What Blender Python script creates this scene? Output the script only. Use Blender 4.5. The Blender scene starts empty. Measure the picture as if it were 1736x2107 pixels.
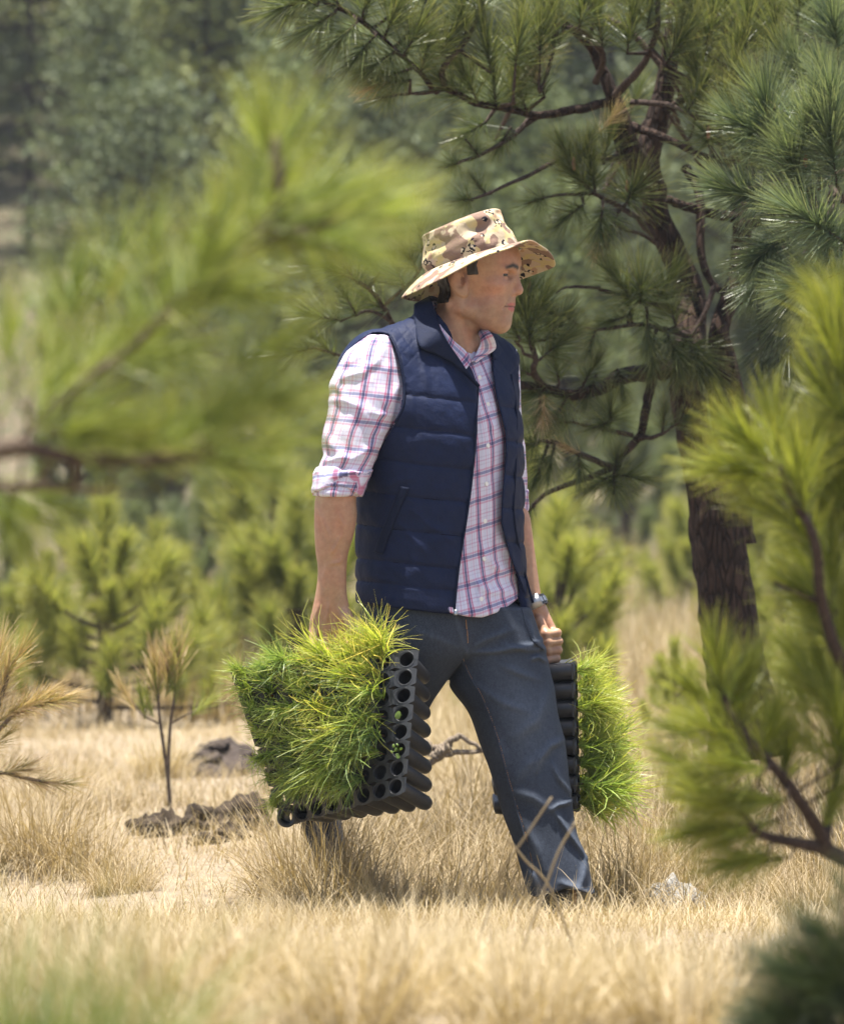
import bpy, math, random
import numpy as np
from mathutils import Vector, Matrix

# ------------------------------------------------------------------ camera, sky, sun, exposure
scene = bpy.context.scene
COL = scene.collection
FOC = 8800.0            # focal length in photo pixels (1736 x 2107 grid)
ZC = 0.9165             # camera height
CX, CY = 868.0, 1053.5

cam_data = bpy.data.cameras.new("camera")
cam = bpy.data.objects.new("camera", cam_data)
COL.objects.link(cam)
cam.location = (0, 0, ZC)
cam.rotation_euler = (math.radians(90), 0, 0)
cam_data.sensor_fit = 'VERTICAL'
cam_data.sensor_height = 24.0
cam_data.lens = 24.0 * FOC / 2107.0
cam_data.clip_start = 0.1
cam_data.clip_end = 600
cam_data.dof.use_dof = True
cam_data.dof.focus_distance = 9.95
cam_data.dof.aperture_fstop = 3.0
scene.camera = cam

world = bpy.data.worlds.new("World")
scene.world = world
world.use_nodes = True
wn = world.node_tree
bg = wn.nodes["Background"]
sky = wn.nodes.new("ShaderNodeTexSky")
sky.sky_type = 'NISHITA'
sky.sun_disc = False
SUN_FROM = Vector((-0.07, -0.02, 0.98)).normalized()
sky.sun_elevation = math.asin(SUN_FROM.z)
sky.sun_rotation = math.atan2(SUN_FROM.x, SUN_FROM.y)
sky.altitude = 300
sky.air_density = 1.0
sky.dust_density = 3.0
wn.links.new(sky.outputs[0], bg.inputs[0])
bg.inputs[1].default_value = 0.08

sun_data = bpy.data.lights.new("sun", 'SUN')
sun_data.energy = 5.0
sun_data.angle = math.radians(0.6)
sun_data.color = (1.0, 0.95, 0.87)
sun = bpy.data.objects.new("sun", sun_data)
COL.objects.link(sun)
sun.rotation_euler = SUN_FROM.to_track_quat('Z', 'Y').to_euler()
sun.location = SUN_FROM * 40

scene.view_settings.view_transform = 'Standard'
scene.view_settings.look = 'None'
scene.view_settings.gamma = 1.0
scene.view_settings.use_curve_mapping = False
scene.view_settings.exposure = 1.76
scene.render.engine = 'CYCLES'
cy = scene.cycles
cy.use_denoising = True
try:
    cy.denoiser = 'OPENIMAGEDENOISE'
    cy.denoising_input_passes = 'RGB_ALBEDO_NORMAL'
except Exception:
    pass
cy.max_bounces = 6
cy.diffuse_bounces = 3
cy.glossy_bounces = 2
cy.transmission_bounces = 4
cy.transparent_max_bounces = 6
cy.volume_bounces = 0
cy.caustics_reflective = False
cy.caustics_refractive = False
cy.sample_clamp_indirect = 6.0

R = np.random.default_rng(11)
random.seed(5)
f32 = np.float32

# ------------------------------------------------------------------ small helpers
def W(px, py, d):
    """photo pixel (1736x2107 grid) at distance d -> world point"""
    return np.array([(px - CX) * d / FOC, d, ZC + (CY - py) * d / FOC])

def mx(px): return (np.asarray(px, float) - CX) / 880.0      # man-space: metres at 10 m
def mz(py): return ZC + (CY - np.asarray(py, float)) / 880.0
def M3(px, py, y): return np.array([float(mx(px)), y, float(mz(py))])

def tag(o, label=None, cat=None, group=None, kind=None):
    if label: o['label'] = label
    if cat: o['category'] = cat
    if group: o['group'] = group
    if kind: o['kind'] = kind
    return o

def link(name, me, parent=None, loc=None):
    o = bpy.data.objects.new(name, me)
    COL.objects.link(o)
    if parent is not None: o.parent = parent
    if loc is not None: o.location = loc
    return o

def empty(name, loc, label, cat, group=None, rotz=0.0):
    o = bpy.data.objects.new(name, None)
    o.empty_display_size = 0.1
    COL.objects.link(o)
    o.location = loc
    o.rotation_euler = (0, 0, rotz)
    return tag(o, label, cat, group)

def mesh(name, verts, quads=None, tris=None, mat=None, smooth=True, col=None, uv=None):
    verts = np.ascontiguousarray(verts, dtype=f32).reshape(-1, 3)
    nq = 0 if quads is None else len(quads)
    nt = 0 if tris is None else len(tris)
    me = bpy.data.meshes.new(name)
    me.vertices.add(len(verts))
    me.vertices.foreach_set("co", verts.ravel())
    loops = []
    if nq: loops.append(np.asarray(quads, np.int32).ravel())
    if nt: loops.append(np.asarray(tris, np.int32).ravel())
    lv = np.concatenate(loops)
    me.loops.add(len(lv))
    me.loops.foreach_set("vertex_index", lv)
    me.polygons.add(nq + nt)
    st = np.concatenate([np.arange(nq) * 4, nq * 4 + np.arange(nt) * 3]).astype(np.int32)
    me.polygons.foreach_set("loop_start", st)
    me.update(calc_edges=True)
    me.validate()
    me.polygons.foreach_set("use_smooth", np.full(nq + nt, bool(smooth)))
    if col is not None:
        ca = me.color_attributes.new("Col", 'FLOAT_COLOR', 'POINT')
        c = np.ones((len(verts), 4), f32)
        col = np.asarray(col, f32)
        c[:, :col.shape[1]] = col
        ca.data.foreach_set("color", c.ravel())
    if uv is not None:
        ul = me.uv_layers.new(name="UVMap")
        ul.data.foreach_set("uv", np.asarray(uv, f32)[lv].ravel())
    if mat is not None: me.materials.append(mat)
    return me

def merge(parts):
    """parts: list of (verts, quads, tris, col) -> joined"""
    V, Q, T, C = [], [], [], []
    off = 0
    for v, q, t, c in parts:
        v = np.asarray(v, float).reshape(-1, 3)
        V.append(v)
        if q is not None and len(q): Q.append(np.asarray(q) + off)
        if t is not None and len(t): T.append(np.asarray(t) + off)
        if c is None: c = np.ones((len(v), 3))
        C.append(c)
        off += len(v)
    return (np.concatenate(V), np.concatenate(Q) if Q else None,
            np.concatenate(T) if T else None, np.concatenate(C))

def unit(v):
    v = np.asarray(v, float)
    return v / (np.linalg.norm(v, axis=-1, keepdims=True) + 1e-12)

def catmull(P, n):
    """smooth curve through points, n samples per span"""
    P = np.asarray(P, float)
    if len(P) < 3:
        t = np.linspace(0, 1, n + 1)[:, None]
        return P[0] * (1 - t) + P[-1] * t
    A = np.vstack([2 * P[0] - P[1], P, 2 * P[-1] - P[-2]])
    out = []
    for i in range(1, len(A) - 2):
        p0, p1, p2, p3 = A[i - 1], A[i], A[i + 1], A[i + 2]
        t = np.linspace(0, 1, n, endpoint=False)[:, None]
        out.append(.5 * ((2 * p1) + (-p0 + p2) * t + (2 * p0 - 5 * p1 + 4 * p2 - p3) * t ** 2
                         + (-p0 + 3 * p1 - 3 * p2 + p3) * t ** 3))
    out.append(P[-1:])
    return np.vstack(out)

def tube(P, rad, sides=7, cap=True, rough=0.0, rng=R):
    """tube along points P with radii rad -> verts, quads, tris"""
    P = np.asarray(P, float)
    n = len(P)
    rad = np.broadcast_to(np.asarray(rad, float), (n,))
    T = unit(np.gradient(P, axis=0))
    ref = np.array([0, 0, 1.0]) if abs(T[0, 2]) < .9 else np.array([1.0, 0, 0])
    u = unit(np.cross(T[0], ref))
    ang = np.linspace(0, 2 * math.pi, sides, endpoint=False)
    V = np.zeros((n, sides, 3))
    for i in range(n):
        u = unit(u - T[i] * np.dot(u, T[i]))
        w = np.cross(T[i], u)
        rr = rad[i] * (1 + rough * rng.uniform(-1, 1, sides))
        V[i] = P[i] + rr[:, None] * (np.cos(ang)[:, None] * u + np.sin(ang)[:, None] * w)
    idx = np.arange(n * sides).reshape(n, sides)
    a = idx[:-1]; b = idx[1:]
    q = np.stack([a, np.roll(a, -1, 1), np.roll(b, -1, 1), b], -1).reshape(-1, 4)
    V = V.reshape(-1, 3)
    tr = None
    if cap:
        V = np.vstack([V, P[0], P[-1]])
        c0, c1 = n * sides, n * sides + 1
        e0, e1 = idx[0], idx[-1]
        tr = np.vstack([np.stack([np.full(sides, c0), np.roll(e0, -1), e0], -1),
                        np.stack([np.full(sides, c1), e1, np.roll(e1, -1)], -1)])
    return V, q, tr

def frame_from_z(d):
    d = unit(d)
    ref = np.array([0, 0, 1.0]) if abs(d[2]) < .92 else np.array([0, 1.0, 0])
    x = unit(np.cross(ref, d))
    y = np.cross(d, x)
    return np.stack([x, y, d], 1)          # columns

def mat4(rot, loc, s=1.0):
    m = Matrix.Identity(4)
    for i in range(3):
        for j in range(3):
            m[i][j] = float(rot[i, j]) * s
        m[i][3] = float(loc[i])
    return m

def vnoise(x, y, z=0.0, seed=0):
    """smooth value noise in [-1,1], numpy"""
    x = np.asarray(x, float); y = np.asarray(y, float)
    z = np.broadcast_to(np.asarray(z, float), np.broadcast(x, y).shape)
    xi = np.floor(x).astype(np.int64); yi = np.floor(y).astype(np.int64); zi = np.floor(z).astype(np.int64)
    fx, fy, fz = x - xi, y - yi, z - zi
    fx = fx * fx * (3 - 2 * fx); fy = fy * fy * (3 - 2 * fy); fz = fz * fz * (3 - 2 * fz)
    def h(a, b, c):
        n = (a * 374761393 + b * 668265263 + c * 2147483647 * 3 + seed * 974711) & 0x7fffffff
        n = ((n ^ (n >> 13)) * 1274126177) & 0x7fffffff
        n = (n ^ (n >> 16)) & 0xffff
        return n / 32767.5 - 1.0
    def l(a, b, t): return a + (b - a) * t
    r = 0
    c00 = l(h(xi, yi, zi), h(xi + 1, yi, zi), fx); c10 = l(h(xi, yi + 1, zi), h(xi + 1, yi + 1, zi), fx)
    c01 = l(h(xi, yi, zi + 1), h(xi + 1, yi, zi + 1), fx); c11 = l(h(xi, yi + 1, zi + 1), h(xi + 1, yi + 1, zi + 1), fx)
    return l(l(c00, c10, fy), l(c01, c11, fy), fz)

# ------------------------------------------------------------------ materials
class NT:
    def __init__(s, name):
        s.m = bpy.data.materials.new(name)
        s.m.use_nodes = True
        s.nt = s.m.node_tree
        s.bsdf = s.nt.nodes["Principled BSDF"]
        s.out = s.nt.nodes["Material Output"]
    def n(s, typ, **kw):
        nd = s.nt.nodes.new(typ)
        for k, v in kw.items():
            setattr(nd, k, v)
        return nd
    def l(s, a, b): s.nt.links.new(a, b)
    def setb(s, **kw):
        for k, v in kw.items():
            s.bsdf.inputs[k.replace('_', ' ')].default_value = v
    def coords(s, kind='Object', scale=None):
        tc = s.n("ShaderNodeTexCoord")
        if scale is None: return tc.outputs[kind]
        mp = s.n("ShaderNodeMapping")
        mp.inputs['Scale'].default_value = scale
        s.l(tc.outputs[kind], mp.inputs[0])
        return mp.outputs[0]
    def noise(s, vec, scale, detail=3.0, rough=.55, out='Fac'):
        nz = s.n("ShaderNodeTexNoise")
        nz.inputs['Scale'].default_value = scale
        nz.inputs['Detail'].default_value = detail
        nz.inputs['Roughness'].default_value = rough
        s.l(vec, nz.inputs['Vector'])
        return nz.outputs[out]
    def ramp(s, fac, stops, interp='LINEAR'):
        r = s.n("ShaderNodeValToRGB")
        r.color_ramp.interpolation = interp
        el = r.color_ramp.elements
        while len(el) > 1: el.remove(el[-1])
        for i, (p, c) in enumerate(stops):
            e = el[0] if i == 0 else el.new(p)
            e.position = p
            e.color = tuple(c) + (1.0,) if len(c) == 3 else tuple(c)
        s.l(fac, r.inputs[0])
        return r.outputs[0]
    def mix(s, fac, a, b, mode='MIX'):
        m = s.n("ShaderNodeMix", data_type='RGBA', blend_type=mode)
        if isinstance(fac, (int, float)): m.inputs[0].default_value = fac
        else: s.l(fac, m.inputs[0])
        for sock, v in ((m.inputs[6], a), (m.inputs[7], b)):
            if isinstance(v, (tuple, list)): sock.default_value = tuple(v)[:3] + (1.0,)
            else: s.l(v, sock)
        return m.outputs[2]
    def math(s, op, a, b=None, c=None):
        m = s.n("ShaderNodeMath", operation=op)
        for i, v in enumerate((a, b, c)):
            if v is None: continue
            if isinstance(v, (int, float)): m.inputs[i].default_value = v
            else: s.l(v, m.inputs[i])
        return m.outputs[0]
    def attr(s, name="Col"):
        a = s.n("ShaderNodeAttribute", attribute_name=name)
        return a
    def sep(s, v):
        q = s.n("ShaderNodeSeparateXYZ"); s.l(v, q.inputs[0]); return q.outputs
    def bump(s, h, strength=.5, dist=.002):
        b = s.n("ShaderNodeBump")
        b.inputs['Strength'].default_value = strength
        b.inputs['Distance'].default_value = dist
        s.l(h, b.inputs['Height'])
        s.l(b.outputs[0], s.bsdf.inputs['Normal'])
        return b
    def color(s, c):
        if isinstance(c, (tuple, list)): s.bsdf.inputs['Base Color'].default_value = tuple(c)[:3] + (1.0,)
        else: s.l(c, s.bsdf.inputs['Base Color'])

def foliage_mat(name, c_dark, c_light, c_dry=None, transl=.35, rough=.42, spec=.35, dry=.0):
    """needles / blades: Col.r random per blade, Col.g 0..1 along it"""
    t = NT(name)
    a = t.attr()
    sp = t.n("ShaderNodeSeparateColor"); t.l(a.outputs['Color'], sp.inputs[0])
    oi = t.n("ShaderNodeObjectInfo")
    rr = t.math('MULTIPLY_ADD', oi.outputs['Random'], .5, -.25)
    f = t.math('ADD', sp.outputs[0], rr)
    c = t.ramp(f, [(0.0, c_dark), (1.0, c_light)])
    if c_dry is not None:
        g = t.math('MULTIPLY', t.math('POWER', sp.outputs[1], 3.0), .75)
        c = t.mix(g, c, c_dry)
        dryf = t.math('GREATER_THAN', sp.outputs[2], 1.0 - dry)
        c = t.mix(dryf, c, c_dry)
    t.color(c)
    t.setb(Roughness=rough)
    t.bsdf.inputs['Specular IOR Level'].default_value = spec
    tr = t.n("ShaderNodeBsdfTranslucent")
    c2 = t.mix(1.0, c, (1.35, 1.25, .7, 1), 'MULTIPLY')
    t.l(c2, tr.inputs[0])
    ms = t.n("ShaderNodeMixShader"); ms.inputs[0].default_value = transl
    t.l(t.bsdf.outputs[0], ms.inputs[1]); t.l(tr.outputs[0], ms.inputs[2])
    t.l(ms.outputs[0], t.out.inputs[0])
    return t.m

def bark_mat(name, c1, c2, c3, scale=1.0):
    t = NT(name)
    v = t.coords('Object', (44 * scale, 44 * scale, 11 * scale))
    n1 = t.noise(v, 1.6, 5, .65)
    vo = t.n("ShaderNodeTexVoronoi", feature='DISTANCE_TO_EDGE'); vo.inputs['Scale'].default_value = 1.1
    nv = t.noise(v, 1.0, 2, .5, out='Color')
    vv = t.mix(.9, v, nv, 'ADD')
    t.l(vv, vo.inputs['Vector'])
    edge = t.ramp(vo.outputs['Distance'], [(0.0, (.25, .25, .25)), (.16, (1, 1, 1))])
    c = t.ramp(n1, [(.25, c1), (.5, c2), (.75, c3)])
    c = t.mix(edge, tuple(x * .35 for x in c1), c)
    t.color(c)
    t.setb(Roughness=.9)
    t.bsdf.inputs['Specular IOR Level'].default_value = .15
    h = t.math('ADD', t.math('MULTIPLY', edge, .7), t.math('MULTIPLY', n1, .6))
    t.bump(h, .9, .012 / scale)
    return t.m

def plain_mat(name, c1, c2, scale=30., rough=.7, spec=.3, bump=.3, bdist=.002, stretch=(1, 1, 1)):
    t = NT(name)
    v = t.coords('Object', stretch)
    n1 = t.noise(v, scale, 4, .6)
    t.color(t.ramp(n1, [(.3, c1), (.7, c2)]))
    t.setb(Roughness=rough)
    t.bsdf.inputs['Specular IOR Level'].default_value = spec
    if bump: t.bump(n1, bump, bdist)
    return t.m
# ------------------------------------------------------------------ implicit modelling (body, clothes)
def surface_nets(V, lo, h):
    ins = V < 0
    nx, ny, nz = V.shape
    cnt = np.zeros((nx - 1, ny - 1, nz - 1), np.int8)
    for dx in (0, 1):
        for dy in (0, 1):
            for dz in (0, 1):
                cnt += ins[dx:nx - 1 + dx, dy:ny - 1 + dy, dz:nz - 1 + dz]
    act = (cnt > 0) & (cnt < 8)
    I = np.argwhere(act)
    idx = np.full(act.shape, -1, np.int32)
    idx[act] = np.arange(len(I), dtype=np.int32)
    corners = np.array([(a, b, c) for a in (0, 1) for b in (0, 1) for c in (0, 1)])
    vals = np.stack([V[I[:, 0] + c[0], I[:, 1] + c[1], I[:, 2] + c[2]] for c in corners], 1)
    edges = [(a, b) for a in range(8) for b in range(a + 1, 8) if np.abs(corners[a] - corners[b]).sum() == 1]
    acc = np.zeros((len(I), 3)); num = np.zeros(len(I))
    for a, b in edges:
        va, vb = vals[:, a], vals[:, b]
        m = (va < 0) != (vb < 0)
        t = np.where(m, va / np.where(m, va - vb, 1), 0)
        p = corners[a] + t[:, None] * (corners[b] - corners[a])
        acc += p * m[:, None]; num += m
    P = I + acc / num[:, None]
    verts = np.asarray(lo) + P * h
    quads = []
    for ax in range(3):
        sl0 = [slice(None)] * 3; sl1 = [slice(None)] * 3
        sl0[ax] = slice(0, -1); sl1[ax] = slice(1, None)
        A = ins[tuple(sl0)]; B = ins[tuple(sl1)]
        E = np.argwhere(A != B)
        o1, o2 = [(1, 2), (2, 0), (0, 1)][ax]
        ok = (E[:, o1] > 0) & (E[:, o2] > 0) & (E[:, o1] < V.shape[o1] - 1) & (E[:, o2] < V.shape[o2] - 1)
        E = E[ok]
        flip = A[E[:, 0], E[:, 1], E[:, 2]]
        def cell(d1, d2):
            C = E.copy(); C[:, o1] -= d1; C[:, o2] -= d2
            return idx[C[:, 0], C[:, 1], C[:, 2]]
        q = np.stack([cell(1, 1), cell(0, 1), cell(0, 0), cell(1, 0)], 1)
        q[~flip] = q[~flip][:, ::-1]
        quads.append(q)
    Q = np.concatenate(quads)
    Q = Q[(Q >= 0).all(1)]
    return verts, Q

def sdf_mesh(fn, lo, hi, h, lip=1.7, smooth=1):
    B = 8
    lo = np.asarray(lo, float); hi = np.asarray(hi, float)
    nb = np.ceil((hi - lo) / (h * B)).astype(int)
    bi = np.stack(np.meshgrid(*[np.arange(k) for k in nb], indexing='ij'), -1).reshape(-1, 3)
    ctr = lo + (bi * B + (B - 1) / 2) * h
    dc = fn(ctr.astype(f32))
    V = np.repeat(np.repeat(np.repeat(np.where(dc < 0, -1, 1).astype(f32).reshape(nb), B, 0), B, 1), B, 2)
    keep = np.abs(dc) < B * h * .87 * lip
    K = bi[keep]
    g = np.stack(np.meshgrid(*[np.arange(B)] * 3, indexing='ij'), -1).reshape(-1, 3)
    for s in range(0, len(K), 3000):
        k = K[s:s + 3000]
        ii = (k[:, None, :] * B + g[None]).reshape(-1, 3)
        p = (lo + ii * h).astype(f32)
        V[ii[:, 0], ii[:, 1], ii[:, 2]] = fn(p)
    V[0] = V[-1] = 1; V[:, 0] = V[:, -1] = 1; V[:, :, 0] = V[:, :, -1] = 1
    v, q = surface_nets(V, lo, h)
    for _ in range(smooth):
        acc = np.zeros_like(v); n = np.zeros(len(v))
        for a, b in ((0, 1), (1, 2), (2, 3), (3, 0)):
            np.add.at(acc, q[:, a], v[q[:, b]]); np.add.at(acc, q[:, b], v[q[:, a]])
            np.add.at(n, q[:, a], 1); np.add.at(n, q[:, b], 1)
        v = v * .5 + .5 * acc / np.maximum(n, 1)[:, None]
    return v, q

def smin(a, b, k):
    h = np.clip(.5 + .5 * (b - a) / k, 0, 1)
    return b + (a - b) * h - k * h * (1 - h)
def smax(a, b, k): return -smin(-a, -b, k)
def rcone(p, a, b, ra, rb):
    a = np.asarray(a, f32); b = np.asarray(b, f32)
    ba = b - a
    t = np.clip(((p - a) @ ba) / (ba @ ba + 1e-12), 0, 1)
    d = p - a - t[:, None] * ba
    return np.sqrt((d * d).sum(1)) - (ra + (rb - ra) * t)
def chain(p, pts, rads, k=.006):
    d = None
    for i in range(len(pts) - 1):
        e = rcone(p, pts[i], pts[i + 1], rads[i], rads[i + 1])
        d = e if d is None else smin(d, e, k)
    return d
def ellip(p, c, r):
    q = (p - np.asarray(c, f32)) / np.asarray(r, f32)
    k0 = np.sqrt((q * q).sum(1)); 
    q2 = q / np.asarray(r, f32)
    k1 = np.sqrt((q2 * q2).sum(1)) + 1e-9
    return k0 * (k0 - 1) / k1
def pchip(z, zs, vs):
    """monotone-ish smooth interpolation via dense catmull table"""
    zs = np.asarray(zs, float); vs = np.asarray(vs, float)
    m = np.gradient(vs, zs)
    i = np.clip(np.searchsorted(zs, z) - 1, 0, len(zs) - 2)
    h = zs[i + 1] - zs[i]; t = np.clip((z - zs[i]) / h, 0, 1)
    h00 = 2 * t ** 3 - 3 * t ** 2 + 1; h10 = t ** 3 - 2 * t ** 2 + t; h01 = -2 * t ** 3 + 3 * t ** 2; h11 = t ** 3 - t ** 2
    return h00 * vs[i] + h10 * h * m[i] + h01 * vs[i + 1] + h11 * h * m[i + 1]
class Loft:
    """horizontal elliptical sections stacked in z; axes U,V fixed"""
    def __init__(s, z, cx, cy, a, b, U=(1, 0), V=(0, 1), n=2.2):
        o = np.argsort(z)
        s.zs = np.asarray(z, float)[o]
        s.tab_z = np.linspace(s.zs[0], s.zs[-1], 400)
        s.tab = [pchip(s.tab_z, s.zs, np.asarray(k, float)[o]) for k in (cx, cy, a, b)]
        s.U = np.asarray(U, f32); s.V = np.asarray(V, f32); s.n = n
    def at(s, z): return [np.interp(z, s.tab_z, k) for k in s.tab]
    def uv(s, p):
        cx, cy, a, b = s.at(p[:, 2])
        dx = p[:, 0] - cx; dy = p[:, 1] - cy
        return dx * s.U[0] + dy * s.U[1], dx * s.V[0] + dy * s.V[1], a, b
    def __call__(s, p, off=0.0, capk=.012):
        u, v, a, b = s.uv(p)
        a = a + off; b = b + off
        r = np.sqrt(u * u + v * v) + 1e-7
        k = ((np.abs(u) / a) ** s.n + (np.abs(v) / b) ** s.n) ** (1 / s.n) + 1e-7
        d = r - r / k
        d = np.where(k < .3, -np.minimum(a, b) * .7, d)
        z = p[:, 2]
        cap = np.maximum(s.zs[0] - z, z - s.zs[-1])
        return smax(d * .9, cap, capk).astype(f32)
def seg2(x, z, a, b):
    ax, az = a; bx, bz = b
    dx, dz = bx - ax, bz - az
    t = np.clip(((x - ax) * dx + (z - az) * dz) / (dx * dx + dz * dz + 1e-12), 0, 1)
    return np.sqrt((x - ax - t * dx) ** 2 + (z - az - t * dz) ** 2), t
def ridges(p, L):
    """sum of soft ridges; L rows: list of (px,py) points, width m, amp m"""
    x, z = p[:, 0], p[:, 2]
    tot = np.zeros(len(p), f32)
    for pts, w, amp in L:
        P = [(float(mx(a)), float(mz(b))) for a, b in pts]
        best = None
        n = len(P) - 1
        for i in range(n):
            d, t = seg2(x, z, P[i], P[i + 1])
            tt = (i + t) / n
            g = np.exp(-(d / w) ** 2) * (np.sin(np.pi * np.clip(tt * .8 + .1, 0, 1)) ** .8)
            best = g if best is None else np.maximum(best, g)
        tot += amp * best
    return tot
def sdpoly(x, z, P):
    """signed distance to polygon (photo px list), negative inside"""
    P = [(float(mx(a)), float(mz(b))) for a, b in P]
    d = np.full(len(x), 9., f32); s = np.ones(len(x))
    for i in range(len(P)):
        a, b = P[i], P[i - 1]
        e, _ = seg2(x, z, a, b)
        d = np.minimum(d, e)
        c1 = z >= a[1]; c2 = z < b[1]
        c3 = (b[0] - a[0]) * (z - a[1]) > (b[1] - a[1]) * (x - a[0])
        s = np.where((c1 & c2 & c3) | (~c1 & ~c2 & ~c3), -s, s)
    return d * s
def surf_y(fn, px, py, y0=9.4, y1=10.6, off=0.0):
    """first depth at which fn falls under off, looking along +y in man-space"""
    px = np.atleast_1d(px); py = np.atleast_1d(py)
    ys = np.arange(y0, y1, .0025)
    out = []
    for a, b in zip(px, py):
        p = np.stack([np.full(len(ys), float(mx(a))), ys, np.full(len(ys), float(mz(b)))], 1).astype(f32)
        d = fn(p) - off
        i = np.argmax(d < 0)
        out.append(ys[i] if (d < 0).any() else np.nan)
    out = np.array(out)
    if np.isnan(out).any():
        ok = ~np.isnan(out)
        out = np.interp(np.arange(len(out)), np.arange(len(out))[ok], out[ok]) if ok.any() else np.full(len(out), 10.)
    return out
# ================================================================== GROUND
def gz(x, y):
    x = np.asarray(x, float); y = np.asarray(y, float)
    fore = .048 * np.clip(9.55 - y, 0, None) * (1 - .35 * np.exp(-((x - .7) / .5) ** 2))
    dip = -.115 * np.exp(-(np.abs(y - 10.02) / .27) ** 2.5) - .03 * np.exp(-((y - 10.6) / .5) ** 2)
    back = .007 * np.clip(y - 10.6, 0, None)
    far = np.clip(y - 26, 0, None)
    hill = .30 * far * far / (far + 14)
    hill = hill * (1 + .10 * vnoise(x * .05, y * .03, 0, 71)) + .5 * vnoise(x * .09, y * .07, 0, 72) * np.clip(far / 30, 0, 1)
    bump = .018 * vnoise(x * 1.7, y * 1.5, 0, 73) + .008 * vnoise(x * 6, y * 6, 0, 74)
    bump = bump * np.clip(np.abs(y - 9.65) * 2, .35, 1)
    return fore + dip + back + hill + bump
xs = np.unique(np.concatenate([np.linspace(-140, -4, 40), np.linspace(-4, 4, 161), np.linspace(4, 140, 40)]))
ys = np.unique(np.concatenate([np.linspace(-60, 4, 30), np.linspace(4, 14, 200), np.linspace(14, 30, 110), np.linspace(30, 200, 110)]))
XX, YY = np.meshgrid(xs, ys)
V = np.stack([XX, YY, gz(XX, YY)], -1).reshape(-1, 3)
ii = np.arange(XX.size).reshape(XX.shape)
Q = np.stack([ii[:-1, :-1], ii[:-1, 1:], ii[1:, 1:], ii[1:, :-1]], -1).reshape(-1, 4)
t = NT("dry_ground")
v = t.coords('Object')
n1 = t.noise(v, 1.4, 5, .6); n2 = t.noise(v, 14, 5, .65); n3 = t.noise(t.coords('Object', (1, .35, 1)), 90, 4, .7)
c = t.ramp(n3, [(.25, (.11, .085, .06)), (.5, (.225, .18, .125)), (.75, (.34, .29, .21))])
c = t.mix(t.ramp(n2, [(.42, (0, 0, 0)), (.62, (1, 1, 1))]), c, (.26, .215, .155))
c = t.mix(t.ramp(n1, [(.50, (0, 0, 0)), (.70, (.75, .75, .75))]), c, (.24, .185, .13))
sy_ = t.sep(v)
fr_ = t.ramp(t.math('MULTIPLY_ADD', sy_[1], 1 / 40, -.55), [(0, (0, 0, 0)), (.4, (1, 1, 1))])
c = t.mix(fr_, c, t.ramp(n2, [(.42, (.14, .105, .075)), (.55, (.05, .058, .028))]))
t.color(c); t.setb(Roughness=.95); t.bsdf.inputs['Specular IOR Level'].default_value = .1
t.bump(t.math('ADD', n3, n2), .8, .02)
g = link('ground', mesh('ground', V, Q, mat=t.m)); tag(g, kind='structure')

# ------------------------------------------------------------------ blades
def blades(px, py, h, lean, width, segs, rng, curl=1.0, z0=None, az=None):
    """grass blades as bent strips. returns verts, quads, col"""
    n = len(px)
    if az is None: az = rng.uniform(0, 2 * math.pi, n)
    z = gz(px, py) - .006 if z0 is None else z0
    roll = az + math.pi / 2 + rng.normal(0, .5, n)
    t = np.linspace(0, 1, segs + 1)
    ang = lean[:, None] * (.25 + t[None] ** 1.1 * curl)                 # angle from vertical along the blade
    st = h[:, None] / segs
    dr = np.sin(ang) * st; dz = np.cos(ang) * st
    r = np.cumsum(np.concatenate([np.zeros((n, 1)), dr[:, 1:]], 1), 1); zz = np.cumsum(np.concatenate([np.zeros((n, 1)), dz[:, 1:]], 1), 1)
    cx = px[:, None] + r * np.cos(az)[:, None]; cyy = py[:, None] + r * np.sin(az)[:, None]; cz = z[:, None] + zz
    w = width[:, None] * (1 - .85 * t[None] ** 1.5) / 2
    ox = np.cos(roll)[:, None] * w; oy = np.sin(roll)[:, None] * w
    V = np.stack([np.stack([cx - ox, cyy - oy, cz], -1), np.stack([cx + ox, cyy + oy, cz], -1)], 2)      # n, rows, 2, 3
    m = segs + 1
    base = (np.arange(n) * m * 2)[:, None]
    k = (np.arange(segs) * 2)[None]
    Q = np.stack([base + k, base + k + 1, base + k + 3, base + k + 2], -1).reshape(-1, 4)
    c = np.zeros((n, m, 2, 3)); pat = np.clip(.5 + .55 * vnoise(px * 2.3, py * 1.9, 0, 91) + .25 * vnoise(px * 7, py * 6, 0, 92), 0, 1)
    c[..., 0] = (.55 * rng.uniform(0, 1, n) + .45 * pat)[:, None, None]; c[..., 1] = t[None, :, None]; c[..., 2] = rng.uniform(0, 1, n)[:, None, None]
    return V.reshape(-1, 3), Q, c.reshape(-1, 3)

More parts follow.
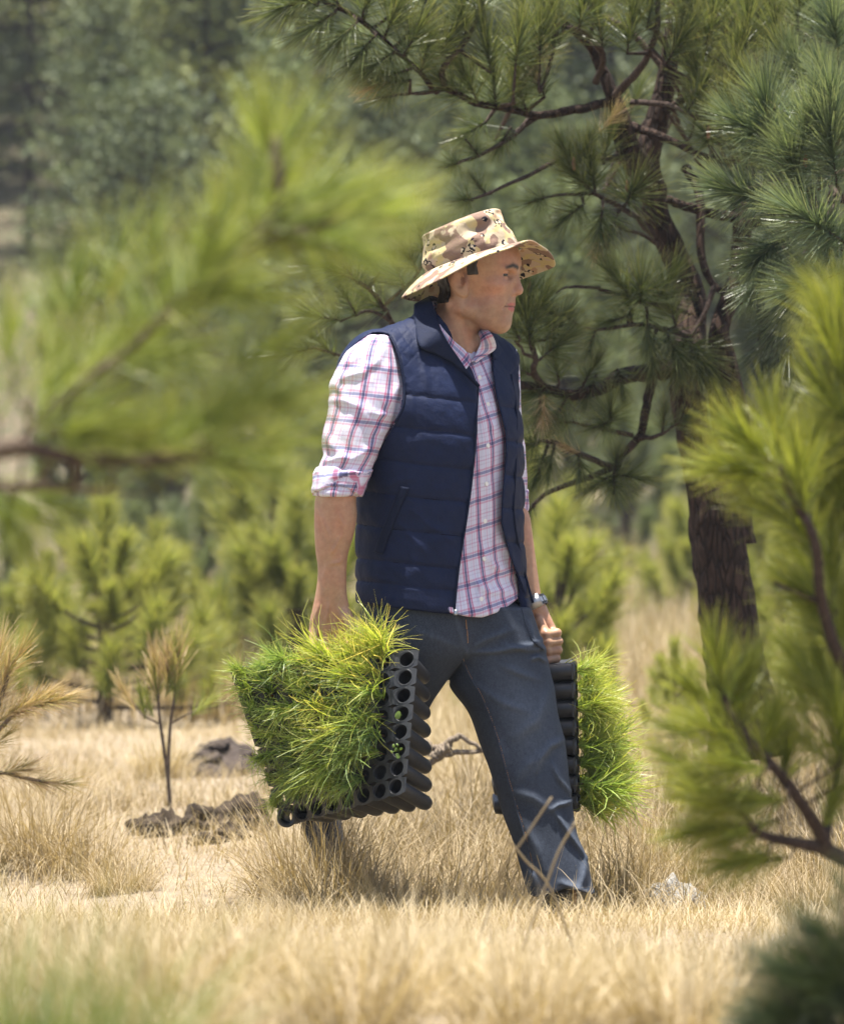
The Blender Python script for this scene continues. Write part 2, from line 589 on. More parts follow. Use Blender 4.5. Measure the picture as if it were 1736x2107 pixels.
M_STRAW = foliage_mat("dry_grass_blades", (.215, .16, .088), (.44, .355, .215), (.42, .35, .225), transl=.22, rough=.55, spec=.3, dry=.1)
M_STRAW2 = foliage_mat("brown_grass_blades", (.12, .086, .044), (.35, .272, .155), (.37, .295, .175), transl=.22, rough=.55, spec=.3, dry=.1)
M_GREENBLADE = foliage_mat("green_grass_blades", (.07, .10, .022), (.16, .19, .05), (.26, .24, .09), transl=.35, rough=.5, spec=.3, dry=.1)
M_GREENTUFT = foliage_mat("green_tuft_blades", (.035, .065, .012), (.095, .14, .030), (.18, .18, .06), transl=.35, rough=.5, spec=.3, dry=.1)
rg = np.random.default_rng(21)
def scatter(n, y0, y1, half, power=1.0, x0=0.0):
    y = y0 + (y1 - y0) * rg.uniform(0, 1, n) ** power
    x = rg.uniform(-1, 1, n) * (half[0] + (half[1] - half[0]) * (y - y0) / (y1 - y0)) + x0
    return x, y
parts = []
# foreground sward, in front of the crest
x, y = scatter(46000, 5.6, 9.55, (.80, 1.15), .9)
cl = vnoise(x * 3.2, y * 2.6, 0, 81)
keep = rg.uniform(0, 1, len(x)) < np.clip(.55 + .7 * cl, .12, 1)
keep &= ~((x > .25) & (y > 8.6) & (rg.uniform(0, 1, len(x)) < .55))
x, y, cl = x[keep], y[keep], cl[keep]
h = (.045 + .06 * rg.uniform(0, 1, len(x))) * (1 + .7 * np.clip(cl, 0, 1)) * np.clip((9.1 - y) * .75, .22, 1)
parts.append(blades(x, y, h, rg.uniform(.2, 1.35, len(x)), rg.uniform(.0016, .0036, len(x)), 3, rg) )
# crest: fine matted blades
x, y = scatter(12000, 9.1, 9.8, (1.08, 1.15))
parts.append(blades(x, y, rg.uniform(.02, .07, len(x)) * np.where(rg.uniform(0, 1, len(x)) < .08, 2.0, 1), rg.uniform(.5, 1.6, len(x)), rg.uniform(.001, .0026, len(x)), 3, rg, 1.2))
# litter: flat matted stalks over the bare places
x, y = scatter(42000, 7.2, 17.0, (.95, 2.0), 1.15)
parts.append(blades(x, y, rg.uniform(.02, .085, len(x)), rg.uniform(1.25, 1.75, len(x)), rg.uniform(.0012, .0032, len(x)), 2, rg, .25, z0=gz(x, y) + rg.uniform(.001, .012, len(x))))
V, Q, T, C = merge([(a, b, None, c) for a, b, c in parts])
o = link('dry_grass', mesh('dry_grass', V, Q, mat=M_STRAW, col=C)); tag(o, kind='stuff')
parts = []
# around and behind the man: long curling blades
x, y = scatter(30000, 9.72, 11.6, (1.10, 1.35))
cl = vnoise(x * 3.5, y * 3.5, 0, 83)
keep = rg.uniform(0, 1, len(x)) < np.clip(.6 + .8 * cl, .1, 1)
keep &= ~((x < -.30) & (y > 10.2) & (rg.uniform(0, 1, len(x)) < .85))
x, y, cl = x[keep], y[keep], cl[keep]
h = rg.uniform(.08, .26, len(x)) * (1 + .5 * np.clip(cl, 0, 1)) * np.where(x < -.30, .35, 1)
parts.append(blades(x, y, h, rg.uniform(.25, 1.7, len(x)), rg.uniform(.0014, .0030, len(x)), 5, rg, 1.5))
x, y = scatter(30000, 11.4, 17.0, (1.35, 2.0))
cl = vnoise(x * 2.0, y * 1.2, 0, 84)
keep = rg.uniform(0, 1, len(x)) < np.clip(.45 + .9 * cl, .06, 1)
x, y, cl = x[keep], y[keep], cl[keep]
h = rg.uniform(.05, .17, len(x)) * (1 + .9 * np.clip(cl, 0, 1)) * np.where(x > .1, 1.5, .45)
parts.append(blades(x, y, h, rg.uniform(.2, 1.4, len(x)), rg.uniform(.0025, .005, len(x)), 3, rg, 1.2))
x, y = scatter(16000, 17.0, 32.0, (2.0, 3.8))
h = rg.uniform(.10, .40, len(x)) * np.where(x > .1, 1.3, .9)
parts.append(blades(x, y, h, rg.uniform(.1, 1.0, len(x)), rg.uniform(.005, .010, len(x)), 2, rg, 1.0))
V, Q, T, C = merge([(a, b, None, c) for a, b, c in parts])
o = link('dry_grass', mesh('dry_grass', V, Q, mat=M_STRAW2, col=C)); tag(o, kind='stuff')
# tall tan grass rising behind the legs at the right
x, y = scatter(15000, 13.5, 25.0, (.75, 1.25), 1.0, .75)
h = rg.uniform(.12, .42, len(x)) * np.clip((y - 11.5) / 6, .4, 1)
a = blades(x, y, h, rg.uniform(.1, .9, len(x)), rg.uniform(.003, .006, len(x)), 3, rg, 1.0)
o = link('dry_grass', mesh('dry_grass', a[0], a[1], mat=M_STRAW, col=a[2])); tag(o, kind='stuff')
# greener grass far right behind the tree
x, y = scatter(4500, 20.0, 30.0, (1.2, 1.8), 1.0, 1.0)
h = rg.uniform(.10, .35, len(x))
a = blades(x, y, h, rg.uniform(.1, 1.0, len(x)), rg.uniform(.004, .009, len(x)), 2, rg, 1.0)
o = link('green_grass', mesh('green_grass', a[0], a[1], mat=M_GREENBLADE, col=a[2])); tag(o, kind='stuff')

# ------------------------------------------------------------------ grass tussocks (things)
def tussock_mesh(name, n, hgt, spread, rng, mat, segs=6, w=(.0016, .003), curl=1.7):
    r = spread * np.sqrt(rng.uniform(0, 1, n)); a = rng.uniform(0, 2 * math.pi, n)
    x, y = r * np.cos(a), r * np.sin(a)
    v, q, c = blades(x, y, rng.uniform(.45, 1.1, n) * hgt, rng.uniform(.15, 1.35, n), rng.uniform(*w, n), segs, rng, curl, z0=np.full(n, -.02), az=a + rng.normal(0, .7, n))
    return mesh(name, v, q, mat=mat, col=c)
rt = np.random.default_rng(4)
TS = [tussock_mesh('grass_tussock', 700, .30, .10, rt, M_STRAW2), tussock_mesh('grass_tussock', 600, .26, .13, rt, M_STRAW2),
      tussock_mesh('grass_tussock', 420, .24, .09, rt, M_STRAW, 4, (.002, .004), 1.1), tussock_mesh('grass_tussock', 900, .34, .14, rt, M_GREENTUFT, 4, (.0025, .0045), 1.0)]
TUSS = [
 (640, 10.35, 0, 1.25, "tall curling tan tussock in front of the raised rear shoe"),
 (705, 10.25, 1, 1.35, "dense curling tan tussock hiding the rear shin under the near tray"),
 (330, 6.2, 2, 1.0, "blurred pale tussock near the bottom edge, left of centre"),
 (720, 6.1, 2, 1.0, "blurred pale tussock at the bottom edge in the middle"),
 (1080, 6.2, 2, 1.05, "blurred pale tussock at the bottom edge under the front foot"),
 (1390, 6.3, 2, .95, "blurred pale tussock at the bottom edge near the dark corner bush"), # px, d, mesh, scale, label
 (660, 10.02, 0, 1.0, "curling tan grass tussock under the left end of the near seedling tray"),
 (745, 9.95, 1, 1.15, "broad curling tan grass tussock right below the near seedling tray"),
 (850, 10.0, 0, 1.05, "curling tan grass tussock between the near tray and the front trouser leg"),
 (940, 10.35, 1, 1.0, "brown grass tussock seen between the man's legs"),
 (1010, 9.84, 0, .62, "small curling tussock just left of the front foot"),
 (1285, 10.4, 1, 1.15, "brown grass tussock below the far seedling tray"),
 (1225, 10.2, 0, .95, "brown tussock to the right of the front trouser hem"),
 (1390, 10.7, 0, 1.1, "shaded brown tussock behind the grey stone"),
 (1490, 10.2, 1, 1.0, "dark dry tussock to the right of the grey stone"),
 (1610, 9.85, 1, .9, "sunlit tussock on the crest below the right foreground pine"),
 (1690, 9.75, 0, .8, "sunlit tussock at the right edge on the crest"),
 (70, 11.2, 0, 1.15, "olive grey tussock at the left edge under the reddish pine twigs"),
 (150, 11.0, 1, 1.0, "grey brown tussock right of the left edge under the reddish twigs"),
 (250, 10.6, 1, .62, "low tussock in front of the thin sapling"),
 (460, 18.5, 2, 1.9, "pale tussock in front of the dark bushes behind the earth mound"),
 (420, 18.0, 2, 1.7, "pale tussock right behind the thin sapling"),
 (330, 14.2, 2, .9, "small pale tussock left of the thin sapling's foot"),
 (15, 4.2, 3, .95, "blurred green tuft in the bottom left corner"),
 (80, 4.3, 3, .7, "blurred shorter green tuft beside the bottom left corner"),
 (200, 6.6, 2, .8, "blurred straw tussock in the lower left foreground"),
 (520, 6.8, 2, .85, "blurred straw tussock low in front left of the man"),
 (870, 6.7, 2, .95, "tall blurred straw tussock in the foreground below the man"),
 (1250, 6.6, 2, .8, "blurred straw tussock in the foreground below the far tray"),
 (1480, 6.8, 2, .8, "blurred straw tussock left of the dark corner bush"),
]
for k, (px, d, m, s, lab) in enumerate(TUSS):
    x = (px - CX) * d / FOC
    o = link('grass_tussock', TS[m])
    o.location = (x, d, float(gz(x, d)))
    o.rotation_euler = (0, 0, k * 1.7)
    o.scale = (s, s, s)
    tag(o, lab, 'grass tussock', 'dry grass tussocks around the clearing')
# ================================================================== NEEDLE TUFTS
def tuft_mesh(name, n, stem, nl, rng, mat, wid=.0016, a_tip=.15, a_base=1.15, segs=2, bend=.25, jit=.16, full=False, bud=True):
    """needles round a shoot along +Z (length stem); nl = needle length"""
    s = rng.uniform(0, 1, n) ** .8
    az = rng.uniform(0, 2 * math.pi, n)
    ang = a_base + (a_tip - a_base) * s ** 1.4 + rng.normal(0, jit, n)
    if full: ang = np.where(rng.uniform(0, 1, n) < .25, rng.uniform(1.0, 2.2, n), ang)
    L = nl * rng.uniform(.72, 1.08, n)
    rad = np.stack([np.cos(az), np.sin(az), 0 * az], 1)
    P0 = np.stack([0 * s, 0 * s, s * stem], 1)
    t = np.linspace(0, 1, segs + 1)
    rows = [P0]
    for i in range(segs):
        a = ang + bend * (t[i] - .3) * rng.normal(.4, .5, n)
        rows.append(rows[-1] + (L / segs)[:, None] * (np.sin(a)[:, None] * rad + np.cos(a)[:, None] * np.array([0, 0, 1.0])))
    rows = np.stack(rows, 1)                                  # n, m, 3
    side = unit(np.cross(rows[:, -1] - rows[:, 0], rng.normal(0, 1, (n, 3))))
    w = wid * rng.uniform(.8, 1.2, n)[:, None] * (1 - .7 * t[None] ** 2) / 2
    V = np.stack([rows - side[:, None] * w[..., None], rows + side[:, None] * w[..., None]], 2)
    m = segs + 1
    base = (np.arange(n) * m * 2)[:, None]; k = (np.arange(segs) * 2)[None]
    Q = np.stack([base + k, base + k + 1, base + k + 3, base + k + 2], -1).reshape(-1, 4)
    c = np.zeros((n, m, 2, 3)); c[..., 0] = rng.uniform(0, 1, n)[:, None, None]; c[..., 1] = t[None, :, None]; c[..., 2] = rng.uniform(0, 1, n)[:, None, None]
    return V.reshape(-1, 3), Q, c.reshape(-1, 3)

M_NEEDLE = foliage_mat("pine_needles", (0.038, 0.057, 0.017), (0.126, 0.164, 0.055), (0.209, 0.213, 0.091), transl=0.38, rough=.36, spec=.35, dry=.03)
M_NEEDLE_B = foliage_mat("bluish_pine_needles", (0.040, 0.070, 0.036), (0.134, 0.188, 0.100), (0.216, 0.249, 0.132), transl=0.36, rough=.34, spec=.5, dry=.02)
M_NEEDLE_Y = foliage_mat("bright_pine_needles", (0.073, 0.104, 0.010), (0.242, 0.283, 0.040), (0.307, 0.308, 0.080), transl=.45, rough=.42, spec=.4, dry=.03)
M_NEEDLE_YL = foliage_mat("blurred_near_needles", (0.078, 0.116, 0.019), (0.239, 0.296, 0.068), (0.312, 0.315, 0.110), transl=.42, rough=.5, spec=.25, dry=.04)
M_NEEDLE_SHADED = foliage_mat("shaded_pine_needles", (0.017, 0.032, 0.013), (0.046, 0.071, 0.029), (0.076, 0.092, 0.042), transl=.25, rough=.40, spec=.4, dry=.02)  # needle colour darkened to stand for foliage in shade
M_NEEDLE_DRY = foliage_mat("reddish_pine_needles", (0.24, 0.150, 0.075), (0.44, 0.38, 0.16), (0.52, 0.40, 0.26), transl=.30, rough=.45, spec=.4, dry=.3)
M_NEEDLE_YOUNG = foliage_mat("young_pine_needles", (0.098, 0.132, 0.030), (0.277, 0.316, 0.080), (0.349, 0.337, 0.117), transl=0.46, rough=.42, spec=.4, dry=.03)
M_NEEDLE_YOUNG2 = foliage_mat("grey_green_needles", (0.052, 0.076, 0.036), (0.144, 0.184, 0.089), (0.170, 0.198, 0.108), transl=0.42, rough=.42, spec=.4, dry=.02)
M_BARK = bark_mat("pine_bark", (.020, .013, .010), (.042, .026, .019), (.075, .047, .035))
M_TWIG = bark_mat("twig_bark", (.045, .032, .026), (.075, .052, .042), (.12, .09, .075), 3.0)
M_TWIG_L = bark_mat("pale_twig_bark", (.10, .075, .055), (.16, .12, .09), (.22, .17, .13), 3.0)
M_BUD = plain_mat("pine_bud", (.20, .09, .05), (.30, .15, .09), 120, .7, .3, .4)

rn = np.random.default_rng(33)
def bud_geo(stem):
    v, q, tr = tube(np.array([[0, 0, stem * .6], [0, 0, stem], [0, 0, stem + .012], [0, 0, stem + .022]]), [.0035, .0045, .0042, .0008], 6)
    return v, q, tr
TUFT = {}
def tufts(key, mat, k, **kw):
    out = []
    for i in range(k):
        v, q, c = tuft_mesh('needle_tuft', rng=rn, mat=mat, **kw)
        out.append(mesh('needle_tuft', v, q, mat=mat, col=c))
    TUFT[key] = out
tufts('main', M_NEEDLE, 6, n=215, stem=.085, nl=.120, wid=.0019)
tufts('mainfan', M_NEEDLE, 3, n=230, stem=.040, nl=.135, wid=.0019, full=True, a_base=1.5)
tufts('blue', M_NEEDLE_B, 3, n=560, stem=.13, nl=.125, wid=.0017, a_tip=.25, a_base=1.35)
tufts('near', M_NEEDLE_YL, 4, n=72, stem=.07, nl=.102, wid=.0021, a_tip=.2, a_base=.95)
tufts('nearR', M_NEEDLE_Y, 4, n=190, stem=.07, nl=.095, wid=.0016, a_tip=.2, a_base=.85)
tufts('dark', M_NEEDLE_SHADED, 2, n=320, stem=.10, nl=.14, wid=.0019, a_base=1.2)
tufts('dry', M_NEEDLE_DRY, 4, n=120, stem=.10, nl=.095, wid=.0013, a_tip=.2, a_base=.85, jit=.24)

M_NEEDLE_OLIVE = foliage_mat("turning_pine_needles", (.13, .13, .035), (.34, .30, .10), (.45, .28, .12), transl=.35, rough=.42, spec=.4, dry=.15)
tufts('drygreen', M_NEEDLE_OLIVE, 3, n=110, stem=.10, nl=.095, wid=.0013, a_tip=.2, a_base=.85, jit=.22)
def put_tuft(parent, key, P, d, s=1.0, label=None, origin=None):
    ms = TUFT[key]
    me = ms[int(rn.integers(len(ms)))]
    o = bpy.data.objects.new('needle_tuft', me)
    COL.objects.link(o)
    o.parent = parent
    fr = frame_from_z(d)
    a = rn.uniform(0, 2 * math.pi)
    rz = np.array([[math.cos(a), -math.sin(a), 0], [math.sin(a), math.cos(a), 0], [0, 0, 1]])
    off = np.array(parent.location)
    o.matrix_local = mat4(fr @ rz, np.asarray(P) - off, s)
    return o

class Limbs:
    """collects limb polylines in world space; nearest-point search for twigs"""
    def __init__(s, parent): s.parent = parent; s.pts = []
    def add(s, name, pts, r0, r1, mat, sides=8, n=8, rough=.06, record=True, wob=.0):
        P = catmull(np.asarray(pts, float), n)
        if wob:
            P = P + wob * np.stack([vnoise(np.arange(len(P)) * .45, np.full(len(P), 3.3 + k), 0, len(s.pts) + 7) for k in range(3)], 1)
        rad = np.linspace(r0, r1, len(P))
        v, q, tr = tube(P, rad, sides, rough=rough, rng=rn)
        o = link(name, mesh(name, v - np.array(s.parent.location), q, tr, mat=mat), s.parent)
        if record: s.pts.append(P)
        return o
    def nearest(s, p):
        A = np.concatenate(s.pts)
        return A[np.argmin(((A - p) ** 2).sum(1))]

def twig_bundle(L, ends, mat, name='twigs', r=.0045):
    """thin twigs joining tuft bases to the closest limb, as one mesh"""
    parts = []
    for P, d in ends:
        P = np.asarray(P, float); d = unit(d)
        q = L.nearest(P)
        near_ = np.linalg.norm(P - q) < .13
        mid = P - d * min(.22, .45 * np.linalg.norm(P - q)) + np.array([0, 0, -.02])
        C = catmull(np.array([q, (q + mid) / 2 + rn.normal(0, .012, 3), mid, P, P + d * .08]), 5)
        if near_: C = np.array([q, P, P + d * .06])
        v, k, tr = tube(C, np.linspace(r * 1.5, r * .55, len(C)), 5, rough=.1, rng=rn)
        parts.append((v - np.array(L.parent.location), k, tr, None))
    V, Q, T, C = merge(parts)
    return link(name, mesh(name, V, Q, T, mat=mat), L.parent)

def dirv(deg, dy=0.0):
    a = math.radians(deg)
    return np.array([math.cos(a), dy, math.sin(a)])

# ================================================================== THE BIG PINE
D0 = 12.0
base = W(1535, 1500, D0); base[2] = float(gz(base[0], D0)) - .02
pine = empty('pine_tree', base, "gnarled dark pine with a forked trunk and long needles right of the man", 'tree')
L = Limbs(pine)
def PW(a, b, d=0.0): return W(a, b, D0 + d)
def thick_trunk(name, pts, seed):
    """pts rows (px,py,dd,radius m): bark-lumped tube"""
    P = catmull(np.array([np.append(PW(a, b, c), r) for a, b, c, r in pts]), 10)
    C, rad = P[:, :3], P[:, 3]
    sides = 28
    v, q, tr = tube(C, rad, sides)
    n = len(C)
    vv = v[:n * sides].reshape(n, sides, 3)
    ctr = C[:, None]
    dirn = unit(vv - ctr)
    ang = np.linspace(0, 2 * math.pi, sides, endpoint=False)[None] + 0 * rad[:, None]
    s = np.cumsum(np.concatenate([[0], np.linalg.norm(np.diff(C, axis=0), axis=1)]))[:, None] + 0 * ang
    nz = vnoise(np.cos(ang) * 2.6, np.sin(ang) * 2.6, s * 9, seed) * .10 + vnoise(np.cos(ang) * 6, np.sin(ang) * 6, s * 22, seed + 1) * .09
    vv = vv + dirn * (nz * rad[:, None])[..., None]
    v[:n * sides] = vv.reshape(-1, 3)
    o = link(name, mesh(name, v - base, q, tr, mat=M_BARK), pine)
    L.pts.append(C)
    return o
thick_trunk('trunk', [(1540, 1560, 0, 0.1100), (1520, 1400, 0, 0.0862), (1500, 1290, 0, 0.0774), (1484, 1180, 0, 0.0757), (1470, 1060, 0, 0.0748), (1440, 960, 0, 0.0546), (1420, 850, 0, 0.0493), (1412, 770, 0, 0.0484), (1420, 690, .05, 0.0440),
                      (1418, 600, .1, 0.0396), (1385, 520, .1, 0.0378), (1352, 450, .1, 0.0378), (1342, 390, .1, 0.0370), (1330, 330, .1, 0.0352), (1352, 240, .1, 0.0308), (1372, 150, .1, 0.0264), (1385, 60, .1, 0.0229), (1392, -60, .1, 0.0194)], 301)
thick_trunk('trunk', [(1505, 1120, .03, 0.0660), (1500, 1000, .03, 0.0581), (1502, 900, .02, 0.0528), (1495, 810, .0, 0.0510), (1488, 745, -.02, 0.0396), (1478, 690, -.02, 0.0299), (1490, 640, 0, 0.0264), (1513, 575, .02, 0.0264), (1524, 510, .03, 0.0273), (1525, 450, .03, 0.0246), (1512, 405, .05, 0.0211), (1480, 380, .08, 0.0158)], 305)
thick_trunk('limb', [(1345, 400, .08, .040), (1318, 350, 0, .038), (1290, 300, -.05, .034), (1275, 240, -.08, .026), (1258, 195, -.1, .020), (1235, 140, -.1, .016), (1212, 95, -.12, .012), (1165, 50, -.15, .009)], 309)
LB = [ # name pts r0 r1
 ([(1265, 210, -.08), (1180, 225, -.15), (1110, 237, -.2), (1045, 222, -.28), (978, 210, -.32), (915, 182, -.36), (894, 187, -.36), (864, 150, -.4), (744, 45, -.5), (640, -12, -.6)], .012, .006),
 ([(896, 187, -.36), (850, 193, -.4), (808, 196, -.42)], .006, .003),
 ([(915, 181, -.36), (911, 140, -.4), (960, 80, -.4), (990, 10, -.4), (1000, -40, -.4)], .009, .005),
 ([(1090, 245, -.2), (1040, 290, -.26), (984, 321, -.33), (940, 336, -.36)], .007, .004),
 ([(1110, 238, -.2), (1062, 270, -.22), (1015, 305, -.28)], .006, .003),
 ([(1310, 330, -.02), (1230, 322, -.12), (1160, 325, -.2), (1085, 363, -.28), (972, 411, -.36)], .010, .004),
 ([(1260, 200, -.1), (1300, 160, -.2), (1335, 110, -.25), (1352, 50, -.3), (1350, -30, -.3)], .011, .007),
 ([(1225, 170, -.12), (1240, 120, -.2), (1205, 70, -.25), (1140, 45, -.3), (1100, -20, -.3)], .009, .005),
 ([(1300, 260, -.05), (1380, 290, -.15), (1440, 318, -.2), (1500, 330, -.3), (1560, 300, -.4)], .012, .006),
 ([(1300, 210, -.1), (1370, 215, -.2), (1420, 235, -.3), (1480, 250, -.35)], .008, .005),
 ([(1408, 345, .05), (1438, 400, 0), (1441, 519, -.04), (1455, 565, -.05), (1470, 590, -.06), (1512, 615, -.1), (1570, 640, -.2)], .013, .007),
 ([(1470, 590, -.06), (1450, 640, -.1), (1416, 697, -.14)], .008, .005),
 ([(1525, 450, .03), (1460, 440, 0), (1400, 420, -.04), (1370, 410, -.05)], .014, .012),
 ([(1520, 500, .03), (1560, 500, -.1), (1600, 520, -.2)], .008, .005),
 ([(1372, 761, 0), (1330, 766, -.05), (1278, 775, -.1), (1232, 800, -.15), (1180, 812, -.2), (1120, 800, -.25), (1070, 790, -.3)], .026, .011),
 ([(1345, 754, -.04), (1338, 790, -.06), (1331, 823, -.08), (1317, 892, -.1), (1278, 940, -.12), (1262, 979, -.13)], .015, .009),
 ([(1317, 903, -.1), (1345, 898, -.14), (1365, 892, -.16), (1382, 876, -.17)], .007, .003),
 ([(1262, 960, -.13), (1244, 956, -.14), (1186, 931, -.2), (1141, 910, -.25), (1108, 905, -.28)], .010, .005),
 ([(1255, 967, -.13), (1136, 1009, -.18), (1100, 1035, -.2), (1085, 1052, -.2)], .008, .004),
 ([(1300, 896, -.1), (1240, 884, -.15), (1177, 869, -.2)], .007, .004),
 ([(1120, 800, -.25), (1098, 770, -.3), (1102, 738, -.32), (1092, 700, -.32), (1087, 640, -.32)], .010, .005),
 ([(1102, 738, -.32), (1080, 728, -.34), (1060, 700, -.36)], .006, .004),
 ([(1232, 593, -.2), (1190, 589, -.25), (1160, 592, -.26), (1144, 603, -.26)], .0045, .003),
 ([(1410, 640, 0), (1360, 628, -.1), (1318, 622, -.18), (1232, 594, -.2)], .009, .005),
 ([(1416, 690, -.1), (1340, 672, -.16), (1304, 667, -.2), (1221, 678, -.24), (1147, 648, -.28)], .008, .003),
 ([(1340, 480, 0), (1300, 440, -.1), (1260, 418, -.16), (1221, 395, -.2), (1182, 356, -.24)], .009, .005),
 ([(1330, 450, 0), (1290, 415, -.12)], .007, .005),
 ([(1350, 500, 0), (1300, 475, -.1), (1246, 464, -.15)], .006, .004),
 ([(1221, 398, -.2), (1170, 400, -.24), (1117, 406, -.28)], .005, .003),
 ([(1385, 80, .1), (1440, 60, 0), (1500, 20, -.1), (1560, -20, -.2)], .012, .007),
 ([(1352, 240, .1), (1430, 190, 0), (1500, 160, -.15), (1570, 150, -.3), (1640, 160, -.4)], .012, .007),
 ([(1380, 100, .1), (1330, 40, 0), (1290, -20, -.1)], .010, .006),
 ([(1372, 150, .1), (1300, 70, .1), (1200, 10, .1), (1120, -40, .1)], .010, .006),
 ([(1560, 150, -.3), (1640, 90, -.4), (1720, 40, -.5), (1780, 0, -.5)], .008, .005),
 ([(1524, 470, .03), (1600, 440, -.3), (1660, 400, -.6), (1720, 360, -.8), (1800, 330, -.9)], .016, .009),
 ([(1640, 412, -.55), (1620, 350, -.7), (1595, 290, -.8)], .007, .005),
 ([(1690, 380, -.7), (1680, 320, -.85), (1650, 280, -.9)], .007, .005),
 ([(1700, 370, -.75), (1740, 420, -.9), (1760, 460, -.95)], .007, .005),
 ([(740, 580, -.5), (775, 610, -.4), (800, 650, -.35), (830, 700, -.3), (880, 760, -.25), (950, 800, -.25), (1080, 795, -.28)], .005, .010),
 ([(810, 665, -.34), (760, 640, -.4), (700, 660, -.45)], .005, .003),
 ([(820, 690, -.32), (760, 742, -.36), (700, 732, -.4), (640, 715, -.45)], .006, .003),
 ([(790, 630, -.38), (860, 560, -.4), (880, 500, -.4)], .005, .003),
]
for pts, r0, r1 in LB:
    L.add('branch', [PW(*p) for p in pts], r0 * 1.1, r1, M_TWIG if r0 < .012 else M_BARK, sides=8, n=6, rough=.10, wob=.0028)
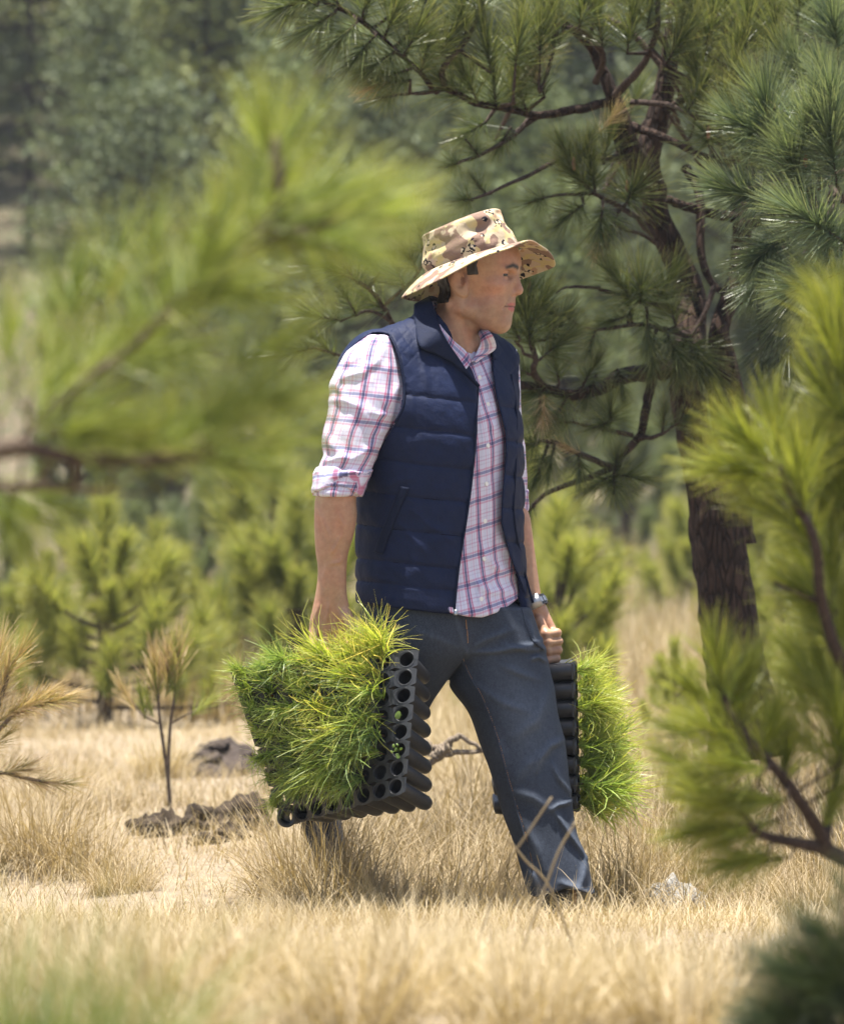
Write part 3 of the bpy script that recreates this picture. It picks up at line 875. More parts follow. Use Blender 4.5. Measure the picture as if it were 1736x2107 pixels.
T_ = [ # px, py, dir deg, dy, depth, key, scale
 (985, 215, 115, -.2, -.34, 'main', 1.15), (955, 205, 140, -.3, -.34, 'main', 1.05), (1020, 225, 95, -.3, -.3, 'main', 1.1), (1050, 228, 80, -.2, -.28, 'main', 1), (1010, 150, 100, -.2, -.4, 'main', 1.1), (1060, 140, 85, -.3, -.4, 'main', 1.1),
 (960, 80, 100, -.2, -.4, 'main', 1.05), (990, 30, 95, -.2, -.4, 'main', 1.1), (930, 120, 130, 0, -.4, 'main', .9), (905, 110, 60, -.3, -.4, 'main', .9),
 (640, -5, 200, 0, -.6, 'main', 1), (655, 12, 150, -.2, -.6, 'main', .95), (690, 25, 215, -.2, -.58, 'main', 1), (700, 15, 120, -.3, -.57, 'main', 1), (735, 45, 225, -.3, -.55, 'main', 1), (745, 40, 80, -.2, -.55, 'main', 1), (775, 70, 230, -.4, -.53, 'main', 1), (790, 80, 70, -.2, -.52, 'main', 1.05),
 (815, 105, 215, -.3, -.5, 'main', 1.0), (830, 115, 60, -.3, -.5, 'main', 1), (850, 140, 200, -.3, -.45, 'main', .95), (865, 152, 75, -.3, -.45, 'main', .9), (845, 165, 190, 0, -.45, 'main', .8), (880, 30, 95, .1, -.45, 'main', 1.1), (820, 20, 100, .1, -.5, 'main', 1.1), (760, 0, 95, .1, -.5, 'main', 1.0), (850, 60, 110, .2, -.4, 'main', 1),
 (812, 196, 190, -.1, -.42, 'mainfan', .62),
 (1000, 250, 215, -.4, -.25, 'main', .8), (1050, 262, 240, -.3, -.25, 'main', .7), (1085, 235, 110, -.3, -.25, 'main', .85),
 (945, 335, 195, -.1, -.36, 'mainfan', .60), (985, 320, 130, -.2, -.34, 'mainfan', .5), (972, 411, 185, -.1, -.36, 'mainfan', .66), (1000, 400, 130, -.2, -.3, 'main', .5),
 (1120, 200, 110, -.3, -.3, 'main', 1), (1110, 130, 90, -.3, -.35, 'main', 1.15), (1150, 90, 100, -.3, -.3, 'main', 1.15), (1080, 60, 95, -.1, -.3, 'main', 1.1), (1190, 60, 80, -.3, -.35, 'main', 1.15), (1240, 100, 100, -.3, -.3, 'main', 1.1), (1150, 20, 95, 0, -.2, 'main', 1.1), (1230, 20, 90, 0, -.2, 'main', 1.15),
 (1290, 110, 85, -.3, -.3, 'main', 1.1), (1330, 60, 80, -.2, -.3, 'main', 1.1), (1300, 20, 95, 0, -.2, 'main', 1.1), (1370, 130, 60, -.3, -.3, 'main', 1.05), (1400, 70, 85, -.2, -.2, 'main', 1.15), (1450, 110, 80, -.3, -.25, 'main', 1.15), (1440, 30, 95, 0, -.1, 'main', 1.1),
 (1490, 70, 90, -.2, -.2, 'main', 1.1), (1530, 110, 85, -.3, -.3, 'main', 1.15), (1500, 180, 80, -.4, -.3, 'main', 1.15), (1440, 200, 100, -.4, -.25, 'main', 1.1), (1560, 40, 90, -.1, -.2, 'main', 1.1), (1410, 235, 60, -.4, -.3, 'main', .9),
 (1600, 120, 95, -.3, -.35, 'main', 1.1), (1640, 60, 90, -.2, -.4, 'main', 1.15), (1690, 90, 85, -.3, -.5, 'blue', .95), (1725, 130, 100, -.4, -.6, 'blue', .95), (1620, 180, 100, -.4, -.5, 'main', 1.1), (1680, 20, 90, 0, -.4, 'main', 1.1), (1730, 20, 95, 0, -.4, 'main', 1.1), (1660, 200, 110, -.4, -.6, 'blue', .9), (1560, 230, 110, -.4, -.4, 'main', 1.05), (1730, 220, 120, -.4, -.7, 'blue', .9),
 (1457, 300, 100, -.5, -.3, 'mainfan', 1.0), (1500, 325, 80, -.5, -.35, 'main', 1.05), (1480, 270, 85, -.4, -.35, 'main', 1.0), (1530, 310, 60, -.4, -.4, 'main', 1.0), (1550, 360, 100, -.4, -.4, 'main', .9),
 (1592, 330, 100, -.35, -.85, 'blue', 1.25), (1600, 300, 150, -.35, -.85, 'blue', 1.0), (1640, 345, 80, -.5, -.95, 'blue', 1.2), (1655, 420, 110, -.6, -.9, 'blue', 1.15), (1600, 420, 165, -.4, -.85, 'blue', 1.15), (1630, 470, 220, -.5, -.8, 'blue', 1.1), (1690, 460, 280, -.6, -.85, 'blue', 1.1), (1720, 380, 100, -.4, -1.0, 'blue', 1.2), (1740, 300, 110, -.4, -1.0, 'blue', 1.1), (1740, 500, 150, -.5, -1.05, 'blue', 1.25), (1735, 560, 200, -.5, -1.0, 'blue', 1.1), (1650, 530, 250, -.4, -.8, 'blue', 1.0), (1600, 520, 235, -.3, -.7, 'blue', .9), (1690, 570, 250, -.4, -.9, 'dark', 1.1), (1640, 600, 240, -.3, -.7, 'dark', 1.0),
 (1182, 356, 115, -.3, -.24, 'main', .85), (1222, 398, 140, -.5, -.22, 'main', 1.0), (1225, 400, 100, -.4, -.22, 'main', 1), (1200, 420, 220, -.5, -.22, 'main', .9), (1240, 425, 260, -.5, -.2, 'main', .9), (1288, 418, 65, -.5, -.14, 'mainfan', 1.05), (1270, 440, 250, -.5, -.14, 'main', .8),
 (1120, 406, 200, -.2, -.28, 'mainfan', .62), (1246, 464, 250, -.3, -.15, 'main', .75), (1180, 340, 60, -.3, -.24, 'main', .8), (1240, 340, 80, -.2, -.1, 'main', .9),
 (1318, 625, 95, -.5, -.2, 'mainfan', 1.15), (1300, 615, 130, -.4, -.2, 'main', 1.0), (1350, 620, 60, -.4, -.16, 'main', 1.0), (1330, 640, 270, -.5, -.18, 'main', .9), (1290, 650, 200, -.4, -.2, 'main', .7),
 (1087, 650, 95, -.2, -.33, 'main', 1.15), (1088, 690, 70, -.3, -.33, 'main', 1.05), (1092, 720, 100, -.4, -.33, 'main', 1.1), (1084, 640, 110, -.1, -.33, 'main', 1.1), (1070, 700, 120, 0, -.36, 'main', 1.0), (1110, 740, 40, -.3, -.3, 'main', 1.0), (1120, 700, 50, -.2, -.3, 'main', .9),
 (1150, 650, 160, -.2, -.28, 'mainfan', .5), (1225, 678, 250, -.3, -.24, 'main', .6), (1300, 668, 100, -.3, -.2, 'main', .6),
 (1415, 697, 285, -.5, -.14, 'main', 1.1), (1425, 705, 300, -.4, -.14, 'main', 1.1), (1405, 700, 260, -.5, -.14, 'main', 1.0), (1345, 690, 265, -.4, -.16, 'main', .9), (1370, 680, 290, -.5, -.16, 'main', .95), (1390, 670, 110, -.4, -.14, 'main', .8),
 (1130, 795, 200, -.3, -.25, 'main', .8), (1170, 810, 240, -.4, -.22, 'main', .9), (1110, 800, 270, -.4, -.26, 'main', .9), (1150, 790, 100, -.4, -.24, 'main', .75), (1200, 790, 60, -.3, -.2, 'main', .7), (1090, 770, 160, -.2, -.3, 'main', .9), (1225, 770, 250, -.4, -.15, 'main', .8), (1270, 760, 280, -.4, -.12, 'main', .7),
 (1255, 868, 90, -.5, -.18, 'mainfan', .78), (1255, 868, 200, -.5, -.18, 'mainfan', .7), (1362, 890, 85, -.2, -.16, 'main', .6), (1382, 878, 30, -.3, -.17, 'main', .55), (1178, 869, 180, -.3, -.2, 'main', .8),
 (1262, 979, 270, -.5, -.13, 'mainfan', .85), (1262, 975, 350, -.5, -.13, 'main', .8), (1255, 980, 210, -.4, -.13, 'main', .75), (1262, 975, 80, -.4, -.13, 'main', .6),
 (1110, 912, 185, -.2, -.28, 'mainfan', .8), (1140, 915, 260, -.3, -.26, 'main', .8), (1190, 930, 270, -.3, -.2, 'main', .7), (1120, 935, 250, -.3, -.26, 'main', .8), (1100, 1040, 220, -.2, -.2, 'main', .45),
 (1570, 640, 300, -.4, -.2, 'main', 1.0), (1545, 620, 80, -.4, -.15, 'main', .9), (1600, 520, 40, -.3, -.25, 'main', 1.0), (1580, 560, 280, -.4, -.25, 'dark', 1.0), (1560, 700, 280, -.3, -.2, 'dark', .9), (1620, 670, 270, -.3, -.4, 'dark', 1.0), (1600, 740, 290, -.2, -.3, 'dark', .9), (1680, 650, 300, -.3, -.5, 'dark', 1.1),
 (740, 585, 130, -.1, -.5, 'main', .95), (720, 570, 160, -.1, -.5, 'main', .9), (705, 660, 170, -.2, -.45, 'main', .95), (735, 650, 120, -.2, -.43, 'main', .85), (640, 718, 190, -.2, -.45, 'main', .85), (690, 732, 140, -.2, -.4, 'main', .8), (745, 740, 230, -.3, -.38, 'main', .7), (800, 640, 150, -.2, -.36, 'main', .8), (870, 520, 100, -.2, -.4, 'main', 1.0), (860, 560, 120, -.2, -.4, 'main', .95), (830, 590, 110, -.2, -.4, 'main', .8), (780, 560, 130, 0, -.45, 'main', .7),
]
ends = []
for px, py, dg, dy, dd, key, s in T_:
    P = PW(px, py, dd); d = unit(dirv(dg, dy))
    put_tuft(pine, key, P, d, s)
    ends.append((P, d))
# fill of the upper crown beyond the front layer
for i in range(14):
    px = 1080 + 660 * rn.uniform(); py = -40 + 330 * rn.uniform() ** 1.2
    if py > 250 and px < 1380: continue
    dd = rn.uniform(.1, .9)
    P = PW(px, py, dd); d = unit(dirv(rn.uniform(50, 130), rn.uniform(-.5, .4)))
    put_tuft(pine, 'main', P, d, rn.uniform(.95, 1.2)); ends.append((P, d))
for i in range(18):
    px = 1400 + 340 * rn.uniform(); py = -40 + 370 * rn.uniform()
    P = PW(px, py, rn.uniform(-.2, .6)); d = unit(dirv(rn.uniform(60, 125), rn.uniform(-.5, .2)))
    put_tuft(pine, 'main' if px < 1620 else 'blue', P, d, rn.uniform(.95, 1.2)); ends.append((P, d))
twig_bundle(L, ends, M_TWIG)['kind'] = 'stuff'
# crown continuing above the frame, so that it shades the trunk as the photograph shows
for i in range(24):
    px = rn.uniform(1000, 1900); py = rn.uniform(-420, -50); dd = rn.uniform(-.7, 1.0)
    put_tuft(pine, 'main', PW(px, py, dd), unit(dirv(rn.uniform(40, 140), rn.uniform(-.6, .6))), rn.uniform(1.1, 1.4))
# small buds on the visible shoot tips
for (px, py, dd) in ((1180, 350, -.27), (1457, 285, -.34), (1590, 235, -.88), (1656, 345, -.98), (1087, 600, -.34), (1290, 395, -.16), (1722, 300, -1.03)):
    v, q, tr = tube(np.array([[0, 0, 0], [0, 0, .014], [0, 0, .028], [0, 0, .036]]), [.004, .006, .005, .001], 7)
    o = link('bud', mesh('bud', v, q, tr, mat=M_BUD), pine); o.location = Vector(PW(px, py, dd)) - Vector(base)

# a clump of dead needles
def dead(px, py, dd, dg, s):
    put_tuft(pine, 'dry', PW(px, py, dd), unit(dirv(dg, -.4)), s)['label'] = "dry orange needle tuft"
dead(1230, 275, -.2, 50, .8); dead(1240, 470, -.2, 255, .7); dead(1195, 930, -.22, 160, .7); dead(1120, 810, -.3, 265, .8); dead(800, 170, -.46, 200, .7); dead(1120, 70, -.3, 260, .8)

# ================================================================== NEAR PINE AT THE LEFT (out of focus)
DN = 4.95
b0 = np.array([(-330 - CX) * DN / FOC, DN, 0.]); b0[2] = float(gz(b0[0], b0[1])) - .02
near = empty('pine_tree', b0, "strongly blurred bright pine reaching in from the left edge", 'tree')
LN = Limbs(near)
def PN(a, b, d=0.0): return W(a, b, DN + d)
LN.add('trunk', [b0, PN(-320, 1500), PN(-300, 1100), PN(-290, 700), PN(-280, 200)], .045, .02, M_BARK, 10)
LN.add('branch', [PN(-300, 1020), PN(-120, 950), PN(0, 925), PN(60, 915)], .016, .011, M_TWIG_L)
LN.add('branch', [PN(40, 918), PN(180, 945), PN(300, 948), PN(440, 938)], .010, .005, M_TWIG)
LN.add('branch', [PN(45, 905), PN(130, 820), PN(250, 730), PN(350, 645), PN(450, 560), PN(520, 500), PN(560, 430), PN(572, 340)], .006, .003, M_TWIG_L)
LN.add('branch', [PN(520, 500), PN(620, 470), PN(700, 455)], .005, .003, M_TWIG)
LN.add('branch', [PN(-300, 1060), PN(-100, 1010, .1), PN(60, 1000, .15), PN(220, 1010, .2)], .008, .004, M_TWIG_L)
NT_ = []
for (ax, ay, bx, by, n, lo, hi) in ((60, 900, 560, 440, 15, 35, 88), (60, 900, 560, 440, 8, -25, 20), (60, 920, 440, 940, 8, -12, 40)):
    for i in range(n):
        f = (i + rn.uniform(0, .6)) / n
        NT_.append((ax + (bx - ax) * f, ay + (by - ay) * f, rn.uniform(lo, hi), rn.uniform(-.35, .45), 1.0))
NT_ += [(560, 440, 95, 0, 1.15), (565, 420, 75, .2, 1.15), (570, 400, 100, -.2, 1.1), (540, 480, 25, .1, 1.1), (560, 470, 40, .2, 1.15), (600, 470, 15, 0, 1.15), (560, 500, 0, .3, 1.1), (640, 465, 30, .2, 1.0), (660, 460, 5, -.1, 1.05), (690, 455, 20, 0, 1.0), (620, 480, -15, .2, 1.0),
        (440, 938, 10, .2, 1.15), (400, 930, 45, .3, 1.1), (440, 890, 30, .4, 1.0), (470, 760, 30, .5, 1.0), (420, 820, 0, .4, 1.0), (500, 840, 10, .5, 1.0),
        (30, 820, 95, .2, 1.1), (80, 760, 80, .3, 1.1), (0, 870, 120, .2, 1.0), (140, 700, 85, .4, 1.1), (220, 640, 80, .4, 1.1), (300, 580, 80, .4, .9), (60, 830, 60, .1, 1.0)]
ends = []
for px, py, dg, dy, s in NT_:
    P = PN(px, py, rn.uniform(-.12, .25)); d = unit(dirv(dg, dy))
    put_tuft(near, 'near', P, d, s * .97); ends.append((P, d))
for i in range(4):
    P = PN(rn.uniform(-60, 200), rn.uniform(985, 1030), .2); d = unit(dirv(rn.uniform(-75, -25), .3))
    put_tuft(near, 'near', P, d, .8); ends.append((P, d))
twig_bundle(LN, ends, M_TWIG_L, r=.0016)['kind'] = 'stuff'
for (px, py) in ((568, 350), (575, 395)):
    v, q, tr = tube(np.array([[0, 0, 0], [0, 0, .012], [0, 0, .03], [0, 0, .042]]), [.004, .006, .005, .001], 7)
    o = link('bud', mesh('bud', v, q, tr, mat=M_TWIG_L), near); o.location = Vector(PN(px, py, -.1)) - Vector(b0)

# ================================================================== NEAR PINE AT THE RIGHT
DR = 7.0
b1 = np.array([(1860 - CX) * DR / FOC, DR, 0.]); b1[2] = float(gz(b1[0], b1[1])) - .02
nr_ = empty('pine_tree', b1, "blurred yellow green young pine in front of the trunk at the right edge", 'tree')
LR = Limbs(nr_)
def PR(a, b, d=0.0): return W(a, b, DR + d)
LR.add('trunk', [b1, PR(1855, 1840), PR(1850, 1500), PR(1845, 1100), PR(1840, 600)], .034, .014, M_BARK, 10)
LR.add('branch', [PR(1855, 1800), PR(1740, 1768, -.05), PR(1690, 1745, -.08), PR(1640, 1735, -.1), PR(1560, 1712, -.12), PR(1505, 1640, -.14)], .016, .005, M_TWIG)
LR.add('branch', [PR(1700, 1745, -.08), PR(1672, 1690, -.1), PR(1610, 1600, -.14), PR(1560, 1545, -.16), PR(1505, 1475, -.18), PR(1487, 1430, -.18)], .012, .005, M_TWIG)
LR.add('branch', [PR(1700, 1720, -.08), PR(1710, 1650, 0), PR(1730, 1560, .05)], .008, .005, M_TWIG)
LR.add('branch', [PR(1850, 1500), PR(1740, 1380, -.1), PR(1690, 1240, -.15), PR(1674, 1110, -.2), PR(1624, 1010, -.2), PR(1604, 960, -.2)], .012, .005, M_TWIG)
LR.add('branch', [PR(1848, 1150), PR(1760, 980, 0), PR(1715, 850, 0), PR(1705, 720, 0)], .009, .004, M_TWIG)
LR.add('branch', [PR(1690, 1240, -.15), PR(1640, 1220, -.15), PR(1590, 1200, -.15)], .005, .003, M_TWIG)
RT_ = [(1487, 1445, 100, -0.1, 1.06), (1502, 1485, 140, -0.2, 1.01), (1492, 1465, 60, 0.1, 1.01), (1522, 1515, 90, 0.1, 1.01), (1542, 1545, 150, -0.2, 1.01), (1562, 1565, 70, 0.1, 1.01), (1582, 1585, 170, -0.2, 1.01), (1612, 1625, 85, 0.1, 0.966), (1622, 1645, 180, -0.2, 0.966), (1462, 1525, 160, 0.1, 0.828), (1522, 1585, 185, 0.1, 0.92), (1562, 1645, 190, 0.1, 0.92), (1602, 1685, 200, 0, 0.92), (1532, 1685, 150, -0.1, 0.966), (1522, 1695, 190, -0.1, 1.01), (1552, 1725, 170, 0.1, 0.92), (1582, 1755, 195, 0.1, 0.966), (1502, 1645, 165, 0.1, 0.92), (1452, 1605, 150, 0.2, 0.874), (1622, 1765, 185, 0.1, 0.828), (1604, 965, 140, -0.1, 1.15), (1609, 970, 100, 0.1, 1.15), (1594, 980, 170, -0.1, 1.15), (1634, 1020, 70, 0.1, 1.15), (1624, 1010, 150, 0.1, 1.1), (1654, 1060, 100, -0.2, 1.15), (1674, 1100, 150, 0.1, 1.1), (1664, 1090, 60, 0.1, 1.1), (1694, 1160, 120, -0.1, 1.1), (1714, 1220, 90, 0.1, 1.1), (1724, 1260, 150, 0.1, 1.05), (1744, 1320, 100, 0.2, 1.1), (1684, 1215, 120, 0.2, 0.8), (1684, 1000, 85, 0.2, 1.15), (1734, 1050, 95, 0.2, 1.15), (1774, 1150, 110, 0.2, 1.1), (1740, 1350, 120, 0.1, 1.1), (1684, 1300, 110, 0.4, 0.9), (1739, 740, 95, 0, 1.15), (1739, 760, 70, 0.1, 1.1), (1744, 800, 110, 0, 1.15), (1749, 850, 80, 0.1, 1.15), (1754, 880, 125, 0.1, 1.1), (1774, 940, 100, 0.1, 1.1), (1734, 720, 115, 0.2, 1.1), (1730, 1570, 95, 0, 1.15), (1715, 1620, 80, 0.1, 1.1), (1740, 1500, 110, 0.2, 1.15), (1690, 1700, 60, 0.2, 0.9), (1730, 1480, 130, 0.3, 1.1), (1680, 1420, 120, 0.4, 1), (1660, 1480, 100, 0.5, 1), (1700, 1560, 140, 0.4, 1)]
ends = []
for px, py, dg, dy, s in RT_:
    P = PR(px, py, -.12 + .25 * dy + rn.uniform(-.05, .05)); d = unit(dirv(dg, dy))
    put_tuft(nr_, 'nearR', P, d, s); ends.append((P, d))
twig_bundle(LR, ends, M_TWIG, r=.002)['kind'] = 'stuff'

# foliage in the bottom right corner, its shade put into the needle colour
DB = 5.6
b2 = np.array([(1760 - CX) * DB / FOC, DB, 0.]); b2[2] = float(gz(b2[0], b2[1])) - .02
nb = empty('pine_bush', b2, "blurred shaded green pine bush in the bottom right corner", 'bush')
LBk = Limbs(nb)
def PB(a, b, d=0.0): return W(a, b, DB + d)
LBk.add('stem', [b2, PB(1765, 2200), PB(1750, 2000), PB(1745, 1900)], .014, .006, M_TWIG)
LBk.add('stem', [PB(1765, 2200), PB(1700, 2080), PB(1660, 2020)], .008, .004, M_TWIG)
ends = []
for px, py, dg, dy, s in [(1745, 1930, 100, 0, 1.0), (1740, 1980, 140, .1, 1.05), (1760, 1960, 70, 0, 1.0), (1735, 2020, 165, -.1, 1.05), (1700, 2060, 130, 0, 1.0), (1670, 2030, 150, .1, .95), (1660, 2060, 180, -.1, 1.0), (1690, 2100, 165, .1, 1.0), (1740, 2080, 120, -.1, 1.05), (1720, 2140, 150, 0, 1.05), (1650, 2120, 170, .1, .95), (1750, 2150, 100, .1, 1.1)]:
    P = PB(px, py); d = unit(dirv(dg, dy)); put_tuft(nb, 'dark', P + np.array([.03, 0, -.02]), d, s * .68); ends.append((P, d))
twig_bundle(LBk, ends, M_TWIG, r=.003)['kind'] = 'stuff'

# ================================================================== REDDISH TWIGS AT THE LEFT EDGE
DL = 9.0
b3 = np.array([(-120 - CX) * DL / FOC, DL, 0.]); b3[2] = float(gz(b3[0], b3[1])) - .02
rd = empty('pine_sapling', b3, "reddish drying pine sapling with three sprays poking in at the left edge", 'sapling')
LD = Limbs(rd)
def PD(a, b, d=0.0): return W(a, b, DL + d)
LD.add('stem', [b3, PD(-110, 1760), PD(-90, 1560), PD(-80, 1420)], .012, .007, M_TWIG_L)
LD.add('branch', [PD(-95, 1600), PD(-40, 1530), PD(0, 1500), PD(30, 1470), PD(75, 1454), PD(110, 1445)], .006, .0035, M_TWIG_L)
LD.add('branch', [PD(-60, 1520), PD(-15, 1480), PD(5, 1430), PD(18, 1390)], .006, .0035, M_TWIG_L)
LD.add('branch', [PD(-100, 1640), PD(-40, 1600), PD(0, 1590), PD(50, 1600), PD(100, 1610)], .005, .003, M_TWIG_L)
for px, py, dg, dy, s in [(20, 1440, 75, 0, .95), (10, 1460, 90, -.1, .9), (25, 1410, 60, .1, .95), (0, 1480, 70, .2, .9), (15, 1405, 85, .1, .95), (40, 1465, 20, 0, .9), (75, 1455, 12, -.1, .9), (0, 1500, 35, .1, .9), (60, 1460, 30, .1, .8), (95, 1450, 15, 0, .8), (20, 1480, 25, -.2, .8), (0, 1592, 5, 0, .9), (45, 1600, -8, 0, .9), (85, 1607, -5, .1, .85), (20, 1595, 20, .1, .7), (-20, 1560, 40, .1, .9), (-15, 1500, 60, .1, .9)]:
    put_tuft(rd, 'dry' if rn.uniform() < .5 else 'drygreen', PD(px - 22, py), unit(dirv(dg, dy)), s * .84)

# ================================================================== THIN SAPLING IN THE CLEARING
DS = 12.6
def PSv(a, b, d=0.0): return W(a, b, DS + d)
b4 = PSv(352, 1672); b4[2] = float(gz(b4[0], b4[1])) - .01
sp_ = empty('pine_sapling', b4, "thin two stemmed pine sapling with orange green tips beside the clods of earth", 'sapling')
LS = Limbs(sp_)
LS.add('stem', [b4, PSv(346, 1600), PSv(336, 1530), PSv(328, 1470), PSv(326, 1420), PSv(325, 1395)], .0065, .003, M_TWIG_L)
LS.add('stem', [PSv(346, 1610), PSv(348, 1540), PSv(352, 1480), PSv(360, 1430), PSv(362, 1390)], .0055, .003, M_TWIG_L)
LS.add('branch', [PSv(330, 1490), PSv(300, 1475), PSv(278, 1455)], .003, .0018, M_TWIG_L)
LS.add('branch', [PSv(350, 1490), PSv(385, 1470), PSv(405, 1462)], .003, .0018, M_TWIG_L)
tufts('sap', M_NEEDLE_YOUNG, 2, n=85, stem=.12, nl=.12, wid=.0028, a_tip=.15, a_base=.55)
tufts('sapdry', M_NEEDLE_DRY, 2, n=70, stem=.10, nl=.11, wid=.0028, a_tip=.15, a_base=.55)
for px, py, dg, key, s in [(326, 1452, 92, 'sapdry', 1.0), (326, 1432, 95, 'sapdry', 1.0), (361, 1452, 88, 'sap', .8), (362, 1422, 85, 'sapdry', 1.1), (345, 1422, 90, 'sapdry', 1.0), (340, 1437, 80, 'sap', .8), (362, 1402, 90, 'sap', .8), (282, 1468, 120, 'sapdry', .8), (300, 1483, 100, 'sap', .6), (392, 1476, 40, 'sap', .6), (318, 1478, 110, 'sap', .6), (325, 1448, 95, 'sap', .7)]:
    put_tuft(sp_, key, PSv(px, py), unit(dirv(dg, rn.uniform(-.2, .2))), s)

# ================================================================== YOUNG PINES BEHIND
def young_geo(rng, h, nshoot, mat, spread=.55, nn=560, wid=.0042, sl=.25, nl=.15):
    """crown of upright needle plumes on up-curving branches; returns crown mesh, wood mesh"""
    cr, wd = [], []
    v, q, tr = tube(np.array([[0, 0, -.05], [.01, 0, h * .3], [-.01, .01, h * .6], [0, 0, h * .9]]), [.045, .04, .028, .012], 7)
    wd.append((v, q, tr, None))
    for i in range(nshoot):
        f = (i + .5) / nshoot
        z0 = h * (.12 + .72 * f)
        az = i * 2.4 + rng.uniform(-.4, .4)
        reach = spread * h * .5 * (1.05 - .75 * f) * rng.uniform(.35, 1.15)
        P0 = np.array([0, 0, z0 * .8]); e = np.array([math.cos(az) * reach, math.sin(az) * reach, z0 + rng.uniform(.0, .15) * h * .4])
        C = catmull(np.array([P0, P0 * .4 + e * .6 + np.array([0, 0, -.08 * h * .3]), e]), 4)
        v, q, tr = tube(C, np.linspace(.014, .007, len(C)), 5); wd.append((v, q, tr, None))
        d = unit(np.array([math.cos(az) * .45, math.sin(az) * .45, 1.0]) + rng.normal(0, .12, 3))
        for k in range(2 if i % 3 == 0 else 1):
            s = rng.uniform(.75, 1.15) * (1.0 if k == 0 else .7)
            v, q, c = tuft_mesh('x', nn, sl * s, nl * s, rng, None, wid=wid, a_tip=.5, a_base=1.1, segs=1)
            dd = d if k == 0 else unit(d + rng.normal(0, .5, 3))
            pos = e - dd * sl * s * .35 - (0 if k == 0 else 1) * (e - P0) * rng.uniform(.15, .5)
            v = v @ frame_from_z(dd).T + pos
            cr.append((v, q, None, c))
    v, q, c = tuft_mesh('x', int(nn * 1.3), sl * 1.3, nl * 1.1, rng, None, wid=wid, a_tip=.5, a_base=.85, segs=1)
    cr.append((v + np.array([0, 0, h * .82]), q, None, c))
    V, Q, T, C = merge(cr); cm = mesh('crown', V, Q, mat=mat, col=C)
    V, Q, T, C = merge(wd); wm = mesh('trunk', V, Q, T, mat=M_TWIG)
    return cm, wm
ry = np.random.default_rng(8)
YG = [young_geo(ry, 1.0, 24, M_NEEDLE_YOUNG, 1.35), young_geo(ry, 1.0, 13, M_NEEDLE_YOUNG, .95), young_geo(ry, 1.0, 15, M_NEEDLE_YOUNG2, 1.15), young_geo(ry, 1.0, 11, M_NEEDLE_YOUNG2, .9)]
YP = [ # px, d, height, variant, label
 (215, 17.4, .78, 0, "bushy yellow green young pine behind the thin sapling, on a dark stem"),
 (325, 19.0, .66, 1, "upright bright young pine just behind the sapling's right side"),
 (100, 19.5, .55, 0, "yellowish young pine at far left behind the reddish twigs"),
 (562, 19.5, 1.02, 1, "tall bright plumed young pine left of the man's forearm"),
 (478, 19.0, .55, 2, "low grey green young pine left of the seedling tray"),
 (608, 18.6, .80, 0, "rounded young pine directly behind the near seedlings"),
 (420, 24.0, .85, 2, "grey green young pine between the two bright ones at left"),
 (350, 30.0, 1.35, 3, "slim grey green young pine in the second row, left of centre"),
 (490, 30.5, 1.5, 3, "slim tall grey green young pine in the second row behind the forearm"),
 (15, 21.0, .7, 2, "grey green young pine at the left edge"),
 (150, 31.0, 1.3, 2, "second row young pine above the bushy yellow one"),
 (655, 27.0, 1.15, 3, "second row young pine hidden partly by the man's forearm"),
 (560, 36.0, 2.0, 2, "third row grey green pine behind the man's sleeve"),
 (1150, 17.0, .76, 0, "bright young pine right of the vest, above the far hand"),
 (1085, 21.5, 1.0, 1, "young pine partly hidden behind the far side of the vest"),
 (1388, 15.6, .34, 1, "small bright young pine left of the trunk's foot"),
 (1290, 31.0, 1.1, 2, "grey green young pine in the gap left of the trunk"),
 (1370, 36.0, 1.6, 2, "grey green pine further back left of the trunk"),
 (1190, 35.0, 1.7, 3, "grey green pine further back behind the far arm"),
 (1450, 26.0, .9, 0, "young pine right behind the trunk"),
 (1610, 18.5, .7, 1, "bright young pine to the right of the trunk"),
 (1660, 26.0, 1.3, 0, "bushy young pine behind the right foreground pine"),
 (1710, 16.5, .55, 0, "low young pine at the right edge behind the foreground pine"),
 (1560, 33.0, 1.7, 2, "slim young pine further back to the right of the trunk"),
]
for k, (px, d, h, vi, lab) in enumerate(YP):
    x = (px - CX) * d / FOC
    r_ = empty('young_pine', (x, d, float(gz(x, d))), lab, 'young pine', 'young pines behind the clearing', rotz=k * 2.1)
    r_.scale = (h, h, h)
    link('crown', YG[vi][0], r_); link('trunk', YG[vi][1], r_)

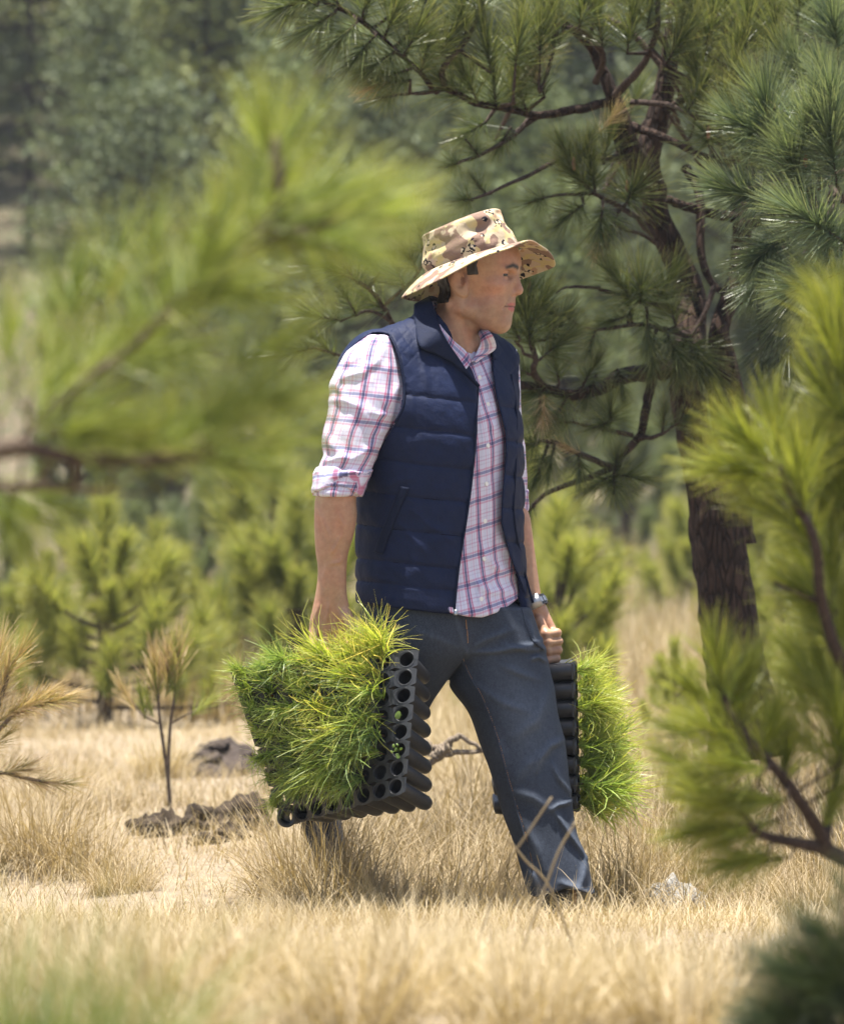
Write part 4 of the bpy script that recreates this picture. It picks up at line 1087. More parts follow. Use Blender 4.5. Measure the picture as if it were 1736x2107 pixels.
# ================================================================== PINES ON THE HILLSIDE
def leaf_clump_mat(name, a, b):
    return foliage_mat(name, a, b, None, transl=.22, rough=.6, spec=.2)
M_FAR = [leaf_clump_mat("far_pine_foliage", (0.053, 0.071, 0.030), (0.172, 0.213, 0.081)), leaf_clump_mat("far_pine_foliage_grey", (0.057, 0.074, 0.039), (0.144, 0.172, 0.086)), leaf_clump_mat("far_pine_foliage_warm", (0.076, 0.092, 0.032), (0.224, 0.241, 0.081))]
def far_pine(rng, h, n_limb, mat, wid, bare=.25):
    cr, wd = [], []
    bend = rng.normal(0, .25, 2)
    tp = np.array([[0, 0, -.3], [bend[0] * .3, bend[1] * .3, h * .3], [bend[0], bend[1], h * .65], [bend[0] * 1.2, bend[1] * 1.2, h * .97]])
    TC = catmull(tp, 6)
    v, q, tr = tube(TC, np.linspace(.11, .03, len(TC)), 8, rough=.1, rng=rng); wd.append((v, q, tr, None))
    for i in range(n_limb):
        f = bare + (1 - bare) * (i + rng.uniform(0, 1)) / n_limb
        k = min(len(TC) - 1, int(f * len(TC))); P0 = TC[k]
        az = i * 2.4 + rng.uniform(-.6, .6)
        reach = wid * (1.05 - .80 * ((f - bare) / (1 - bare)) ** 1.6) * rng.uniform(.45, 1.1)
        e = P0 + np.array([math.cos(az) * reach, math.sin(az) * reach, reach * rng.uniform(.05, .5)])
        C = catmull(np.array([P0, (P0 + e) / 2 + np.array([0, 0, -.1]), e]), 3)
        v, q, tr = tube(C, np.linspace(.05, .02, len(C)), 5); wd.append((v, q, tr, None))
        for j in range(3):
            c = P0 + (e - P0) * rng.uniform(.45, 1.08) + rng.normal(0, .22, 3)
            m = int(rng.integers(60, 100)); r = np.array([.55, .55, .30]) * rng.uniform(.6, 1.15)
            pt_ = c + rng.normal(0, .55, (m, 3)) * r
            s = rng.uniform(.045, .11, m)[:, None]
            a = unit(rng.normal(0, 1, (m, 3)) * np.array([1, 1, .7]) + np.array([0, 0, .5])); b = unit(np.cross(a, rng.normal(0, 1, (m, 3))))
            V = np.stack([pt_ - b * s * .5, pt_ + a * s * .4 - np.cross(a, b) * s * .4, pt_ + b * s * .6 + a * s * .4, pt_ + np.cross(a, b) * s * .5], 1).reshape(-1, 3)
            cc = np.zeros((m, 4, 3)); cc[..., 0] = rng.uniform(0, 1, m)[:, None]
            cr.append((V, np.arange(m * 4).reshape(m, 4), None, cc.reshape(-1, 3)))
    V, Q, T, C = merge(cr); cm = mesh('crown', V, Q, mat=mat, smooth=False, col=C)
    V, Q, T, C = merge(wd); wm = mesh('trunk', V, Q, T, mat=M_BARK)
    return cm, wm
rf = np.random.default_rng(77)
FP = [far_pine(rf, 7.0, 34, M_FAR[0], 1.9), far_pine(rf, 8.5, 38, M_FAR[1], 1.7, .35), far_pine(rf, 6.0, 30, M_FAR[2], 1.8, .2), far_pine(rf, 7.5, 34, M_FAR[1], 2.1, .3), far_pine(rf, 5.0, 28, M_FAR[0], 1.5, .12)]
FAR = [ # px, d, scale, variant, label : the ones that can be told apart
 (60, 45.5, .60, 1, "hillside pine with a bare dark trunk beside the pinkish bare slope at left"),
 (330, 47, 1.0, 2, "broad lit pine crown in the upper left of the hillside"),
 (500, 60, 1.25, 3, "tall hillside pine with a dark trunk at the top, left of the big pine"),
 (190, 56, 1.1, 0, "dark hillside pine in the upper left corner area"),
 (420, 42, .75, 2, "lower lit pine under the broad crown at upper left"),
 (690, 52, 1.1, 0, "grey green hillside pine between the blurred branch and the big pine"),
 (820, 46, .95, 3, "hillside pine directly behind the man's hat"),
 (1160, 50, 1.0, 2, "lit hillside pine seen in the gap right of the man's hat"),
 (1000, 44, .8, 0, "hillside pine seen right above the man's hat"),
]
nf = 0
def far_label(px, d, s, vi):
    place = ["at the far left edge", "behind the blurred left branch", "left of the man's hat", "behind the man and his hat", "between the hat and the big pine", "behind the big pine's trunk", "at the far right behind the needles"][int(np.digitize(px, [110, 480, 800, 1090, 1330, 1560]))]
    row = ["lowest", "lower", "middle", "upper"][int(np.digitize(d, [45, 60, 80]))]
    kind = ["dark green", "greyish", "warm green", "spreading greyish", "low bushy"][vi]
    return "%s hazy pine on the %s wooded slope %s" % (kind, row, place)
for px, d, s, vi, lab in FAR:
    x = (px - CX) * d / FOC
    r_ = empty('pine_tree', (x, d, float(gz(x, d))), lab, 'tree', 'pines on the hillside', rotz=px * .1)
    r_.scale = (s, s, s); link('crown', FP[vi][0], r_); link('trunk', FP[vi][1], r_)
taken = [((a - CX) * b / FOC, b) for a, b, *_ in FAR]
for i in range(2600):
    d = 31 + 80 * rf.uniform() ** .9
    x = rf.uniform(-1, 1) * (.115 * d + 1.5)
    px = x * FOC / d + CX
    if px < 110 and 45 < d < 48.5: continue
    if px < 200 and d < 43: continue                      # the bare slope at the left
    if any((x - a) ** 2 + (d - b) ** 2 < (1.7 if d < 60 else 2.1) ** 2 for a, b in taken): continue
    if d < 42 and rf.uniform() < .5: continue
    taken.append((x, d)); vi = int(rf.integers(5)); s = rf.uniform(.65, 1.2) * (.6 if d < 42 else 1)
    r_ = empty('pine_tree', (x, d, float(gz(x, d))), far_label(px, d, s, vi), 'tree', 'pines on the hillside', rotz=rf.uniform(0, 6))
    r_.scale = (s, s, s); link('crown', FP[vi][0], r_); link('trunk', FP[vi][1], r_)
    nf += 1
    if nf > 240: break
print("far pines", nf)
# ================================================================== THE MAN
K1 = 2.604e-4                                    # head-detail pixel -> metres
YAW = math.radians(20)
HO = np.array([float(mx(986.)), 10.0, float(mz(579.2))])      # head origin
HF = np.array([math.cos(YAW), -math.sin(YAW), 0])
HL = np.array([math.sin(YAW), math.cos(YAW), 0])
HM = np.stack([HF, HL, [0, 0, 1]]).astype(f32)                 # world -> local rows
def hloc(p): return ((p - HO.astype(f32)) @ HM.T).astype(f32)
def hw(x, y, z): return HO + HF * x + HL * y + np.array([0, 0, z])

FD = np.array([.70, -.714]); RD = np.array([-.714, -.70])     # torso forward / his right
_T = np.array([
 (650, 925, 10.025, .062, .060), (680, 915, 10.022, .098, .070), (705, 903, 10.018, .146, .078), (730, 898, 10.015, .178, .088),
 (765, 896, 10.01, .196, .104), (830, 899, 10.0, .203, .124), (900, 904, 10.0, .202, .134), (1000, 905, 10.0, .196, .134),
 (1100, 905, 10.0, .194, .132), (1200, 906, 10.0, .199, .135), (1300, 907, 10.0, .205, .138), (1380, 907, 10.0, .20, .135)])
TORSO = Loft(mz(_T[:, 0]), mx(_T[:, 1]), _T[:, 2], _T[:, 3], _T[:, 4], RD, FD, 2.3)

# near forearm + hand silhouette
_A = np.array([(960, 672, 752, .040), (990, 662, 742, .043), (1027, 653, 735.5, .046), (1060, 651, 737, .044), (1106, 652, 729, .039), (1135, 654, 720, .034),
 (1164, 658, 716.5, .029), (1193, 657, 716, .027), (1221, 653, 717, .0235), (1250, 647, 723, .020), (1279, 641, 726, .017), (1300, 641, 724, .015)])
NEARARM = Loft(mz(_A[:, 0]), mx((_A[:, 1] + _A[:, 2]) / 2), np.full(len(_A), 9.80), (_A[:, 2] - _A[:, 1]) / 2 / 880, _A[:, 3], n=2.0)
SH_N = M3(768, 742, 9.875); EL_N = M3(706, 985, 9.81)
SH_F = M3(1020, 748, 10.14); EL_F = M3(1046, 1022, 10.21); WR_F = M3(1093, 1243, 10.19)

VEINS = [([(653 + 9, 1050), (668, 1068), (680, 1100), (684, 1120), (688, 1137)], .0035, .0016),
         ([(706, 1102), (694, 1125), (686, 1136)], .0035, .0018), ([(709, 1142), (703, 1155), (684, 1158)], .0035, .0015),
         ([(700, 1060), (712, 1080), (705, 1110)], .004, .0012), ([(676, 1160), (670, 1185), (678, 1215)], .004, .0012),
         ([(660, 1240), (652, 1270)], .004, .002), ([(680, 1240), (676, 1275)], .004, .002), ([(700, 1240), (702, 1275)], .004, .002)]

FING_N = []
for k in range(4):
    x0 = 651 + 22 * k
    ln = [30, 36, 34, 26][k]
    FING_N.append(([M3(x0, 1296, 9.80), M3(x0 - 1, 1300 + ln, 9.783), M3(x0 + 2, 1308 + ln, 9.762), M3(x0 + 3, 1296 + ln, 9.750)], [.0115, .0102, .0095, .008]))
FING_F = []
for k in range(4):
    xm, ym = 1142 + [0, 4, 4, 1][k], 1303 + 18 * k
    FING_F.append(([M3(xm - 4, ym, 10.19), M3(xm + 8 - k, ym + 3, 10.158), M3(xm - 15, ym + 6, 10.146), M3(xm - 21, ym + 7, 10.17)],
                   [.0108, .0104, .0095, .008]))

def head_sdf(q):
    """q: head-local points"""
    s = q.copy(); s[:, 1] = np.abs(s[:, 1])
    d = ellip(s, (-.012, 0, .052), (.106, .082, .092))
    d = smin(d, ellip(s, (.030, 0, -.012), (.058, .064, .088)), .03)
    d = smin(d, rcone(s, (.050, .006, -.097), (-.018, .055, -.062), .020, .016), .022)
    d = smin(d, ellip(s, (.030, 0, -.066), (.046, .048, .050)), .02)
    d = smin(d, ellip(s, (.052, .0, -.098), (.021, .024, .0225)), .014)
    d = smin(d, rcone(s, (-.018, .058, -.062), (-.030, .066, .0), .018, .016), .025)
    # forehead, brow
    d = smin(d, ellip(s, (.030, 0, .045), (.064, .064, .05)), .02)
    d = smin(d, rcone(s, (.0845, .013, .0285), (.073, .046, .027), .0115, .0095), .009)
    # cheek bones, muzzle
    d = smin(d, ellip(s, (.050, .045, -.012), (.024, .021, .016)), .016)
    d = smin(d, ellip(s, (.053, 0, -.052), (.027, .031, .029)), .014)
    d = smin(d, ellip(s, (.042, .036, -.052), (.018, .018, .024)), .02)
    d = d + .0058 * np.exp(-((s[:, 2] + .034) / .020) ** 2 - ((s[:, 0] - .028) / .02) ** 2) * np.clip((s[:, 1] - .02) / .02, 0, 1)
    # sockets
    sock = ellip(s, (.089, .033, .0115), (.0195, .0185, .0115))
    d = smax(d, -sock, .008)
    # temple
    # nose
    d = smin(d, chain(s, [(.083, 0, .024), (.090, 0, .002), (.0965, 0, -.020)], [.0075, .0085, .0105], .004), .0075)
    d = smin(d, ellip(s, (.0945, 0, -.0245), (.0115, .0105, .0098)), .005)
    d = smin(d, ellip(s, (.083, .0125, -.0285), (.0105, .0068, .0082)), .004)
    d = smax(d, -ellip(s, (.091, .0065, -.0352), (.0055, .0032, .0035)), .002)
    d = smax(d, -rcone(s, (.078, .022, -.020), (.070, .024, -.040), .0018, .0012), .004)
    # eyelids
    eye = np.sqrt(((s - np.array([.0665, .0315, .0125], f32)) ** 2).sum(1))
    up = np.maximum(eye - .0162, -(s[:, 2] - .0125 - .0022 + .05 * (s[:, 0] - .0665)))
    lw = np.maximum(eye - .0156, (s[:, 2] - .0125 + .0036))
    d = smin(d, up, .0025); d = smin(d, lw, .0025)
    # lips
    yy = s[:, 1]
    up = ellip(s, (.0715, 0, -.0545), (.0105, .024, .0062))
    lo_ = ellip(s, (.0695, 0, -.0655), (.0112, .021, .0072))
    d = smin(d, up, .005); d = smin(d, lo_, .004)
    mouth = rcone(s, (.0845, 0, -.0596), (.0805, .013, -.0602), .0016, .0016)
    mouth = np.minimum(mouth, rcone(s, (.0805, .013, -.0602), (.062, .0295, -.0632), .0019, .0028))
    d = smax(d, -mouth, .003)
    # nasolabial crease and cheek hollow
    d = d + .0024 * np.exp(-(seg2(s[:, 1], s[:, 2], (.017, -.026), (.032, -.064))[0] / .0042) ** 2) * (s[:, 0] > .03)
    # ear
    e = s - np.array([-.019, .077, -.005], f32)
    ca, sa = math.cos(.22), math.sin(.22)
    ex = e[:, 0] * ca + e[:, 2] * sa; ez = -e[:, 0] * sa + e[:, 2] * ca
    ee = np.stack([ex + .35 * (e[:, 1] - .0), e[:, 1] + .25 * ex, ez], 1).astype(f32)
    ear = ellip(ee, (0, .004, .0), (.0185, .0085, .031))
    ear = smin(ear, ellip(ee, (.004, .003, -.026), (.010, .006, .011)), .006)
    ear = smax(ear, -ellip(ee, (.004, .0125, .003), (.0115, .0095, .019)), .003)
    ear = smin(ear, ellip(ee, (-.004, .006, .005), (.0045, .004, .016)), .004)
    d = smin(d, ear, .005)
    # neck
    d = smin(d, rcone(s, (-.048, 0, -.05), (-.076, 0, -.21), .051, .056), .02)
    d = smin(d, rcone(s, (-.052, .062, -.055), (-.018, .018, -.19), .010, .011), .022)
    d = smin(d, ellip(s, (-.006, 0, -.150), (.010, .011, .013)), .016)
    return d

def body_sdf(p):
    d = np.full(len(p), 9., f32)
    q = hloc(p)
    m = (np.abs(q) < .36).all(1)
    if m.any(): d[m] = head_sdf(q[m])
    d = smin(d, smax(TORSO(p, -.018), float(mz(1285)) - p[:, 2], .02), .03)
    # near arm
    m = (p[:, 0] < float(mx(860))) & (p[:, 1] < 10.05)
    if m.any():
        pp = p[m]
        a = rcone(pp, M3(764, 762, 9.875), EL_N, .050, .046)
        a = smin(a, NEARARM(pp, capk=.01), .012) - 1.7 * ridges(pp, VEINS)
        for P, r in FING_N: a = smin(a, chain(pp, P, r, .004), .005)
        a = smin(a, chain(pp, [M3(716, 1262, 9.79), M3(729, 1296, 9.772), M3(722, 1322, 9.752)], [.014, .0115, .009], .006), .01)
        d[m] = smin(d[m], a, .02)
    m = (p[:, 0] > float(mx(930)))
    if m.any():
        pp = p[m]
        a = rcone(pp, SH_F, EL_F, .050, .043)
        a = smin(a, rcone(pp, EL_F, WR_F, .040, .0265), .02)
        a = smin(a, rcone(pp, EL_F + (WR_F - EL_F) * .25, WR_F, .041, .022), .02)
        h_ = chain(pp, [WR_F, M3(1110, 1262, 10.19), M3(1139, 1303, 10.188)], [.0265, .0215, .0125], .01)
        h_ = smin(h_, chain(pp, [M3(1106, 1262, 10.20), M3(1140, 1335, 10.20)], [.020, .0125], .01), .015)
        h_ = smin(h_, chain(pp, [M3(1108, 1262, 10.19), M3(1142, 1318, 10.19)], [.019, .0125], .01), .012)
        for P, r in FING_F: h_ = smin(h_, chain(pp, P, r, .004), .004)
        h_ = smin(h_, chain(pp, [M3(1112, 1280, 10.168), M3(1125, 1306, 10.155), M3(1129, 1324, 10.146), M3(1127, 1338, 10.143)], [.0125, .0118, .0100, .0078], .005), .006)
        a = smin(a, h_, .012)
        d[m] = smin(d[m], a, .02)
    # thighs inside the jeans
    d = smin(d, rcone(p, M3(960, 1300, 10.05), M3(1090, 1620, 9.97), .06, .045), .03)
    d = smin(d, rcone(p, M3(860, 1300, 9.98), M3(770, 1500, 10.12), .06, .045), .03)
    d = smin(d, rcone(p, M3(1090, 1620, 9.97), M3(1158, 1840, 9.92), .042, .030), .02)
    d = smin(d, rcone(p, M3(770, 1500, 10.12), M3(640, 1690, 10.72), .042, .030), .02)
    return d

# ---- skin material
t = NT("skin")
a = t.attr()
nz = t.noise(t.coords('Object'), 70, 4, .6)
c = t.mix(.5, a.outputs['Color'], t.ramp(nz, [(.3, (.82, .78, .76)), (.7, (1.12, 1.1, 1.08))]), 'MULTIPLY')
c = t.mix(1.0, a.outputs['Color'], t.ramp(nz, [(.3, (.84, .80, .78)), (.7, (1.10, 1.09, 1.07))]), 'MULTIPLY')
nz3 = t.noise(t.coords('Object'), 22, 3, .6)
c = t.mix(1.0, c, t.ramp(nz3, [(.32, (1.06, .92, .90)), (.68, (.97, 1.03, 1.02))]), 'MULTIPLY')
t.color(c)
t.setb(Roughness=.48)
t.bsdf.inputs['Specular IOR Level'].default_value = .4
t.bsdf.inputs['Subsurface Weight'].default_value = .12
t.bsdf.inputs['Subsurface Radius'].default_value = (.012, .005, .003)
t.bsdf.inputs['Subsurface Scale'].default_value = .6
n2 = t.noise(t.coords('Object'), 520, 2, .5)
t.bump(t.math('ADD', n2, t.math('MULTIPLY', t.noise(t.coords('Object'), 160, 3, .6), 1.5)), .22, .0009)
M_SKIN = t.m

man = empty('person', (float(mx(900)), 10.0, -.1), "man in camouflage sun hat and navy quilted vest striding with a tray in each hand", 'person')
MP = Vector(man.location)
bpy.context.view_layer.update()
def mlink(name, me, parent=man):
    """link a mesh whose vertices are in world space under the man"""
    o = link(name, me, parent)
    if parent is man:
        o.location = -MP
    return o

v, q = sdf_mesh(body_sdf, (float(mx(615)), 9.62, float(mz(1860))), (float(mx(1240)), 10.85, float(mz(400))), .0026, smooth=1)
ql = hloc(v.astype(f32))
skin = np.array([.355, .208, .130]); col = np.tile(skin, (len(v), 1))
def blend(mask, c):
    m = np.clip(mask, 0, 1)[:, None]
    col[:] = col * (1 - m) + np.asarray(c) * m
X, Y, Z = ql.T
head = (Z > -.14) & (X > -.2) & (np.abs(Y) < .12)
n3 = vnoise(X * 60, Y * 60, Z * 60, 3) * .5 + .5
stub = np.exp(-((Z + .085) / .035) ** 2) * (X > -.02) * head
stub = np.maximum(stub, np.exp(-((Z + .042) / .012) ** 2 - (np.abs(Y) / .03) ** 2) * (X > .06) * head)
blend(stub * .5 * (.6 + .6 * n3), (.20, .15, .12))
blend(np.exp(-((X - .095) ** 2 + Y ** 2 + (Z + .026) ** 2) / .018 ** 2) * .45, (.50, .22, .16))
blend(np.exp(-((X - .05) ** 2 + (np.abs(Y) - .05) ** 2 + (Z + .02) ** 2) / .026 ** 2) * .3, (.50, .24, .17))
blend(np.exp(-(((X + .011) / .010) ** 2 + ((Z - .003) / .016) ** 2)) * (np.abs(Y) > .062) * (np.abs(Y) < .0815) * .85, (.09, .032, .024))  # shade of the ear hollow painted into the skin colour
lipu = (((Y / .0255) ** 2 + ((Z + .0555 + .02 * np.abs(Y)) / .0050) ** 2) < 1) & (X > .055)
lipl = (((Y / .0225) ** 2 + ((Z + .0655) / .0064) ** 2) < 1) & (X > .055)
blend((lipu | lipl) * .85, (.36, .10, .095))
blend(np.exp(-((Z + .0598 + .05 * np.maximum(np.abs(Y) - .012, 0)) / .0019) ** 2) * (np.abs(Y) < .031) * (X > .05) * .9, (.10, .035, .03))  # shaded line between the lips painted dark on the skin
blend(np.exp(-(((np.abs(Y) - .0315) / .019) ** 2 + ((Z - .008) / .012) ** 2)) * (X > .04) * .35, (.30, .165, .12))
dist, tt = seg2(np.abs(Y), Z, (.010, .0295), (.030, .0345)); dist2, _ = seg2(np.abs(Y), Z, (.030, .0345), (.047, .0285))
bm = np.exp(-(np.minimum(dist, dist2) / .0052) ** 2) * (X > .045)
blend(bm * .95 * (.8 + .5 * n3), (.022, .015, .011))
me = mesh('body', v, q, mat=M_SKIN, col=col)
mlink('body', me)

# eyes
M_EYE = NT("eye_white_shaded")
e = M_EYE
sx = e.sep(e.coords('Object'))
rr = e.math('SQRT', e.math('ADD', e.math('POWER', sx[1], 2), e.math('POWER', sx[2], 2)))
cc = e.ramp(e.math('MULTIPLY', rr, 80), [(0, (.008, .006, .005)), (.20, (.01, .007, .006)), (.22, (.04, .022, .012)), (.68, (.03, .017, .010)), (.74, (.24, .20, .18)), (1, (.20, .16, .14))])  # eye white darkened in colour for the shade over it
e.color(cc); e.setb(Roughness=.12)
ev = []
th = np.linspace(0, math.pi, 13); ph = np.linspace(0, 2 * math.pi, 24, endpoint=False)
sv = np.array([(math.cos(a), math.sin(a) * math.cos(b), math.sin(a) * math.sin(b)) for a in th for b in ph]) * .0142
ii = np.arange(len(th) * len(ph)).reshape(len(th), len(ph))
sq = np.stack([ii[:-1], np.roll(ii, -1, 1)[:-1], np.roll(ii, -1, 1)[1:], ii[1:]], -1).reshape(-1, 4)
eme = mesh('eye', sv, sq, mat=M_EYE.m)
for sgn in (-1, 1):
    o = link('eye', eme, man)
    o.location = Vector(hw(.0663, sgn * .0315, .0125)) - MP
    o.rotation_euler = (0, .04, -YAW - .30)

# hair: shell on the skull, shown at the nape and sideburn
def hair_sdf(p):
    q = hloc(p); s = q.copy(); s[:, 1] = np.abs(s[:, 1])
    d = head_sdf(q) - .0028 - .0016 * vnoise(q[:, 0] * 160, q[:, 1] * 160, q[:, 2] * 60, 9)
    x, z = s[:, 0], s[:, 2]
    # keep region in the side view
    nzh = .003 * vnoise(q[:, 0] * 90, q[:, 1] * 20, q[:, 2] * 90, 14)
    keep = np.maximum(x - (.023 - .1 * (z - .03)) - nzh, .012 - z + nzh)            # sideburn front / lower limit
    nape = np.maximum(x + .052 + .10 * (z + .03), -.052 - z - .0 * x)
    nape = np.maximum(nape, -.60 * (x + .12) - .055 - z)
    reg = np.minimum(np.maximum(keep, -(x + .004)), nape)
    top = .05 - z
    reg = np.minimum(reg, np.maximum(top, x - .02))
    return smax(d, reg, .004)
v, q = sdf_mesh(hair_sdf, HO - .17, HO + .17, .0026)
t = NT("dark_hair")
nz = t.noise(t.coords('Object', (300, 300, 60)), 1.0, 4, .6)
t.color(t.ramp(nz, [(.3, (.005, .004, .003)), (.7, (.016, .011, .008))])); t.setb(Roughness=.45)
t.bump(nz, .8, .002)
mlink('hair', mesh('hair', v, q, mat=t.m))

# ------------------------------------------------------------------ hat
pt = math.radians(16.4)
HC = M3(972.5, 538, 10.0)
hF = HF * math.cos(pt) + np.array([0, 0, math.sin(pt)])
hU = -HF * math.sin(pt) + np.array([0, 0, math.cos(pt)])
hN = -HL                                                   # towards the camera side
nphi = 96
phi = np.linspace(-math.pi, math.pi, nphi, endpoint=False)
deg = np.degrees(phi)
zo = np.interp(deg, [-180, -135, -90, -60, -30, -14, 4, 18, 35, 50, 72, 95, 120, 140, 180],
               [-.036, -.048, -.054, -.055, -.058, -.045, -.014, -.006, -.013, -.020, -.021, -.040, -.046, -.044, -.036])
zo = np.convolve(np.tile(zo, 3), np.ones(5) / 5, 'same')[nphi:2 * nphi]
def hpt(f, n, u): return HC + np.outer(f, hF) + np.outer(n, hN) + np.outer(u, hU)
rows, uvs = [], []
ce = lambda A, B, e=2.2: (A * np.sign(np.cos(phi)) * np.abs(np.cos(phi)) ** (2 / e), B * np.sign(np.sin(phi)) * np.abs(np.sin(phi)) ** (2 / e))
prof = [(.016, .0915, .0735), (.0, .1115, .0885)]
crown_rows = []
for s in np.linspace(0, 1, 16):                            # side of the crown
    A = .1125 * (1 - s) + .0925 * s + .003 * math.sin(s * math.pi); Bq = .0885 * (1 - s) + .0765 * s + .003 * math.sin(s * math.pi)
    f, n = ce(A, Bq)
    f = f - .004 * s
    u = np.full(nphi, .090 * s) + (.004 * np.cos(phi * 2) + .005 * np.cos(phi)) * s
    disp = .0045 * vnoise(phi * 1.6 + 20, np.full(nphi, s * 3.5), 0, 4) + .0035 * vnoise(phi * 4 + 9 + s * 4, np.full(nphi, s * 7), 0, 8)
    # the dent near the front of the crown
    dent = .012 * np.exp(-((deg - 55) / 20) ** 2 - ((s - .62) / .16) ** 2) - .008 * np.exp(-((deg - 62) / 18) ** 2 - ((s - .9) / .12) ** 2)
    if s > .97: disp = disp + .0022
    k = 1 + (disp - dent) / .09
    crown_rows.append(hpt(f * k, n * k, u))
ntop = []
for s in (.985, .93, .8, .6, .35, .12):
    f, n = ce(.0925 * s, .0765 * s)
    u = .090 + .0105 * (1 - s * s) + (.004 * np.cos(phi * 2) + .005 * np.cos(phi)) * s + .004 * vnoise(f * 30, n * 30, 0, 5) * (1 - s)
    ntop.append(hpt(f - .004, n, u))
rows = crown_rows + ntop
V = np.concatenate(rows); nr = len(rows)
ii = np.arange(nr * nphi).reshape(nr, nphi)
qd = np.stack([ii[:-1], np.roll(ii, -1, 1)[:-1], np.roll(ii, -1, 1)[1:], ii[1:]], -1).reshape(-1, 4)
V = np.vstack([V, rows[-1].mean(0)]); tr = np.stack([ii[-1], np.roll(ii[-1], -1), np.full(nphi, len(V) - 1)], -1)

def camo_mat():
    t = NT("desert_camouflage")
    v = t.coords('Object')
    vv = t.mix(.025, v, t.noise(v, 30, 2, .5, out='Color'), 'ADD')
    n1 = t.noise(vv, 22, 1.2, .45)
    n2 = t.n("ShaderNodeTexNoise"); n2.inputs['Scale'].default_value = 19; n2.inputs['Detail'].default_value = 1.5
    mp = t.n("ShaderNodeMapping"); mp.inputs['Location'].default_value = (4.2, 1.7, 9.1); t.l(vv, mp.inputs[0]); t.l(mp.outputs[0], n2.inputs['Vector'])
    base = t.ramp(n1, [(0, (.50, .41, .28)), (.47, (.50, .41, .28)), (.49, (.52, .43, .22)), (.60, (.52, .43, .22)), (.62, (.48, .38, .28))])
    brown = t.ramp(n2.outputs['Fac'], [(0, (0, 0, 0)), (.545, (0, 0, 0)), (.56, (1, 1, 1))])
    base = t.mix(brown, base, (.235, .155, .115))
    tan = t.ramp(n2.outputs['Fac'], [(0, (1, 1, 1)), (.385, (1, 1, 1)), (.40, (0, 0, 0))])
    base = t.mix(tan, base, (.40, .27, .17))
    # pebble marks: black rings with pale middles, in scattered groups
    vo = t.n("ShaderNodeTexVoronoi"); vo.inputs['Scale'].default_value = 44; vo.inputs['Randomness'].default_value = 1
    v3 = t.mix(.01, v, t.noise(v, 120, 2, .5, out='Color'), 'ADD')
    t.l(v3, vo.inputs['Vector'])
    grp = t.ramp(t.noise(v, 23, 1, .4), [(0, (0, 0, 0)), (.53, (0, 0, 0)), (.545, (1, 1, 1))])
    ring = t.ramp(vo.outputs['Distance'], [(0, (0, 0, 0)), (.20, (0, 0, 0)), (.23, (1, 1, 1)), (.37, (1, 1, 1)), (.40, (0, 0, 0))])
    gap = t.ramp(t.noise(v, 95, 1, .4), [(0, (0, 0, 0)), (.44, (0, 0, 0)), (.47, (1, 1, 1))])
    core = t.ramp(vo.outputs['Distance'], [(0, (1, 1, 1)), (.21, (1, 1, 1)), (.23, (0, 0, 0))])
    base = t.mix(t.math('MULTIPLY', core, grp), base, (.52, .43, .31))
    base = t.mix(t.math('MULTIPLY', t.math('MULTIPLY', ring, grp), gap), base, (.012, .012, .018))
    base = t.mix(1.0, base, (.84, .84, .86, 1), 'MULTIPLY')
    t.color(base)
    t.setb(Roughness=.85); t.bsdf.inputs['Specular IOR Level'].default_value = .15
    wv = t.noise(t.coords('Object'), 900, 2, .6)
    wr = t.noise(t.coords('Object'), 45, 3, .6)
    t.bump(t.math('ADD', wv, t.math('MULTIPLY', wr, 4.0)), .5, .0020)
    return t.m
M_CAMO = camo_mat()
hat_me = mesh('hat', V, qd, tr, mat=M_CAMO)
hat = mlink('hat', hat_me)
sm = hat.modifiers.new("thick", 'SOLIDIFY'); sm.thickness = .0022; sm.offset = -1
sb = hat.modifiers.new("sub", 'SUBSURF'); sb.levels = sb.render_levels = 1
rows = []
for s in np.linspace(0, 1, 12):
    Ao, Bo = .1125 + .078 * s, .0885 + .066 * s
    f, n = ce(Ao, Bo, 2.25)
    f3, n3_ = ce(Ao, Bo, 3.2)
    fr_ = np.clip(np.cos(phi) * 1.6, 0, 1)
    f = f * (1 - fr_) + f3 * fr_; n = n * (1 - fr_) + n3_ * fr_
    f = np.where(f > 0, f * (1 - .075 * s), f * (1 - .035 * s))
    u = .001 + zo * s ** 1.25 + .0018 * vnoise(phi * 2.2 + 4, np.full(nphi, s * 2), 0, 21) * s + .0006 * math.sin(s * 40)
    rows.append(hpt(f, n, u))
V = np.concatenate(rows); nr = len(rows)
ii = np.arange(nr * nphi).reshape(nr, nphi)
qd = np.stack([ii[:-1], ii[1:], np.roll(ii, -1, 1)[1:], np.roll(ii, -1, 1)[:-1]], -1).reshape(-1, 4)
brim = link('brim', mesh('brim', V, qd, mat=M_CAMO), hat)
sm = brim.modifiers.new("thick", 'SOLIDIFY'); sm.thickness = .0042; sm.offset = 0
sb = brim.modifiers.new("sub", 'SUBSURF'); sb.levels = sb.render_levels = 1
# eyelet on the crown
M_STEEL = NT("dull_metal"); M_STEEL.color((.35, .36, .38)); M_STEEL.setb(Metallic=1.0, Roughness=.32)
ring = np.array([(math.cos(a), math.sin(a), 0) for a in np.linspace(0, 2 * math.pi, 15)])
for (f, nn, u) in ((-.012, .0895, .030), (.035, .0855, .034)):
    c = hpt(np.array([f]), np.array([nn]), np.array([u]))[0]
    fr = frame_from_z(hN)
    tv, tq, tt_ = tube((ring * .0042) @ fr.T + c, .0016, 6, cap=False)
    link('eyelet', mesh('eyelet', tv, tq, tt_, mat=M_STEEL.m), hat)

